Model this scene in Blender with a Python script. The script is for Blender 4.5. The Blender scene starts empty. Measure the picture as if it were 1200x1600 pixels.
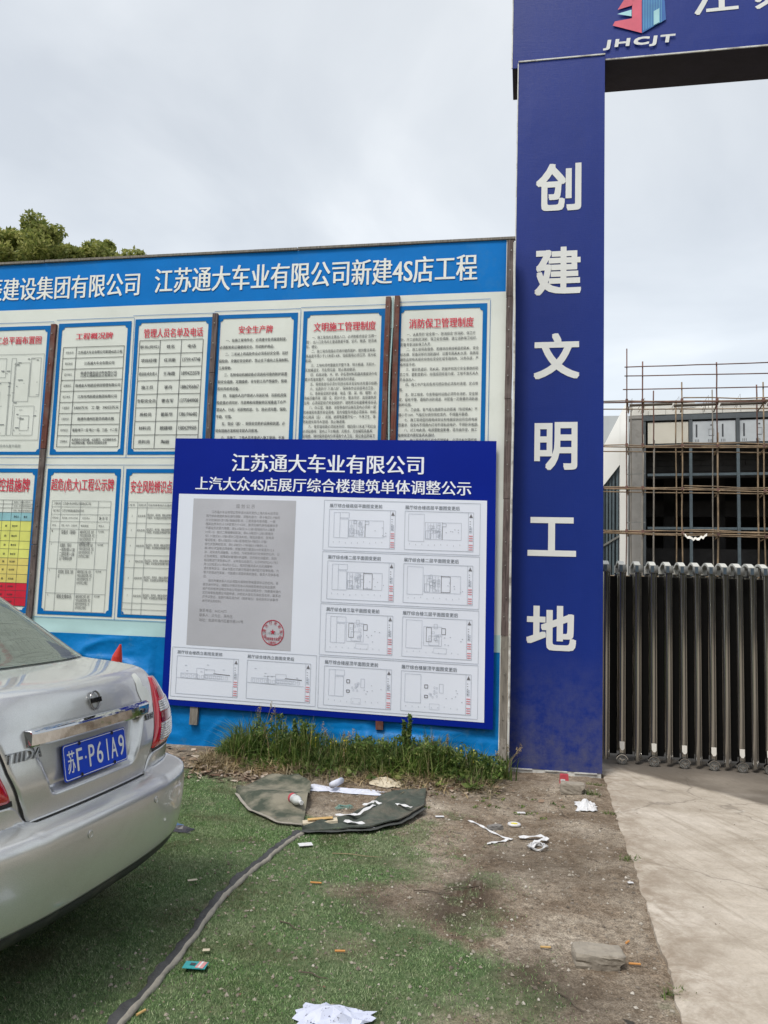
import bpy, bmesh, math, random
import numpy as np
from mathutils import Vector, Matrix
R = math.radians
S = bpy.context.scene
C = S.collection
rnd = random.Random(7)
rng = np.random.default_rng(11)

# ---------------------------------------------------------------- camera
cam = bpy.data.cameras.new('camera')
cam.sensor_fit = 'VERTICAL'; cam.sensor_height = 32.0; cam.lens = 32.0 * 1200 / 1600
cam.clip_start = .05; cam.clip_end = 2000
camo = bpy.data.objects.new('camera', cam); C.objects.link(camo)
_m = np.array([[.983, .013, -.181], [.178, .100, .979], [.031, -.995, .096]])
_up = np.array([390., -12500., 1200.]); _up /= np.linalg.norm(_up)
_x = np.array([6530., 92., -1200.]); _x -= _x.dot(_up) * _up; _x /= np.linalg.norm(_x)
_m = np.array([_x, np.cross(_up, _x), _up])
camo.matrix_world = Matrix(((_m[0][0], -_m[0][1], -_m[0][2], 0), (_m[1][0], -_m[1][1], -_m[1][2], 0),
                            (_m[2][0], -_m[2][1], -_m[2][2], 1.6), (0, 0, 0, 1)))
S.camera = camo

# ---------------------------------------------------------------- world: pale overcast sky
W = bpy.data.worlds.new('World'); S.world = W; W.use_nodes = True
nt = W.node_tree; N = nt.nodes; L = nt.links; N.clear()
wo = N.new('ShaderNodeOutputWorld'); bg = N.new('ShaderNodeBackground'); bg2 = N.new('ShaderNodeBackground')
add = N.new('ShaderNodeAddShader')
sky = N.new('ShaderNodeTexSky'); sky.sky_type = 'NISHITA'; sky.sun_disc = False
sky.sun_elevation = R(58); sky.sun_rotation = R(200); sky.dust_density = 3
bg2.inputs[1].default_value = .05
L.new(sky.outputs[0], bg2.inputs[0])
tc = N.new('ShaderNodeTexCoord'); sep = N.new('ShaderNodeSeparateXYZ'); L.new(tc.outputs['Generated'], sep.inputs[0])
def wmath(op, a, b=None):
    n = N.new('ShaderNodeMath'); n.operation = op
    for i, v in enumerate((a, b)):
        if v is None: continue
        if isinstance(v, (int, float)): n.inputs[i].default_value = v
        else: L.new(v, n.inputs[i])
    return n.outputs[0]
zz = wmath('ADD', wmath('MAXIMUM', sep.outputs[2], 0.0), .22)
comb = N.new('ShaderNodeCombineXYZ')
L.new(wmath('DIVIDE', sep.outputs[0], zz), comb.inputs[0]); L.new(wmath('DIVIDE', sep.outputs[1], zz), comb.inputs[1])
n1 = N.new('ShaderNodeTexNoise'); n1.inputs['Scale'].default_value = 1.5; n1.inputs['Detail'].default_value = 7
n1.inputs['Roughness'].default_value = .5; n1.inputs['Distortion'].default_value = .5
L.new(comb.outputs[0], n1.inputs['Vector'])
cr = N.new('ShaderNodeValToRGB'); e = cr.color_ramp.elements
e[0].position = .36; e[0].color = (.53, .54, .525, 1); e[1].position = .68; e[1].color = (.80, .80, .765, 1)
m_ = cr.color_ramp.elements.new(.52); m_.color = (.64, .648, .625, 1)
L.new(n1.outputs[0], cr.inputs[0])
mixh = N.new('ShaderNodeMixRGB'); mixh.inputs[2].default_value = (.75, .76, .74, 1)
rmp = N.new('ShaderNodeMapRange'); rmp.inputs[1].default_value = 0; rmp.inputs[2].default_value = .45
rmp.inputs[3].default_value = .62; rmp.inputs[4].default_value = 0
L.new(sep.outputs[2], rmp.inputs[0]); L.new(rmp.outputs[0], mixh.inputs[0]); L.new(cr.outputs[0], mixh.inputs[1])
L.new(mixh.outputs[0], bg.inputs[0]); bg.inputs[1].default_value = .69
L.new(bg.outputs[0], add.inputs[0]); L.new(bg2.outputs[0], add.inputs[1]); L.new(add.outputs[0], wo.inputs[0])

# ---------------------------------------------------------------- sun (veiled by the cloud)
sd = bpy.data.lights.new('sun', 'SUN'); sd.energy = 1.5; sd.angle = R(14); sd.color = (1, .955, .88)
so = bpy.data.objects.new('sun', sd); C.objects.link(so)
az, el = R(-115), R(58)      # direction towards the sun: in front of the boards, over the viewer's left shoulder
sv = Vector((math.cos(el) * math.cos(az), math.cos(el) * math.sin(az), math.sin(el)))
so.rotation_euler = sv.to_track_quat('Z', 'Y').to_euler(); so.location = (0, -10, 30)
sky.sun_rotation = math.atan2(sv.x, sv.y)
S.view_settings.view_transform = 'Standard'; S.view_settings.look = 'None'
S.view_settings.exposure = 0.60; S.view_settings.gamma = 1; S.view_settings.use_curve_mapping = False
S.cycles.max_bounces = 8

# ---------------------------------------------------------------- materials
def newmat(name):
    m = bpy.data.materials.new(name); m.use_nodes = True
    b = m.node_tree.nodes['Principled BSDF']
    return m, m.node_tree, b
def nnoise(t, scale, detail=4, vec=None, rough=.55, dist=0):
    n = t.nodes.new('ShaderNodeTexNoise'); n.inputs['Scale'].default_value = scale
    n.inputs['Detail'].default_value = detail; n.inputs['Roughness'].default_value = rough
    n.inputs['Distortion'].default_value = dist
    if vec is not None: t.links.new(vec, n.inputs['Vector'])
    return n.outputs[0]
def nramp(t, fac, stops):
    r = t.nodes.new('ShaderNodeValToRGB'); el = r.color_ramp.elements
    while len(el) < len(stops): el.new(.5)
    for q, (p, c) in zip(el, stops):
        q.position = p; q.color = (*c, 1) if len(c) == 3 else c
    t.links.new(fac, r.inputs[0]); return r.outputs[0]
def nmix(t, f, a, b, mode='MIX'):
    n = t.nodes.new('ShaderNodeMixRGB'); n.blend_type = mode
    for i, v in enumerate((f, a, b)):
        if isinstance(v, (int, float)): n.inputs[i].default_value = v if i == 0 else (v, v, v, 1)
        elif isinstance(v, tuple): n.inputs[i].default_value = (*v, 1)
        else: t.links.new(v, n.inputs[i])
    return n.outputs[0]
def nvec(t, scale=(1, 1, 1), kind='Object'):
    c = t.nodes.new('ShaderNodeTexCoord'); m = t.nodes.new('ShaderNodeMapping')
    m.inputs['Scale'].default_value = scale; t.links.new(c.outputs[kind], m.inputs[0]); return m.outputs[0]
def nbump(t, b, h, strength=.3, dist=.01):
    n = t.nodes.new('ShaderNodeBump'); n.inputs['Strength'].default_value = strength
    n.inputs['Distance'].default_value = dist; t.links.new(h, n.inputs['Height'])
    t.links.new(n.outputs[0], b.inputs['Normal'])
def M(name, col, rough=.6, metal=0., var=.12, scale=6., vscale=(1, 1, 1), bump=0., bscale=60., dirt=None, dirtamt=(.5, .75), coat=0, dscale=3, spec=.5, bd=.01):
    m, t, b = newmat(name)
    v = nvec(t, vscale)
    c = nramp(t, nnoise(t, scale, 5, v), [(.3, tuple(x * (1 - var) for x in col)), (.7, tuple(min(1, x * (1 + var)) for x in col))])
    if dirt:
        f = nramp(t, nnoise(t, dscale, 8, v, .65), [(dirtamt[0], (0, 0, 0)), (dirtamt[1], (1, 1, 1))])
        c = nmix(t, f, c, dirt)
    t.links.new(c, b.inputs['Base Color'])
    b.inputs['Roughness'].default_value = rough; b.inputs['Metallic'].default_value = metal
    b.inputs['Specular IOR Level'].default_value = spec
    if coat: b.inputs['Coat Weight'].default_value = coat; b.inputs['Coat Roughness'].default_value = .06
    if bump: nbump(t, b, nnoise(t, bscale, 4, v), bump, bd)
    return m
def timber(name, col, dark):
    m, t, b = newmat(name)
    v = nvec(t, (14, 14, .8)); v2 = nvec(t, (2, 2, 2))
    g = nnoise(t, 6, 6, v, .6, .6)
    c = nramp(t, g, [(.3, dark), (.62, col)])
    c = nmix(t, nramp(t, nnoise(t, 3, 5, v2), [(.5, (0, 0, 0)), (.75, (.6, .6, .6))]), c, (.20, .18, .165))
    t.links.new(c, b.inputs['Base Color']); b.inputs['Roughness'].default_value = .85
    nbump(t, b, g, .5, .004); return m
BLUE = (.0, .135, .46)
mt = {}
mt['banner_blue'] = M('banner_blue', (.001, .17, .55), .5, spec=.12, var=.07, scale=2.5, bump=.12, bscale=7, bd=.02, dirt=(.04, .20, .46), dirtamt=(.55, .9))
mt['banner_white'] = M('banner_white', (.70, .735, .695), .5, spec=.2, var=.05, scale=1.6, bump=.12, bscale=6, bd=.02, dirt=(.62, .65, .60), dirtamt=(.5, .9))
mt['banner_pale'] = M('banner_pale', (.42, .62, .64), .5, spec=.2, var=.06, scale=2, bump=.12, bscale=6, bd=.02)
mt['tarp_blue'] = M('tarp_blue', (.001, .165, .47), .42, spec=.2, var=.16, scale=3, bump=.35, bscale=5, bd=.05, dirt=(.10, .24, .33), dirtamt=(.58, .85), dscale=5)
mt['print_white'] = M('print_white', (.78, .80, .76), .6, var=.05)
mt['print_blue'] = M('print_blue', (.001, .14, .43), .5, spec=.15, var=.06)
mt['print_red'] = M('print_red', (.60, .02, .06), .55, var=.06)
mt['print_black'] = M('print_black', (.05, .055, .065), .6)
mt['print_grey'] = M('print_grey', (.20, .22, .23), .6)
mt['print_yellow'] = M('print_yellow', (.70, .72, .18), .55)
mt['print_gold'] = M('print_gold', (.68, .58, .16), .55)
mt['print_cyan'] = M('print_cyan', (.26, .50, .56), .55)
mt['print_crimson'] = M('print_crimson', (.58, .006, .035), .55)
mt['timber_red'] = timber('timber_red', (.16, .05, .035), (.055, .018, .013))
mt['timber_grey'] = timber('timber_grey', (.14, .105, .10), (.035, .024, .024))
mt['timber_pale'] = timber('timber_pale', (.24, .22, .19), (.09, .08, .07))
mt['poster_blue'] = M('poster_blue', (.0008, .014, .255), .45, spec=.14, var=.06, scale=1.5, bump=.05, bscale=3, bd=.02)
mt['poster_white'] = M('poster_white', (.74, .79, .90), .5, var=.03, scale=1.2)
mt['poster_paper'] = M('poster_paper', (.47, .48, .53), .5, var=.12, scale=.9)
mt['poster_ink'] = M('poster_ink', (.09, .11, .14), .5)
mt['poster_line'] = M('poster_line', (.47, .51, .58), .5)
mt['poster_faint'] = M('poster_faint', (.17, .17, .19), .5)
mt['poster_grey'] = M('poster_grey', (.31, .31, .33), .5)
mt['poster_print'] = M('poster_print', (.82, .86, .95), .4, var=.02)
mt['poster_pink'] = M('poster_pink', (.70, .28, .33), .5)
mt['stamp_red'] = M('stamp_red', (.42, .02, .05), .5)
mt['nail'] = M('nail', (.30, .29, .27), .4, .8)
def gateblue():
    m, t, b = newmat('gate_blue')
    v = nvec(t); v3 = nvec(t, (1, 1, .25)); w = nvec(t, (26, 26, .8)); ww = nvec(t, (.8, .8, 26))
    c = nramp(t, nnoise(t, 1.4, 6, v3), [(.3, (.003, .020, .180)), (.7, (.005, .026, .225))])
    # weathered film: paler mottled dust low down, scuffs
    sx = t.nodes.new('ShaderNodeSeparateXYZ'); t.links.new(nvec(t), sx.inputs[0])
    mr = t.nodes.new('ShaderNodeMapRange'); mr.inputs[1].default_value = 1.1; mr.inputs[2].default_value = 0.0
    t.links.new(sx.outputs[2], mr.inputs[0])
    d = nmix(t, 1.0, nramp(t, nnoise(t, 7, 8, v, .7), [(.34, (0, 0, 0)), (.72, (.8, .8, .8))]), mr.outputs[0], 'MULTIPLY')
    c = nmix(t, d, c, (.13, .13, .15))
    s = nramp(t, nnoise(t, 3.2, 9, nvec(t, (1, 1, 4)), .8, 2.), [(.70, (0, 0, 0)), (.76, (.5, .5, .5))])
    c = nmix(t, s, c, (.12, .13, .28))
    t.links.new(c, b.inputs['Base Color']); b.inputs['Roughness'].default_value = .42; b.inputs['Specular IOR Level'].default_value = .30
    h = nmix(t, .5, nnoise(t, 12, 3, w), nnoise(t, 12, 3, ww)); h = nmix(t, .35, h, nnoise(t, 2.2, 4, v))
    nbump(t, b, h, .28, .014); return m
mt['gate_blue'] = gateblue()
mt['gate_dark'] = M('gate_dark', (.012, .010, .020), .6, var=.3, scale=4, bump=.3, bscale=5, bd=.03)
mt['gate_letter'] = M('gate_letter', (.70, .72, .71), .5, var=.06, scale=2)
mt['logo_red'] = M('logo_red', (.62, .10, .16), .5); mt['logo_blue'] = M('logo_blue', (.02, .13, .42), .5)
mt['logo_stripe'] = M('logo_stripe', (.10, .35, .55), .5); mt['logo_pale'] = M('logo_pale', (.35, .62, .68), .5)
mt['edge_white'] = M('edge_white', (.62, .63, .61), .6, dirt=(.2, .18, .16), dirtamt=(.5, .7), dscale=8)
def steel():
    m, t, b = newmat('dark_steel')
    v = nvec(t, (1, 1, .15))
    c = nramp(t, nnoise(t, 10, 4, v), [(.3, (.27, .26, .24)), (.7, (.38, .365, .335))])
    t.links.new(c, b.inputs['Base Color']); b.inputs['Metallic'].default_value = .9
    t.links.new(nramp(t, nnoise(t, 20, 5, v), [(.3, (.08,) * 3), (.7, (.17,) * 3)]), b.inputs['Roughness']); return m
mt['steel'] = steel()
mt['steel_black'] = M('steel_black', (.006, .006, .006), .6, spec=.1)
mt['cap_pale'] = M('cap_pale', (.52, .52, .48), .5, var=.1, scale=12)
mt['cap_grey'] = M('cap_grey', (.20, .205, .195), .5, var=.15, scale=12)
mt['cap_blue'] = M('cap_blue', (.05, .075, .10), .4)
mt['chrome'] = M('chrome', (.62, .62, .62), .16, 1., var=.04)
mt['tag_white'] = M('tag_white', (.80, .78, .72), .5)
mt['rubber'] = M('rubber', (.03, .03, .03), .7)
mt['bamboo'] = M('bamboo', (.21, .15, .09), .65, var=.5, scale=3, vscale=(1, 1, 1))
mt['pipe_rust'] = M('pipe_rust', (.13, .065, .05), .7, var=.4, scale=3)
mt['pipe_grey'] = M('pipe_grey', (.22, .20, .17), .6, var=.25, scale=3)
mt['concrete_col'] = M('concrete_col', (.27, .265, .25), .85, var=.15, scale=2, bump=.3, bscale=14, dirt=(.16, .15, .14), dirtamt=(.55, .8))
mt['plaster'] = M('plaster', (.86, .87, .84), .8, var=.05, scale=.6)
mt['grey_wall'] = M('grey_wall', (.44, .47, .48), .85, var=.06, scale=2, vscale=(1, 1, .2))
mt['frame_grey'] = M('frame_grey', (.085, .10, .11), .5, var=.1)
mt['frame_blue'] = M('frame_blue', (.10, .135, .155), .45, var=.12)
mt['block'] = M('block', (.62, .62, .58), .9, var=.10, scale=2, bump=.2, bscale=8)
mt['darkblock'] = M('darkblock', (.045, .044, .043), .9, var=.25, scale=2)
mt['dark'] = M('dark_interior', (.012, .012, .013), .9)
mt['film_panel'] = M('film_panel', (.50, .54, .57), .4, var=.05)
mt['cream_sheet'] = M('cream_sheet', (.62, .60, .52), .6, var=.05, scale=2, bump=.4, bscale=1.5, bd=.05)
mt['bark'] = M('bark', (.10, .08, .06), .9, var=.3, bump=.5, bscale=12)
def leafmat(name, cols, tr=.3, scale=.9):
    m, t, b = newmat(name)
    g = t.nodes.new('ShaderNodeNewGeometry')
    c1 = nramp(t, g.outputs['Random Per Island'], [(0, cols[0]), (.5, cols[1]), (1, cols[2])])
    c2 = nramp(t, nnoise(t, scale, 3, nvec(t)), [(.38, (.55, .6, .6)), (.62, (1.2, 1.15, 1.))])
    t.links.new(nmix(t, 1, c1, c2, 'MULTIPLY'), b.inputs['Base Color'])
    b.inputs['Roughness'].default_value = .6; b.inputs['Specular IOR Level'].default_value = .3
    if tr:
        x = t.nodes.new('ShaderNodeBsdfTranslucent'); a = t.nodes.new('ShaderNodeMixShader'); a.inputs[0].default_value = tr
        t.links.new(c1, x.inputs[0]); o = t.nodes['Material Output']
        t.links.new(b.outputs[0], a.inputs[1]); t.links.new(x.outputs[0], a.inputs[2]); t.links.new(a.outputs[0], o.inputs[0])
    return m
mt['leaves'] = leafmat('tree_leaves', [(.16, .21, .055), (.30, .33, .09), (.45, .45, .17)], .45)
mt['weed'] = leafmat('weed_leaves', [(.065, .13, .032), (.14, .225, .055), (.30, .34, .13)], .35, 4)
mt['straw'] = leafmat('straw', [(.20, .15, .09), (.34, .27, .17), (.48, .40, .27)], .1, 4)
mt['flower'] = M('flower', (.65, .55, .03), .6)

# ---------------------------------------------------------------- mesh helpers
class MB:
    """collects boxes, tubes, polygons; build() links them as ONE mesh object"""
    def __init__(s): s.v = []; s.f = []; s.m = []; s.cur = 0
    def add(s, vs, fs):
        o = len(s.v); s.v += [tuple(map(float, p)) for p in vs]
        for f in fs: s.f.append(tuple(i + o for i in f)); s.m.append(s.cur)
        return s
    def box(s, a, b, taper=0):
        x0, y0, z0 = a; x1, y1, z1 = b; t = taper
        return s.add([(x0, y0, z0), (x1, y0, z0), (x1, y1, z0), (x0, y1, z0), (x0 + t, y0 + t, z1), (x1 - t, y0 + t, z1), (x1 - t, y1 - t, z1), (x0 + t, y1 - t, z1)],
              [(3, 2, 1, 0), (4, 5, 6, 7), (0, 1, 5, 4), (1, 2, 6, 5), (2, 3, 7, 6), (3, 0, 4, 7)])
    def tube(s, pts, r, n=8, cap=True):
        pts = [Vector(p) for p in pts]; k = len(pts); rs = r if isinstance(r, (list, tuple)) else [r] * k
        vs = []; prev = None
        for i, p in enumerate(pts):
            d = (pts[min(i + 1, k - 1)] - pts[max(i - 1, 0)]).normalized()
            if prev is None:
                u = d.orthogonal().normalized()
            else:
                u = (prev - d * prev.dot(d)); u = u.normalized() if u.length > 1e-6 else d.orthogonal().normalized()
            prev = u; w = d.cross(u)
            vs += [p + (u * math.cos(2 * math.pi * j / n) + w * math.sin(2 * math.pi * j / n)) * rs[i] for j in range(n)]
        fs = [(i * n + j, i * n + (j + 1) % n, (i + 1) * n + (j + 1) % n, (i + 1) * n + j) for i in range(k - 1) for j in range(n)]
        if cap: fs += [tuple(range(n - 1, -1, -1)), tuple((k - 1) * n + j for j in range(n))]
        return s.add(vs, fs)
    def bar(s, a, b, w, h):      # rectangular bar from a to b
        a = Vector(a); b = Vector(b); d = (b - a).normalized(); u = d.cross(Vector((0, 0, 1)))
        u = u.normalized() if u.length > 1e-4 else Vector((1, 0, 0)); x = d.cross(u)
        vs = [q + u * i * w / 2 + x * j * h / 2 for q in (a, b) for i, j in ((-1, -1), (1, -1), (1, 1), (-1, 1))]
        return s.add(vs, [(0, 1, 2, 3), (7, 6, 5, 4), (0, 4, 5, 1), (1, 5, 6, 2), (2, 6, 7, 3), (3, 7, 4, 0)])
    def prism(s, poly, fn, d0, d1):   # poly of 2-D points, fn(u, v, depth) -> point
        n = len(poly)
        return s.add([fn(u, v, d0) for u, v in poly] + [fn(u, v, d1) for u, v in poly],
                     [tuple(range(n)), tuple(range(2 * n - 1, n - 1, -1))] + [(i, n + i, n + (i + 1) % n, (i + 1) % n) for i in range(n)])
    def build(s, name, mat, parent=None, **k):
        if not s.v: return None
        return link(name, s.v, s.f, mat, parent, mi=s.m if any(s.m) else None, **k)
def worldloc(o):
    p = Vector((0, 0, 0))
    while o is not None: p += o.location; o = o.parent
    return p
def link(name, v, f, mat, parent=None, local=False, smooth=False, mi=None, base=None, bevel=0):
    """one mesh object; coordinates are world coordinates unless local"""
    v = np.asarray(v, dtype=float)
    me = bpy.data.meshes.new(name)
    off = np.zeros(3)
    if not local:
        if parent is not None: off = np.array(worldloc(parent))
        elif base is not None: off = np.array(base, dtype=float)
        else:
            off = np.array([(v[:, 0].min() + v[:, 0].max()) / 2, (v[:, 1].min() + v[:, 1].max()) / 2, v[:, 2].min()])
    me.from_pydata((v - off).tolist(), [], [tuple(x) for x in f]); me.update()
    for m in (mat if isinstance(mat, (list, tuple)) else [mat]): me.materials.append(m)
    if mi: me.polygons.foreach_set('material_index', mi)
    if smooth: me.polygons.foreach_set('use_smooth', [True] * len(me.polygons))
    o = bpy.data.objects.new(name, me); C.objects.link(o)
    if parent is not None: o.parent = parent
    elif not local: o.location = off
    if bevel:
        b = o.modifiers.new('bevel', 'BEVEL'); b.width = bevel; b.segments = 2; b.limit_method = 'ANGLE'
    return o
def tag(o, label=None, cat=None, group=None, kind=None):
    if label: o['label'] = label
    if cat: o['category'] = cat
    if group: o['group'] = group
    if kind: o['kind'] = kind
    return o
def thing(name, label, cat, loc, group=None, rz=0):
    o = bpy.data.objects.new(name, None); C.objects.link(o); o.location = loc; o.rotation_euler = (0, 0, rz)
    o.empty_display_size = .2
    return tag(o, label, cat, group)
def copy_tree(o, parent=None):
    c = o.copy(); C.objects.link(c); c.parent = parent
    for ch in list(o.children): copy_tree(ch, c)
    return c
def vn(x, y, seed=0):
    """smooth value noise, vectorised, 0..1"""
    x = np.asarray(x, float); y = np.asarray(y, float)
    xi = np.floor(x).astype(np.int64); yi = np.floor(y).astype(np.int64); fx = x - xi; fy = y - yi
    fx = fx * fx * (3 - 2 * fx); fy = fy * fy * (3 - 2 * fy)
    def h(a, b):
        q = (a * 374761393 + b * 668265263 + seed * 974634777) & 0xffffffff
        q = ((q ^ (q >> 13)) * 1274126177) & 0xffffffff
        return ((q ^ (q >> 16)) & 0xffff) / 65535.
    return (h(xi, yi) * (1 - fx) + h(xi + 1, yi) * fx) * (1 - fy) + (h(xi, yi + 1) * (1 - fx) + h(xi + 1, yi + 1) * fx) * fy
def fbm(x, y, seed=0, o=4):
    a = 0; w = 1; t = 0
    for k in range(o): a = a + w * vn(x * 2 ** k, y * 2 ** k, seed + k); t += w; w *= .5
    return a / t
_tc = {}
def glyphs(body, bold=0., spacing=1., line=1., sx=1.):
    """text outlines as (Nx2 array, faces), fitted to 0..1 both ways"""
    key = (body, bold, spacing, line)
    if key in _tc: return _tc[key]
    c = bpy.data.curves.new('t', 'FONT'); c.body = body; c.resolution_u = 1 if len(body) > 24 else 3; c.offset = bold
    c.space_character = spacing; c.space_line = line
    o = bpy.data.objects.new('t', c); C.objects.link(o)
    bpy.context.view_layer.update()
    dg = bpy.context.evaluated_depsgraph_get()
    me = bpy.data.meshes.new_from_object(o.evaluated_get(dg))
    n = len(me.vertices); a = np.zeros(n * 3); me.vertices.foreach_get('co', a); a = a.reshape(-1, 3)[:, :2]
    fs = [tuple(p.vertices) for p in me.polygons]
    bpy.data.objects.remove(o); bpy.data.curves.remove(c); bpy.data.meshes.remove(me)
    mn = a.min(0); mx = a.max(0)
    _tc[key] = ((a - mn) / np.maximum(mx - mn, 1e-6), fs)
    return _tc[key]
DIRS = [(0, 0), (1, 0), (-1, 0), (0, 1), (0, -1), (1, 1), (-1, 1), (1, -1), (-1, -1)]
def bolded(body, bold, wd, ht, **k):
    """glyph outlines; heavier weights are overlaid shifted copies. bold is in em"""
    g, fs = glyphs(body, 0, **k)
    ln = body.split('\n'); em_x = wd / max(len(q) for q in ln) ; em_y = ht / (1 + (len(ln) - 1) * 1.0)
    d = DIRS[:1] if bold < .004 else DIRS[:3] if bold < .025 else DIRS
    out = []; F_ = []
    for i, (dx, dy) in enumerate(d):
        # shrink the box so that the heavier text keeps its overall size
        bx, by = min(.3, bold * em_x / wd), min(.3, bold * em_y / ht)
        p = g * (1 - 2 * np.array([bx, by])) + np.array([bx, by]) * (1 + np.array([dx, dy]))
        out.append((p, i)); F_ += [tuple(q + i * len(g) for q in f) for f in fs]
    return np.concatenate([p for p, i in out]), np.concatenate([np.full(len(p), i) for p, i in out]), F_
def textmesh(body, x0, x1, z0, z1, fn, bold=0., **k):
    """fn maps arrays (x, z) to (x, y, z); copies of heavy text are stacked 0.2 mm apart"""
    p, i, fs = bolded(body, bold, x1 - x0, z1 - z0, **k)
    r = np.array(np.broadcast_arrays(*fn(x0 + (x1 - x0) * p[:, 0], z0 + (z1 - z0) * p[:, 1]))).T.astype(float)
    r[:, 1] -= i * .00022
    return r.tolist(), fs

# ================================================================ GROUND
TB = ([2.0, 2.6, 3.1, 3.45, 3.6, 3.75, 4.1, 4.6, 5.3, 5.65, 5.9, 6.2, 6.5], [.05, .0, .0, .1, -.1, -.55, -.72, -.55, -.72, -.75, -2.1, -2.4, -3.0])
def turfmask(x, y):
    """1 on the artificial turf, 0 on bare dirt; ragged edge"""
    x = np.asarray(x, float); y = np.asarray(y, float)
    xb = np.interp(y, *TB)
    d = xb - x + (fbm(x * 3.2, y * 3.2, 3) - .5) * .9
    m = np.clip(d / .60 + .45, 0, 1)
    m = np.maximum(m, .38 * np.clip((fbm(x * 4.5, y * 4.5, 15) - .55) / .12, 0, 1) * np.clip((xb + .75 - x) / .3, 0, 1))
    hole = np.clip((np.hypot((x + 1.15) / .62, (y - 5.75) / .52) - .85) / .2, 0, 1)      # bare ground where the corner is turned back
    m = m * hole * np.clip((6.25 - y + (fbm(x * 4, y * 4, 9) - .5) * .5) / .25, 0, 1)
    for cx, cy, r, k in ((-.62, 4.05, .20, .8), (-.98, 4.1, .16, .6), (-1.5, 3.75, .07, .7), (-.75, 3.45, .28, .5), (-1.85, 3.45, .25, .45), (-.15, 3.0, .25, .6), (-2.1, 5.3, .25, .35)):
        m = m * (1 - k * np.exp(-((x - cx) ** 2 + (y - cy) ** 2) / r ** 2))
    m = m * np.clip(.55 + 1.5 * (fbm(x * 5, y * 5, 21) - .15), 0, 1)
    return np.clip(m, 0, 1)
def gh(x, y):
    """height of the dirt"""
    x = np.asarray(x, float); y = np.asarray(y, float)
    near = np.clip((9 - np.abs(y)) / 1.5, 0, 1) * np.clip((9 + x) / 1.5, 0, 1) * np.clip((.8 - x) / .3, 0, 1)
    h = (fbm(x * 1.3, y * 1.3, 5) - .5) * .05 + (fbm(x * 9, y * 9, 6) - .5) * .022 * (1 - .6 * turfmask(x, y))
    h = h + .07 * np.exp(-((y - 6.75) / .38) ** 2) * np.clip((-x) / .5, 0.1, 1)
    return h * near
ex = lambda a: np.array(a, float)
gx = np.concatenate([ex([-300, -120, -60, -30, -18, -12, -9, -7.5]), np.arange(-6.2, .95, .03), ex([1.2, 2, 4, 8, 14, 30, 60, 120, 300])])
gy = np.concatenate([ex([-120, -40, -15, -6, -2, 0, 1]), np.arange(1.6, 7.9, .03), ex([8.2, 9, 11, 14, 20, 30, 50, 100, 300, 900])])
GX, GY = np.meshgrid(gx, gy); Z = gh(GX, GY)
nx, ny = len(gx), len(gy)
idx = np.arange(nx * ny).reshape(ny, nx)
fs = np.stack([idx[:-1, :-1], idx[:-1, 1:], idx[1:, 1:], idx[1:, :-1]], -1).reshape(-1, 4)
def damp(x, y):
    d = np.zeros_like(x)
    for cx, cy, r, k in ((-.32, 4.0, .17, 1.), (-.27, 4.32, .13, .8), (-.75, 4.0, .25, .6), (.25, 3.25, .28, .45), (.3, 4.9, .5, .35), (-.1, 4.7, .3, .3), (-.6, 3.0, .2, .4),
                        (-2.9, 6.5, .6, .5), (-1.6, 5.75, .4, .35), (-.3, 6.6, .5, .3), (-2.2, 3.2, .5, .55), (.05, 3.4, .2, .5)):
        d = d + k * np.exp(-(((x - cx) / r) ** 2 + ((y - cy) / (r * 1.2)) ** 2))
    return np.clip(d * (.5 + fbm(x * 7, y * 7, 31)), 0, 1)
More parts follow.
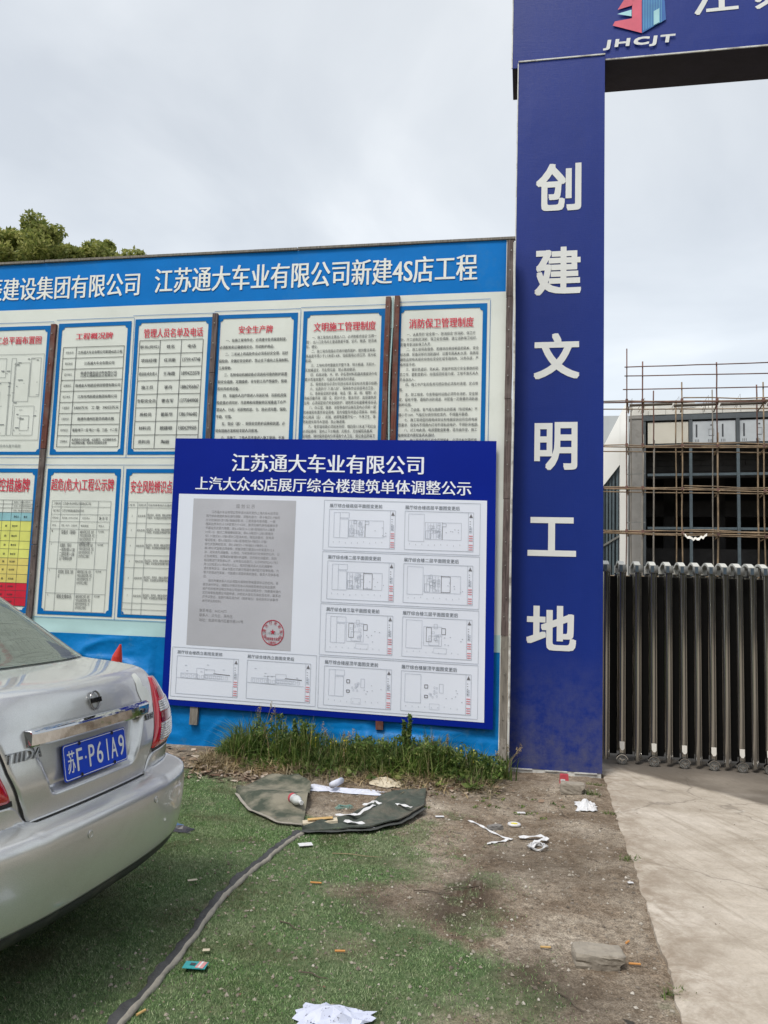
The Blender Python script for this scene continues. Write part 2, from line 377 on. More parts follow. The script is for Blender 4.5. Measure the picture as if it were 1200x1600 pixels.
def groundmat():
    m, t, b = newmat('ground_dirt')
    v = nvec(t); at = t.nodes.new('ShaderNodeAttribute'); at.attribute_name = 'turf'
    ad = t.nodes.new('ShaderNodeAttribute'); ad.attribute_name = 'damp'
    n1 = nnoise(t, 2.1, 10, v, .7, .3); n2 = nnoise(t, 26, 7, v, .7); n3 = nnoise(t, 130, 3, v, .6)
    dirt = nramp(t, n1, [(.32, (.12, .09, .065)), (.44, (.22, .175, .13)), (.56, (.31, .265, .21)), (.68, (.46, .41, .34))])
    dirt = nmix(t, .7, dirt, nramp(t, n2, [(.36, (.50, .46, .43)), (.5, (1, 1, 1)), (.66, (1.45, 1.43, 1.4))]), 'MULTIPLY')
    dirt = nmix(t, .75, dirt, nramp(t, n3, [(.38, (.5, .48, .46)), (.62, (1.45, 1.45, 1.45))]), 'MULTIPLY')
    vo = t.nodes.new('ShaderNodeTexVoronoi'); vo.inputs['Scale'].default_value = 42; t.links.new(v, vo.inputs['Vector'])
    dirt = nmix(t, nramp(t, vo.outputs['Distance'], [(.10, (.55, .55, .55)), (.17, (0, 0, 0))]), dirt, (.42, .38, .32))
    dirt = nmix(t, ad.outputs['Fac'], dirt, (.055, .042, .030))
    sxy = t.nodes.new('ShaderNodeSeparateXYZ'); t.links.new(v, sxy.inputs[0]); rt_ = t.nodes.new('ShaderNodeAttribute'); rt_.attribute_name = 'tread'
    wv = t.nodes.new('ShaderNodeTexWave'); wv.inputs['Scale'].default_value = 8.5; wv.inputs['Distortion'].default_value = 5; wv.inputs['Detail'].default_value = 3; t.links.new(v, wv.inputs['Vector'])
    dirt = nmix(t, nmix(t, 1, rt_.outputs['Fac'], nramp(t, wv.outputs[0], [(.35, (0, 0, 0)), (.6, (.9, .9, .9))]), 'MULTIPLY'), dirt, (.075, .05, .035))
    turf = nramp(t, n2, [(.3, (.05, .085, .038)), (.5, (.095, .145, .065)), (.7, (.18, .21, .125))])
    turf = nmix(t, nramp(t, n1, [(.5, (0, 0, 0)), (.72, (.7, .7, .7))]), turf, (.13, .125, .085))
    turf = nmix(t, nramp(t, ad.outputs['Fac'], [(.2, (0, 0, 0)), (1, (.8, .8, .8))]), turf, (.035, .035, .02))
    c = nmix(t, nramp(t, at.outputs['Fac'], [(.15, (0, 0, 0)), (.6, (1, 1, 1))]), dirt, turf)
    t.links.new(c, b.inputs['Base Color']); b.inputs['Roughness'].default_value = .92; b.inputs['Specular IOR Level'].default_value = .15
    nbump(t, b, nmix(t, .5, n2, n3), .9, .018); return m
g = link('ground', np.stack([GX.ravel(), GY.ravel(), Z.ravel()], -1), fs, groundmat(), smooth=True, base=(0, 0, 0))
def tread(x, y):
    m1 = np.exp(-(((x + .27) / .10) ** 2 + ((y - 4.22) / .26) ** 2) ** 1.5)
    m2 = .8 * np.exp(-(((x - .5 * (y - 3.2) + .75) / .16) ** 2)) * np.clip((y - 2.4) / .3, 0, 1) * np.clip((3.7 - y) / .3, 0, 1)
    return np.clip((m1 + .6 * m2) * (.5 + fbm(x * 6, y * 6, 91)), 0, 1)
for nm, fn in (('turf', turfmask), ('damp', damp), ('tread', tread)):
    a = g.data.attributes.new(nm, 'FLOAT', 'POINT'); a.data.foreach_set('value', fn(GX.ravel(), GY.ravel()).astype(np.float32))
tag(g, kind='structure')

# concrete driveway through the gate, ragged left edge
def drive_x(y): return .70 - .022 * (7.2 - y) + (fbm(y * 6, y * 0 + 3, 44) - .5) * .035 + (fbm(y * 30, y * 0, 45) - .5) * .02
ys = np.concatenate([ex([-60, -20, -8, -3]), np.arange(-1, 9, .04), ex([9.5, 11, 15, 20, 30, 60])])
xo = ex([0, .03, .3, .6, 1, 1.5, 2, 3, 5, 9, 14])
vs = []; 
for y in ys:
    x0 = float(drive_x(y))
    vs.append((x0 - .012, y, -.06))
    vs += [(x0 + o, y, .016 + (0 if o > .01 else -.006)) for o in xo]
k = len(xo) + 1
fs = [(i * k + j, i * k + j + 1, (i + 1) * k + j + 1, (i + 1) * k + j) for i in range(len(ys) - 1) for j in range(k - 1)]
def concmat():
    m, t, b = newmat('driveway_concrete'); v = nvec(t); v2 = nvec(t, (.7, 1.5, 1))
    n1 = nnoise(t, 1.3, 9, v2, .68, .6); n2 = nnoise(t, 7, 9, v, .72, .8); n3 = nnoise(t, 90, 4, v)
    c = nramp(t, n1, [(.3, (.33, .285, .23)), (.5, (.465, .415, .35)), (.7, (.57, .52, .455))])
    c = nmix(t, .6, c, nramp(t, n2, [(.3, (.72, .70, .66)), (.5, (1, 1, 1)), (.66, (1.16, 1.16, 1.16))]), 'MULTIPLY')
    c = nmix(t, .35, c, nramp(t, n3, [(.35, (.8, .8, .8)), (.65, (1.15, 1.15, 1.15))]), 'MULTIPLY')
    dg = nvec(t, (5, .45, 1)); dgm = t.nodes.new('ShaderNodeMapping'); dgm.inputs['Rotation'].default_value = (0, 0, R(-24)); t.links.new(v, dgm.inputs[0]); dg2 = t.nodes.new('ShaderNodeMapping'); dg2.inputs['Scale'].default_value = (7, .5, 1); t.links.new(dgm.outputs[0], dg2.inputs[0])
    c = nmix(t, nramp(t, nnoise(t, 1.6, 8, dg2.outputs[0], .7, .4), [(.50, (0, 0, 0)), (.68, (.55, .55, .55))]), c, (.23, .19, .14))
    c = nmix(t, nramp(t, nnoise(t, 5, 10, v, .8, 1.5), [(.60, (0, 0, 0)), (.66, (.7, .7, .7))]), c, (.62, .59, .53))
    vc = t.nodes.new('ShaderNodeTexVoronoi'); vc.feature = 'DISTANCE_TO_EDGE'; vc.inputs['Scale'].default_value = .55
    wv_ = t.nodes.new('ShaderNodeVectorMath'); wv_.operation = 'ADD'; nn_ = t.nodes.new('ShaderNodeTexNoise'); nn_.inputs['Scale'].default_value = 3; nn_.inputs['Detail'].default_value = 8; t.links.new(v, nn_.inputs['Vector'])
    t.links.new(v, wv_.inputs[0]); ms_ = t.nodes.new('ShaderNodeVectorMath'); ms_.operation = 'SCALE'; ms_.inputs['Scale'].default_value = .35; t.links.new(nn_.outputs['Color'], ms_.inputs[0]); t.links.new(ms_.outputs[0], wv_.inputs[1]); t.links.new(wv_.outputs[0], vc.inputs['Vector'])
    c = nmix(t, nramp(t, vc.outputs['Distance'], [(.0, (.55, .55, .55)), (.006, (0, 0, 0))]), c, (.14, .12, .10))
    sx2 = t.nodes.new('ShaderNodeSeparateXYZ'); t.links.new(v, sx2.inputs[0]); me_ = t.nodes.new('ShaderNodeMapRange'); me_.inputs[1].default_value = 1.05; me_.inputs[2].default_value = .62; t.links.new(sx2.outputs[0], me_.inputs[0])
    c = nmix(t, nmix(t, 1, me_.outputs[0], nramp(t, nnoise(t, 6, 9, v, .75, .5), [(.42, (0, 0, 0)), (.60, (1, 1, 1))]), 'MULTIPLY'), c, (.26, .21, .16))
    # darker concrete towards the gate and beyond it, with a slanting edge
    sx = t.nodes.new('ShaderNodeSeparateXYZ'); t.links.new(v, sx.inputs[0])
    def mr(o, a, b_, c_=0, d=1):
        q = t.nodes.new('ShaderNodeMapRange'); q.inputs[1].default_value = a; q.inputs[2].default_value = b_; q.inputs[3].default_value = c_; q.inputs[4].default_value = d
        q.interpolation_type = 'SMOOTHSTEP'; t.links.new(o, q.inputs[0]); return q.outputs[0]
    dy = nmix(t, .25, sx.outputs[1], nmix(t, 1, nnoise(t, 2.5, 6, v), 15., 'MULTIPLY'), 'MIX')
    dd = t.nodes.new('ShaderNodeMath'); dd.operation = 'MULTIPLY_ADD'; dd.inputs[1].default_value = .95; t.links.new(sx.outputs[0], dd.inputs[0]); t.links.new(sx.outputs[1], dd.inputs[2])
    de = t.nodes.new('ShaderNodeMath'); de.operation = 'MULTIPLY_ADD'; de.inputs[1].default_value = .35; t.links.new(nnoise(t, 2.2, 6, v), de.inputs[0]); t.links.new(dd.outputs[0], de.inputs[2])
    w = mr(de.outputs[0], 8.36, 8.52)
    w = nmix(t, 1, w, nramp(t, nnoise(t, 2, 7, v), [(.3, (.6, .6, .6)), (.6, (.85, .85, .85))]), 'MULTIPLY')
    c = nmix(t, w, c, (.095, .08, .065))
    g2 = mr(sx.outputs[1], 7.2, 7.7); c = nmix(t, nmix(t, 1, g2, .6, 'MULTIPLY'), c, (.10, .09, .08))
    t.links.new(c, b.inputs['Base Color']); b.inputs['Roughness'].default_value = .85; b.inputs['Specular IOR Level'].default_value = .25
    nbump(t, b, nmix(t, .5, n2, n3), .35, .008); return m
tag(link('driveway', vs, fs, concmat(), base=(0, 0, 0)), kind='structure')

# artificial turf fibres (one stuff mesh, denser where the turf is whole)
def blades(n, x0, x1, y0, y1, h0, h1, w, seed):
    r = np.random.default_rng(seed)
    x = r.uniform(x0, x1, n); y = r.uniform(y0, y1, n)
    keep = r.random(n) < turfmask(x, y) ** 1.3 * np.clip(.35 + 1.3 * fbm(x * 2.5, y * 2.5, 77) - .2, .1, 1)
    x = x[keep]; y = y[keep]; n = len(x); z = gh(x, y) - .002
    a = r.uniform(0, 2 * np.pi, n); hh = r.uniform(h0, h1, n); ln = r.uniform(.3, 1.2, n) * hh; b = r.uniform(0, 2 * np.pi, n)
    v = np.zeros((n, 3, 3))
    v[:, 0] = np.stack([x - np.cos(a) * w / 2, y - np.sin(a) * w / 2, z], -1)
    v[:, 1] = np.stack([x + np.cos(a) * w / 2, y + np.sin(a) * w / 2, z], -1)
    v[:, 2] = np.stack([x + np.cos(b) * ln, y + np.sin(b) * ln, z + hh], -1)
    return v.reshape(-1, 3)
bv = np.concatenate([blades(420000, -2.7, .35, 2.2, 5.1, .006, .015, .0034, 1), blades(230000, -3.4, -.2, 4.7, 6.4, .006, .015, .0045, 2), blades(60000, -6, -2.7, 2, 6, .008, .018, .008, 3)])
me = bpy.data.meshes.new('artificial_grass'); n3_ = len(bv)
me.vertices.add(n3_); me.vertices.foreach_set('co', bv.ravel()); me.loops.add(n3_)
me.loops.foreach_set('vertex_index', np.arange(n3_)); me.polygons.add(n3_ // 3)
me.polygons.foreach_set('loop_start', np.arange(0, n3_, 3)); me.polygons.foreach_set('loop_total', np.full(n3_ // 3, 3)); me.update()
m, t, b = newmat('turf_fibre'); gg = t.nodes.new('ShaderNodeNewGeometry'); v = nvec(t)
c = nramp(t, gg.outputs['Random Per Island'], [(0, (.040, .095, .030)), (.45, (.12, .235, .075)), (.8, (.24, .37, .145)), (1, (.52, .56, .37))])
c = nmix(t, nramp(t, nnoise(t, 1.7, 7, v, .65), [(.44, (0, 0, 0)), (.64, (.7, .7, .7))]), c, (.33, .36, .23))
c = nmix(t, nramp(t, nnoise(t, 2.6, 5, nvec(t, (1, 1.3, 1))), [(.5, (0, 0, 0)), (.66, (.7, .7, .7))]), c, (.12, .10, .06))
t.links.new(c, b.inputs['Base Color']); b.inputs['Roughness'].default_value = .55; b.inputs['Specular IOR Level'].default_value = .3
me.materials.append(m)
o = bpy.data.objects.new('artificial_grass', me); C.objects.link(o); tag(o, 'green artificial grass fibres, worn and dusty', 'artificial grass', kind='stuff')

# ================================================================ INFORMATION BOARD (wide banner on a timber frame)
BY = 6.87
def wr(x, z):
    """folds of the banner sheet (metres towards the viewer)"""
    x = np.asarray(x, float); z = np.asarray(z, float)
    w = .004 * np.sin(x * 2.1 + z * .6) + .006 * (fbm(x * 1.3, z * 1.3, 50) - .5) + .004 * (fbm(x * 4 + z * 2, z * 3 - x, 52) - .5)
    low = np.clip((1.12 - z) / .35, 0, 1)
    wx_ = x + .5 * (fbm(x * .9, z * 1.2, 61) - .5); wz_ = z + .35 * (fbm(x * .8, z * .9, 62) - .5)
    rg_ = 1 - np.abs(2 * fbm(wx_ * .9 + 3, wz_ * 3.2, 63, 3) - 1)          # long, mostly horizontal sagging folds
    rv_ = 1 - np.abs(2 * fbm(wx_ * 2.2 - wz_ * 1.5, wz_ * 1.1 + wx_ * .4, 64, 3) - 1)
    return w + low * (.012 * fbm(x * 1.1, z * 1.8, 55) + .028 * rg_ ** 5 + .016 * rg_ ** 14 + .012 * rv_ ** 9) * np.where((x > -3.45) & (z > .3), np.clip(1 - (z - .3) / .25, .15, 1), 1.6)
def B(x, z, off=.004):
    y = BY - wr(x, z) - off
    return (x, y if isinstance(x, np.ndarray) else float(y), z)
bd = thing('information_board', 'wide blue and white construction site information board on a timber frame, behind the car', 'notice board', (-3.7, 6.95, 0))
zs_ = sorted(set([round(a, 3) for a in np.linspace(.02, 1.05, 48)] + [round(a, 3) for a in np.linspace(1.05, 1.2, 4)] + [round(a, 3) for a in np.linspace(1.2, 4.31, 44)] + [round(a, 3) for a in np.linspace(4.31, 4.80, 8)]))
xs_ = np.linspace(-7.6, -.20, 260).tolist() + [-.165]
vs = []
for z in zs_:
    for x in xs_:
        zb = z
        if z < .03: zb = .03 + .05 * float(fbm(x * 2, 0, 60))
        vs.append((x, BY - float(wr(x, z)), zb))
nxx = len(xs_); fs = []; mi = []
for i in range(len(zs_) - 1):
    zc = (zs_[i] + zs_[i + 1]) / 2
    for j in range(nxx - 1):
        fs.append((i * nxx + j, i * nxx + j + 1, (i + 1) * nxx + j + 1, (i + 1) * nxx + j))
        mi.append(1 if j == nxx - 2 else (0 if zc > 4.31 else 1 if zc > 1.2 else 2 if zc > 1.05 else 3))
sh = link('banner_sheet', vs, fs, [mt['banner_blue'], mt['banner_white'], mt['banner_pale'], mt['tarp_blue']], bd, smooth=True, mi=mi)
def brect(mb, x0, x1, z0, z1, off=.004, n=.2):
    nx = max(1, int(math.ceil((x1 - x0) / n))); nz = max(1, int(math.ceil((z1 - z0) / n)))
    vs = [B(x0 + (x1 - x0) * i / nx, z0 + (z1 - z0) * j / nz, off) for j in range(nz + 1) for i in range(nx + 1)]
    mb.add(vs, [(j * (nx + 1) + i, j * (nx + 1) + i + 1, (j + 1) * (nx + 1) + i + 1, (j + 1) * (nx + 1) + i) for j in range(nz) for i in range(nx)])
def bline(mb, x0, z0, x1, z1, w=.005, off=.0055):
    if abs(x1 - x0) > abs(z1 - z0): brect(mb, min(x0, x1), max(x0, x1), (z0 + z1) / 2 - w / 2, (z0 + z1) / 2 + w / 2, off)
    else: brect(mb, (x0 + x1) / 2 - w / 2, (x0 + x1) / 2 + w / 2, min(z0, z1), max(z0, z1), off)
def splitchars(body, x0, x1, z0, z1, fn, bold, name, mat, parent):
    """one object per character"""
    v, f = textmesh(body, x0, x1, z0, z1, fn, bold); p, i, _ = bolded(body, bold, x1 - x0, z1 - z0)
    wd = np.array([1. if ord(c) > 255 else (.55 if c in '()' else .62) for c in body]); cum = np.cumsum(wd); ed = (cum[:-1] - .04) / (cum[-1] - .08)
    cell = [int(np.searchsorted(ed, np.mean([p[q][0] for q in face]))) for face in f]
    for k in range(len(body)):
        ff = [face for face, c in zip(f, cell) if c == k]
        if not ff: continue
        ids = sorted({q for face in ff for q in face}); mp = {q: n for n, q in enumerate(ids)}
        link(name, [v[q] for q in ids], [tuple(mp[q] for q in face) for face in ff], mat, parent)
def btext(items, name, mat, parent, off=.0065, split=False, **k):
    if split:
        for body, x0, x1, z0, z1, bo in items: splitchars(body, x0, x1, z0, z1, lambda a, c: B(a, c, off), bo, name, mat, parent)
        return
    """items: (text, x0, x1, z0, z1, bold)"""
    mb = MB()
    for body, x0, x1, z0, z1, bo in items:
        v, f = textmesh(body, x0, x1, z0, z1, lambda a, c: B(a, c, off), bo, **k); mb.add(v, f)
    return tag(mb.build(name, mat, parent), kind='stuff')
btext([('江苏均鸿辰建设集团有限公司', -6.33, -3.824, 4.405, 4.66, .021), ('江苏通大车业有限公司新建4S店工程', -3.662, -.463, 4.42, 4.685, .021)], 'character', mt['print_white'], bd, split=True)
def panel(x0, x1, z0, z1, head, hx, hz, label, mat='print_blue'):
    mb = MB(); w = .040; n = .028
    for a, b_, c_, d in ((x0, x1, z1 - w, z1), (x0, x1, z0, z0 + w * .8), (x0, x0 + w, z0 + w * .8, z1 - w), (x1 - w, x1, z0 + w * .8, z1 - w)):
        brect(mb, a, b_, c_, d, .004)
    for sx, xx in ((1, x0 + w), (-1, x1 - w)):
        for sz, zz in ((1, z0 + w * .8), (-1, z1 - w)):     # rounded notch in each corner
            pts = [(xx, zz)] + [(xx + sx * n * math.cos(a), zz + sz * n * math.sin(a)) for a in np.linspace(0, math.pi / 2, 6)]
            if sx * sz < 0: pts = pts[::-1]
            mb.add([B(p[0], p[1], .004) for p in pts], [tuple(range(len(pts)))])
    p = mb.build('notice_panel', mt[mat], bd); p['label'] = label
    ol = MB(); e_ = .028
    bline(ol, x0 - e_, z1 + e_ + .01, x1 + e_, z1 + e_ + .01, .004); bline(ol, x1 + e_, z0 - e_, x1 + e_, z1 + e_, .004)
    bline(ol, x0 - e_, z0 - e_, x1 + e_, z0 - e_, .004)
    ol.build('outline', mt['print_blue'], p)
    btext([(head, hx[0], hx[1], hz[0], hz[1], .018)], 'heading_character', mt['print_red'], p, split=True)
    return p
def table(p, xs, zs, mat='print_black', w=.005, skip=()):
    mb = MB()
    for z in zs: bline(mb, xs[0], z, xs[-1], z, w)
    for i, x in enumerate(xs): bline(mb, x, zs[-1], x, zs[0], w)
    return tag(mb.build('table_grid', mt[mat], p), kind='stuff')
p1 = panel(-5.60, -4.775, 2.80, 4.135, '施工总平面布置图', (-5.47, -4.875), (3.945, 4.03), 'site plan notice')
mb = MB()      # the site plan drawing
for a in ((-5.5, 3.8, -4.85, 3.86), ):
    pass
r2 = random.Random(3)
for x0, x1, z0, z1 in ((-5.55, -4.83, 2.95, 3.84), (-5.5, -5.2, 3.0, 3.55), (-5.15, -4.98, 3.35, 3.75), (-5.12, -4.9, 3.0, 3.3), (-5.48, -5.25, 3.6, 3.8), (-4.97, -4.86, 3.4, 3.8), (-5.05, -4.95, 3.05, 3.2), (-5.4, -5.3, 3.1, 3.45), (-5.19, -5.14, 3.0, 3.8)):
    for q in ((x0, z0, x1, z0), (x0, z1, x1, z1), (x0, z0, x0, z1), (x1, z0, x1, z1)): bline(mb, *q, .0035)
for i in range(46):
    x = r2.uniform(-5.5, -4.88); z = r2.uniform(3.0, 3.8); bline(mb, x, z, x + r2.uniform(.01, .06), z, r2.choice([.004, .009]))
tag(mb.build('site_plan_drawing', mt['print_grey'], p1), kind='stuff')
btext([('施工现场布置平面图', -5.32, -5.02, 2.875, 2.905, 0)], 'lettering', mt['print_grey'], p1)
p2 = panel(-4.69, -3.885, 2.80, 4.15, '工程概况牌', (-4.49, -4.08), (3.975, 4.045), 'project overview notice with a two column table')
rows = [('项目名称', '江苏通大车业有限公司新建4S店工程'), ('建设单位', '江苏通大车业有限公司'), ('设计单位', '南通市规划设计院有限公司\n江苏文博建筑设计有限公司'), ('监理单位', '南通金大地建设项目管理有限公司'),
        ('施工单位', '江苏均鸿辰建设集团有限公司'), ('工程造价', '3400万元   工 期   390日历天'), ('工程地点', '南通市通州区碧华西路北侧'), ('结构类型/层次', '框架/地下一层 地上一层、三层、十二层'), ('工程概况', '本项目办公综合楼、4S店展厅、4S店维修车间、\n4S店预检车棚、检修车间改建及安装')]
zt = np.linspace(3.90, 2.88, 10); table(p2, [-4.62, -4.475, -3.95], zt)
it = []
for i, (a, b_) in enumerate(rows):
    zc = (zt[i] + zt[i + 1]) / 2; hh = .030 if '\n' in b_ else .017; n_ = max(len(q) for q in b_.split('\n'))
    wd = min(.245, n_ * .0165); it += [(a, -4.59, -4.505, zc - .013, zc + .013, 0), (b_, -4.212 - wd, -4.212 + wd, zc - hh, zc + hh, .014)]
btext(it, 'lettering', mt['print_black'], p2)
p3 = panel(-3.845, -3.03, 2.80, 4.165, '管理人员名单及电话', (-3.745, -3.12), (3.97, 4.065), 'list of managers with a three column table')
rows = [('职务(岗位)', '姓名', '电话'), ('项目经理', '任洪新', '13739147748'), ('项目技术负责人', '王海霞', '18994255078'), ('施工员', '崔舟', '18862956867'), ('专职安全员', '曹志军', '13773849908'), ('质检员', '瞿新华', '13861946482'), ('材料员', '顾建明', '15806299505'), ('资料员', '陶丽', '13912895637')]
zt = np.linspace(3.945, 2.86, 9); table(p3, [-3.785, -3.565, -3.34, -3.115], zt)
it = []
for i, r_ in enumerate(rows):
    zc = (zt[i] + zt[i + 1]) / 2
    for s_, xc in zip(r_, (-3.675, -3.452, -3.228)):
        wd = min(.10, len(s_) * (.0085 if s_[0].isdigit() else .021)); it.append((s_, xc - wd, xc + wd, zc - .019, zc + .019, .014))
btext(it, 'lettering', mt['print_black'], p3)
T4 = '''　　一、在施工现场作业，必须遵守各项规章制度，
必须配发和正确使用安全、劳动防护用品。
　　二、二米以上的高处作业必须系好安全带，扣好
保险钩，并做好安全防护，禁止往下或向上乱抛材料、
工具等物。
　　三、各种电动机械设备必须具有可靠的防护装置
和安全措施，定期维修，非专职工员严禁操作、使用
和玩弄机电设备。
　　四、非操作人员严禁进入吊装区域，吊装机具保
险装置必须完好，吊装物和吊臂旋转区域垂直下方严
禁站人、行走；吊装物的装、卡、放必须完整、保险、
平稳、可靠。
　　五、架设（装）、拆除安全防护设施和装置，必
须有措施方案和经专职人员批准。
　　六、非施工、工作人员不准进入施工现场，不准
带小孩进入现场。'''
T5 = '''　　一、施工现场的主要出入口，必须按要求挂设“五牌一
图”，出入口及场内主要道路要平整、坚实、畅通、排涝绿
化、硬化。
　　二、施工现场周围必须进行硬质围护，做到整洁美观，
其高度不得小于2.5米或1.8米，临街围墙必须压顶、抹光和
粉刷。
　　三、工地内场地要做到平整干净，排水畅通，无积水，
无蚊蝇滋生，无乱倒垃圾，禁止随地便溺。
　　四、机械设备、木、砖、砂石等材料和器具要按场外布
置分类堆放整齐，垃圾定点堆放及时清运。
　　五、现场各部位必须分别挂设有关安全标志及警示标牌。
　　六、认真执行“三清六好”，保持各作业班组清洁卫生。
　　七、各种安全防护装置、用品（管、架、网、棚等）必
须规范整齐架（搭）设，防护齐全，整洁完好，高层建筑的
立网，必须采密目式安全网防护，建筑物沿街面要悬挂标语。
　　八、办公室、宿舍、浴室等临时设施及室内必须统一规
范搭建和布置并安全用电，室内墙壁及地面必须抹灰、粉刷，
办公用具（品）、床铺、被褥等要整齐化一，干净卫生，做
到制度化和专人管理，禁止睡通铺。
　　九、食堂墙地面必须抹灰贴砌，墙四周1.5米以下和灶台
必须贴瓷砖；室内上下水畅通，无积水，无蚊蝇和具备灭
鼠措施，随时保持室内外环境和个人卫生，保证食品防腐卫
生，炊事员必须穿戴白色工作服和有健康证明。
　　十、随时随地保持场内环境卫生，严禁污染饮用水源'''
T6 = '''　　一、认真贯彻“安全第一、防消结合”的消防、保卫方
针，开工前制定消防、保卫安全措施，建立消防保卫组织，
配备专职消防保卫人员。
　　二、施工现场及宿舍、易爆场应悬挂明显的防火、安全
标志牌，配备足够的消防器材，设置专用灭火水源。易燃易
爆物品按有关规定存放在安全区域专用库内，分类存放，严
格领发手续。
　　三、做好防盗窃、防火灾、防破坏和其它安全事故的防
范工作，要勤查勤问，加强巡回巡查力度，工地不准无关人
员自由出入。
　　四、施工中产生的各类可燃杂物必须及时清理，定点堆
放。
　　五、职工宿舍、仓库等临时设施必须符合消防、安全规
定，留有平整、通畅的消防通道，并配备一定数量的消防器
材和设施。
　　六、乙炔瓶、氧气瓶与施焊作业的距离（包括明火）不
得小于10M，气瓶应分类存放在库内，不得露天暴晒。
　　七、施工现场临时用电线架设和电器安装应符合用电规
范要求，宿舍内不得用大灯泡不得私烧电炉，不得卧床吸烟。
　　八、对工地火源、电源要勤查勤看，塔吊操作室、施工
电梯梯室内要配备灭火器材。
　　九、施工现场及职工宿舍严禁明火，必须动火时需经有
关部门批准，操作时派专人看护。'''
p4 = panel(-2.985, -2.165, 2.80, 4.18, '安全生产牌', (-2.755, -2.41), (3.985, 4.065), 'safe production notice of widely spaced lines')
btext([(T4, -2.94, -2.235, 2.878, 3.94, .012)], 'lettering', mt['print_black'], p4, line=1.9)
p5 = panel(-2.11, -1.31, 2.80, 4.19, '文明施工管理制度', (-2.005, -1.40), (3.985, 4.075), 'civilised construction notice of dense lines')
btext([(T5, -2.07, -1.365, 2.87, 3.945, .0)], 'lettering', mt['print_black'], p5, line=1.32)
p6 = panel(-1.20, -.365, 2.80, 4.205, '消防保卫管理制度', (-1.085, -.485), (3.985, 4.08), 'fire safety notice of dense lines beside the gate')
btext([(T6, -1.16, -.425, 2.87, 3.945, .0)], 'lettering', mt['print_black'], p6, line=1.4)
# lower row
q1 = panel(-5.60, -4.795, 1.22, 2.66, '安全风险管控措施牌', (-5.68, -4.88), (2.42, 2.565), 'risk control notice with yellow and red table')
for nm, z0, z1 in (('print_cyan', 2.13, 2.215), ('print_yellow', 1.76, 2.13), ('print_gold', 1.515, 1.76), ('print_crimson', 1.29, 1.515)):
    mb = MB(); brect(mb, -5.56, -4.83, z0, z1, .0045); mb.build('coloured_band', mt[nm], q1)
xs = [-5.56, -5.32, -5.16, -5.06, -4.95, -4.83]
table(q1, xs, [2.34, 2.30, 2.26, 2.215, 2.13, 2.03, 1.93, 1.85, 1.76, 1.69, 1.60, 1.515, 1.44, 1.37, 1.29], w=.0035)
it = []
for i, z in enumerate([2.08, 1.98, 1.89, 1.80, 1.725, 1.645, 1.555, 1.48, 1.40, 1.33]):
    it += [('是', -5.12, -5.095, z - .01, z + .01, .01), ('曹志军' if i < 4 else '任洪新', -5.04, -4.98, z - .01, z + .01, .01), ('脚手架搭设作业\n高处坠落防护', -5.31, -5.18, z - .028, z + .02, 0), ('施工前编制专项方案并\n进行安全技术交底', -5.54, -5.34, z - .028, z + .02, 0)]
it += [('建设单位：江苏通大车业有限公司', -5.04, -4.86, 2.31, 2.33, 0), ('施工单位：江苏均鸿辰建设集团有限公司', -5.04, -4.845, 2.27, 2.29, 0), ('监理单位：南通金大地建设项目管理有限公司', -5.04, -4.84, 2.225, 2.245, 0), ('责任人', -5.03, -4.97, 2.16, 2.185, .01), ('备注', -4.92, -4.88, 2.16, 2.185, .01)]
btext(it, 'lettering', mt['print_black'], q1)
q2 = panel(-4.695, -3.90, 1.22, 2.66, '超危(危大)工程公示牌', (-4.645, -3.965), (2.42, 2.565), 'notice of hazardous works with an open four column table')
table(q2, [-4.62, -4.52, -4.31, -4.12, -3.985], [2.34, 2.28, 2.205, 2.135, 2.06, 1.93, 1.67, 1.43, 1.27, 1.26 - .0, ][:8] + [1.255], 'print_grey', .0035)
MM = '编制专项施工方案，组织\n专家论证通过后实施，施工\n前进行安全技术交底，作\n业人员持证上岗施工'
it = [('工程名称    江苏通大车业有限公司新建4S店工程', -4.60, -4.20, 2.30, 2.325, 0), ('施工单位    江苏均鸿辰建设集团有限公司', -4.60, -4.27, 2.23, 2.255, 0), ('项目负责人', -4.605, -4.53, 2.16, 2.18, 0), ('任洪新 13739147748', -4.50, -4.33, 2.16, 2.18, 0), ('安全负责人', -4.28, -4.20, 2.16, 2.18, 0), ('曹 志 军', -4.10, -4.01, 2.155, 2.185, 0), ('序号', -4.60, -4.56, 2.085, 2.105, 0), ('超危（危大）工程名称', -4.50, -4.33, 2.085, 2.105, 0), ('管控措施', -4.29, -4.21, 2.085, 2.105, 0), ('责任人', -4.10, -4.04, 2.085, 2.105, 0)]
for i, (z, a) in enumerate(((2.03, '深基坑（钢管）'), (1.90, '起重机（塔吊）\n一层高支模10-12轴\n二层高支模 1-12轴\n主下层楼板支撑'), (1.64, '临时用电、脚手架、拆除\n等'), (1.40, '模板支撑体系'), (1.245 + .0, '脚手架工程\n卸料平台\n爬梯施工平台'))):
    n_ = a.count('\n') + 1
    if i == 4: continue
    it += [(str(i + 1), -4.60, -4.592, z, z + .02, 0), (a, -4.50, -4.34, z + .02 - n_ * .042, z + .02, 0), (MM, -4.295, -4.135, z - .12, z + .02, 0), ('任洪新', -4.10, -4.04, z, z + .02, 0)]
btext(it, 'lettering', mt['print_black'], q2)
q3 = panel(-3.845, -3.04, 1.22, 2.66, '安全风险辨识点与管控牌', (-3.785, -3.10), (2.42, 2.55), 'risk identification notice half hidden by the new poster')
table(q3, [-3.80, -3.70, -3.60, -3.30, -3.20, -3.09], [2.335, 2.28, 2.13, 1.99, 1.82, 1.70, 1.50, 1.36, 1.30, 1.25], 'print_grey', .0035)
it = []
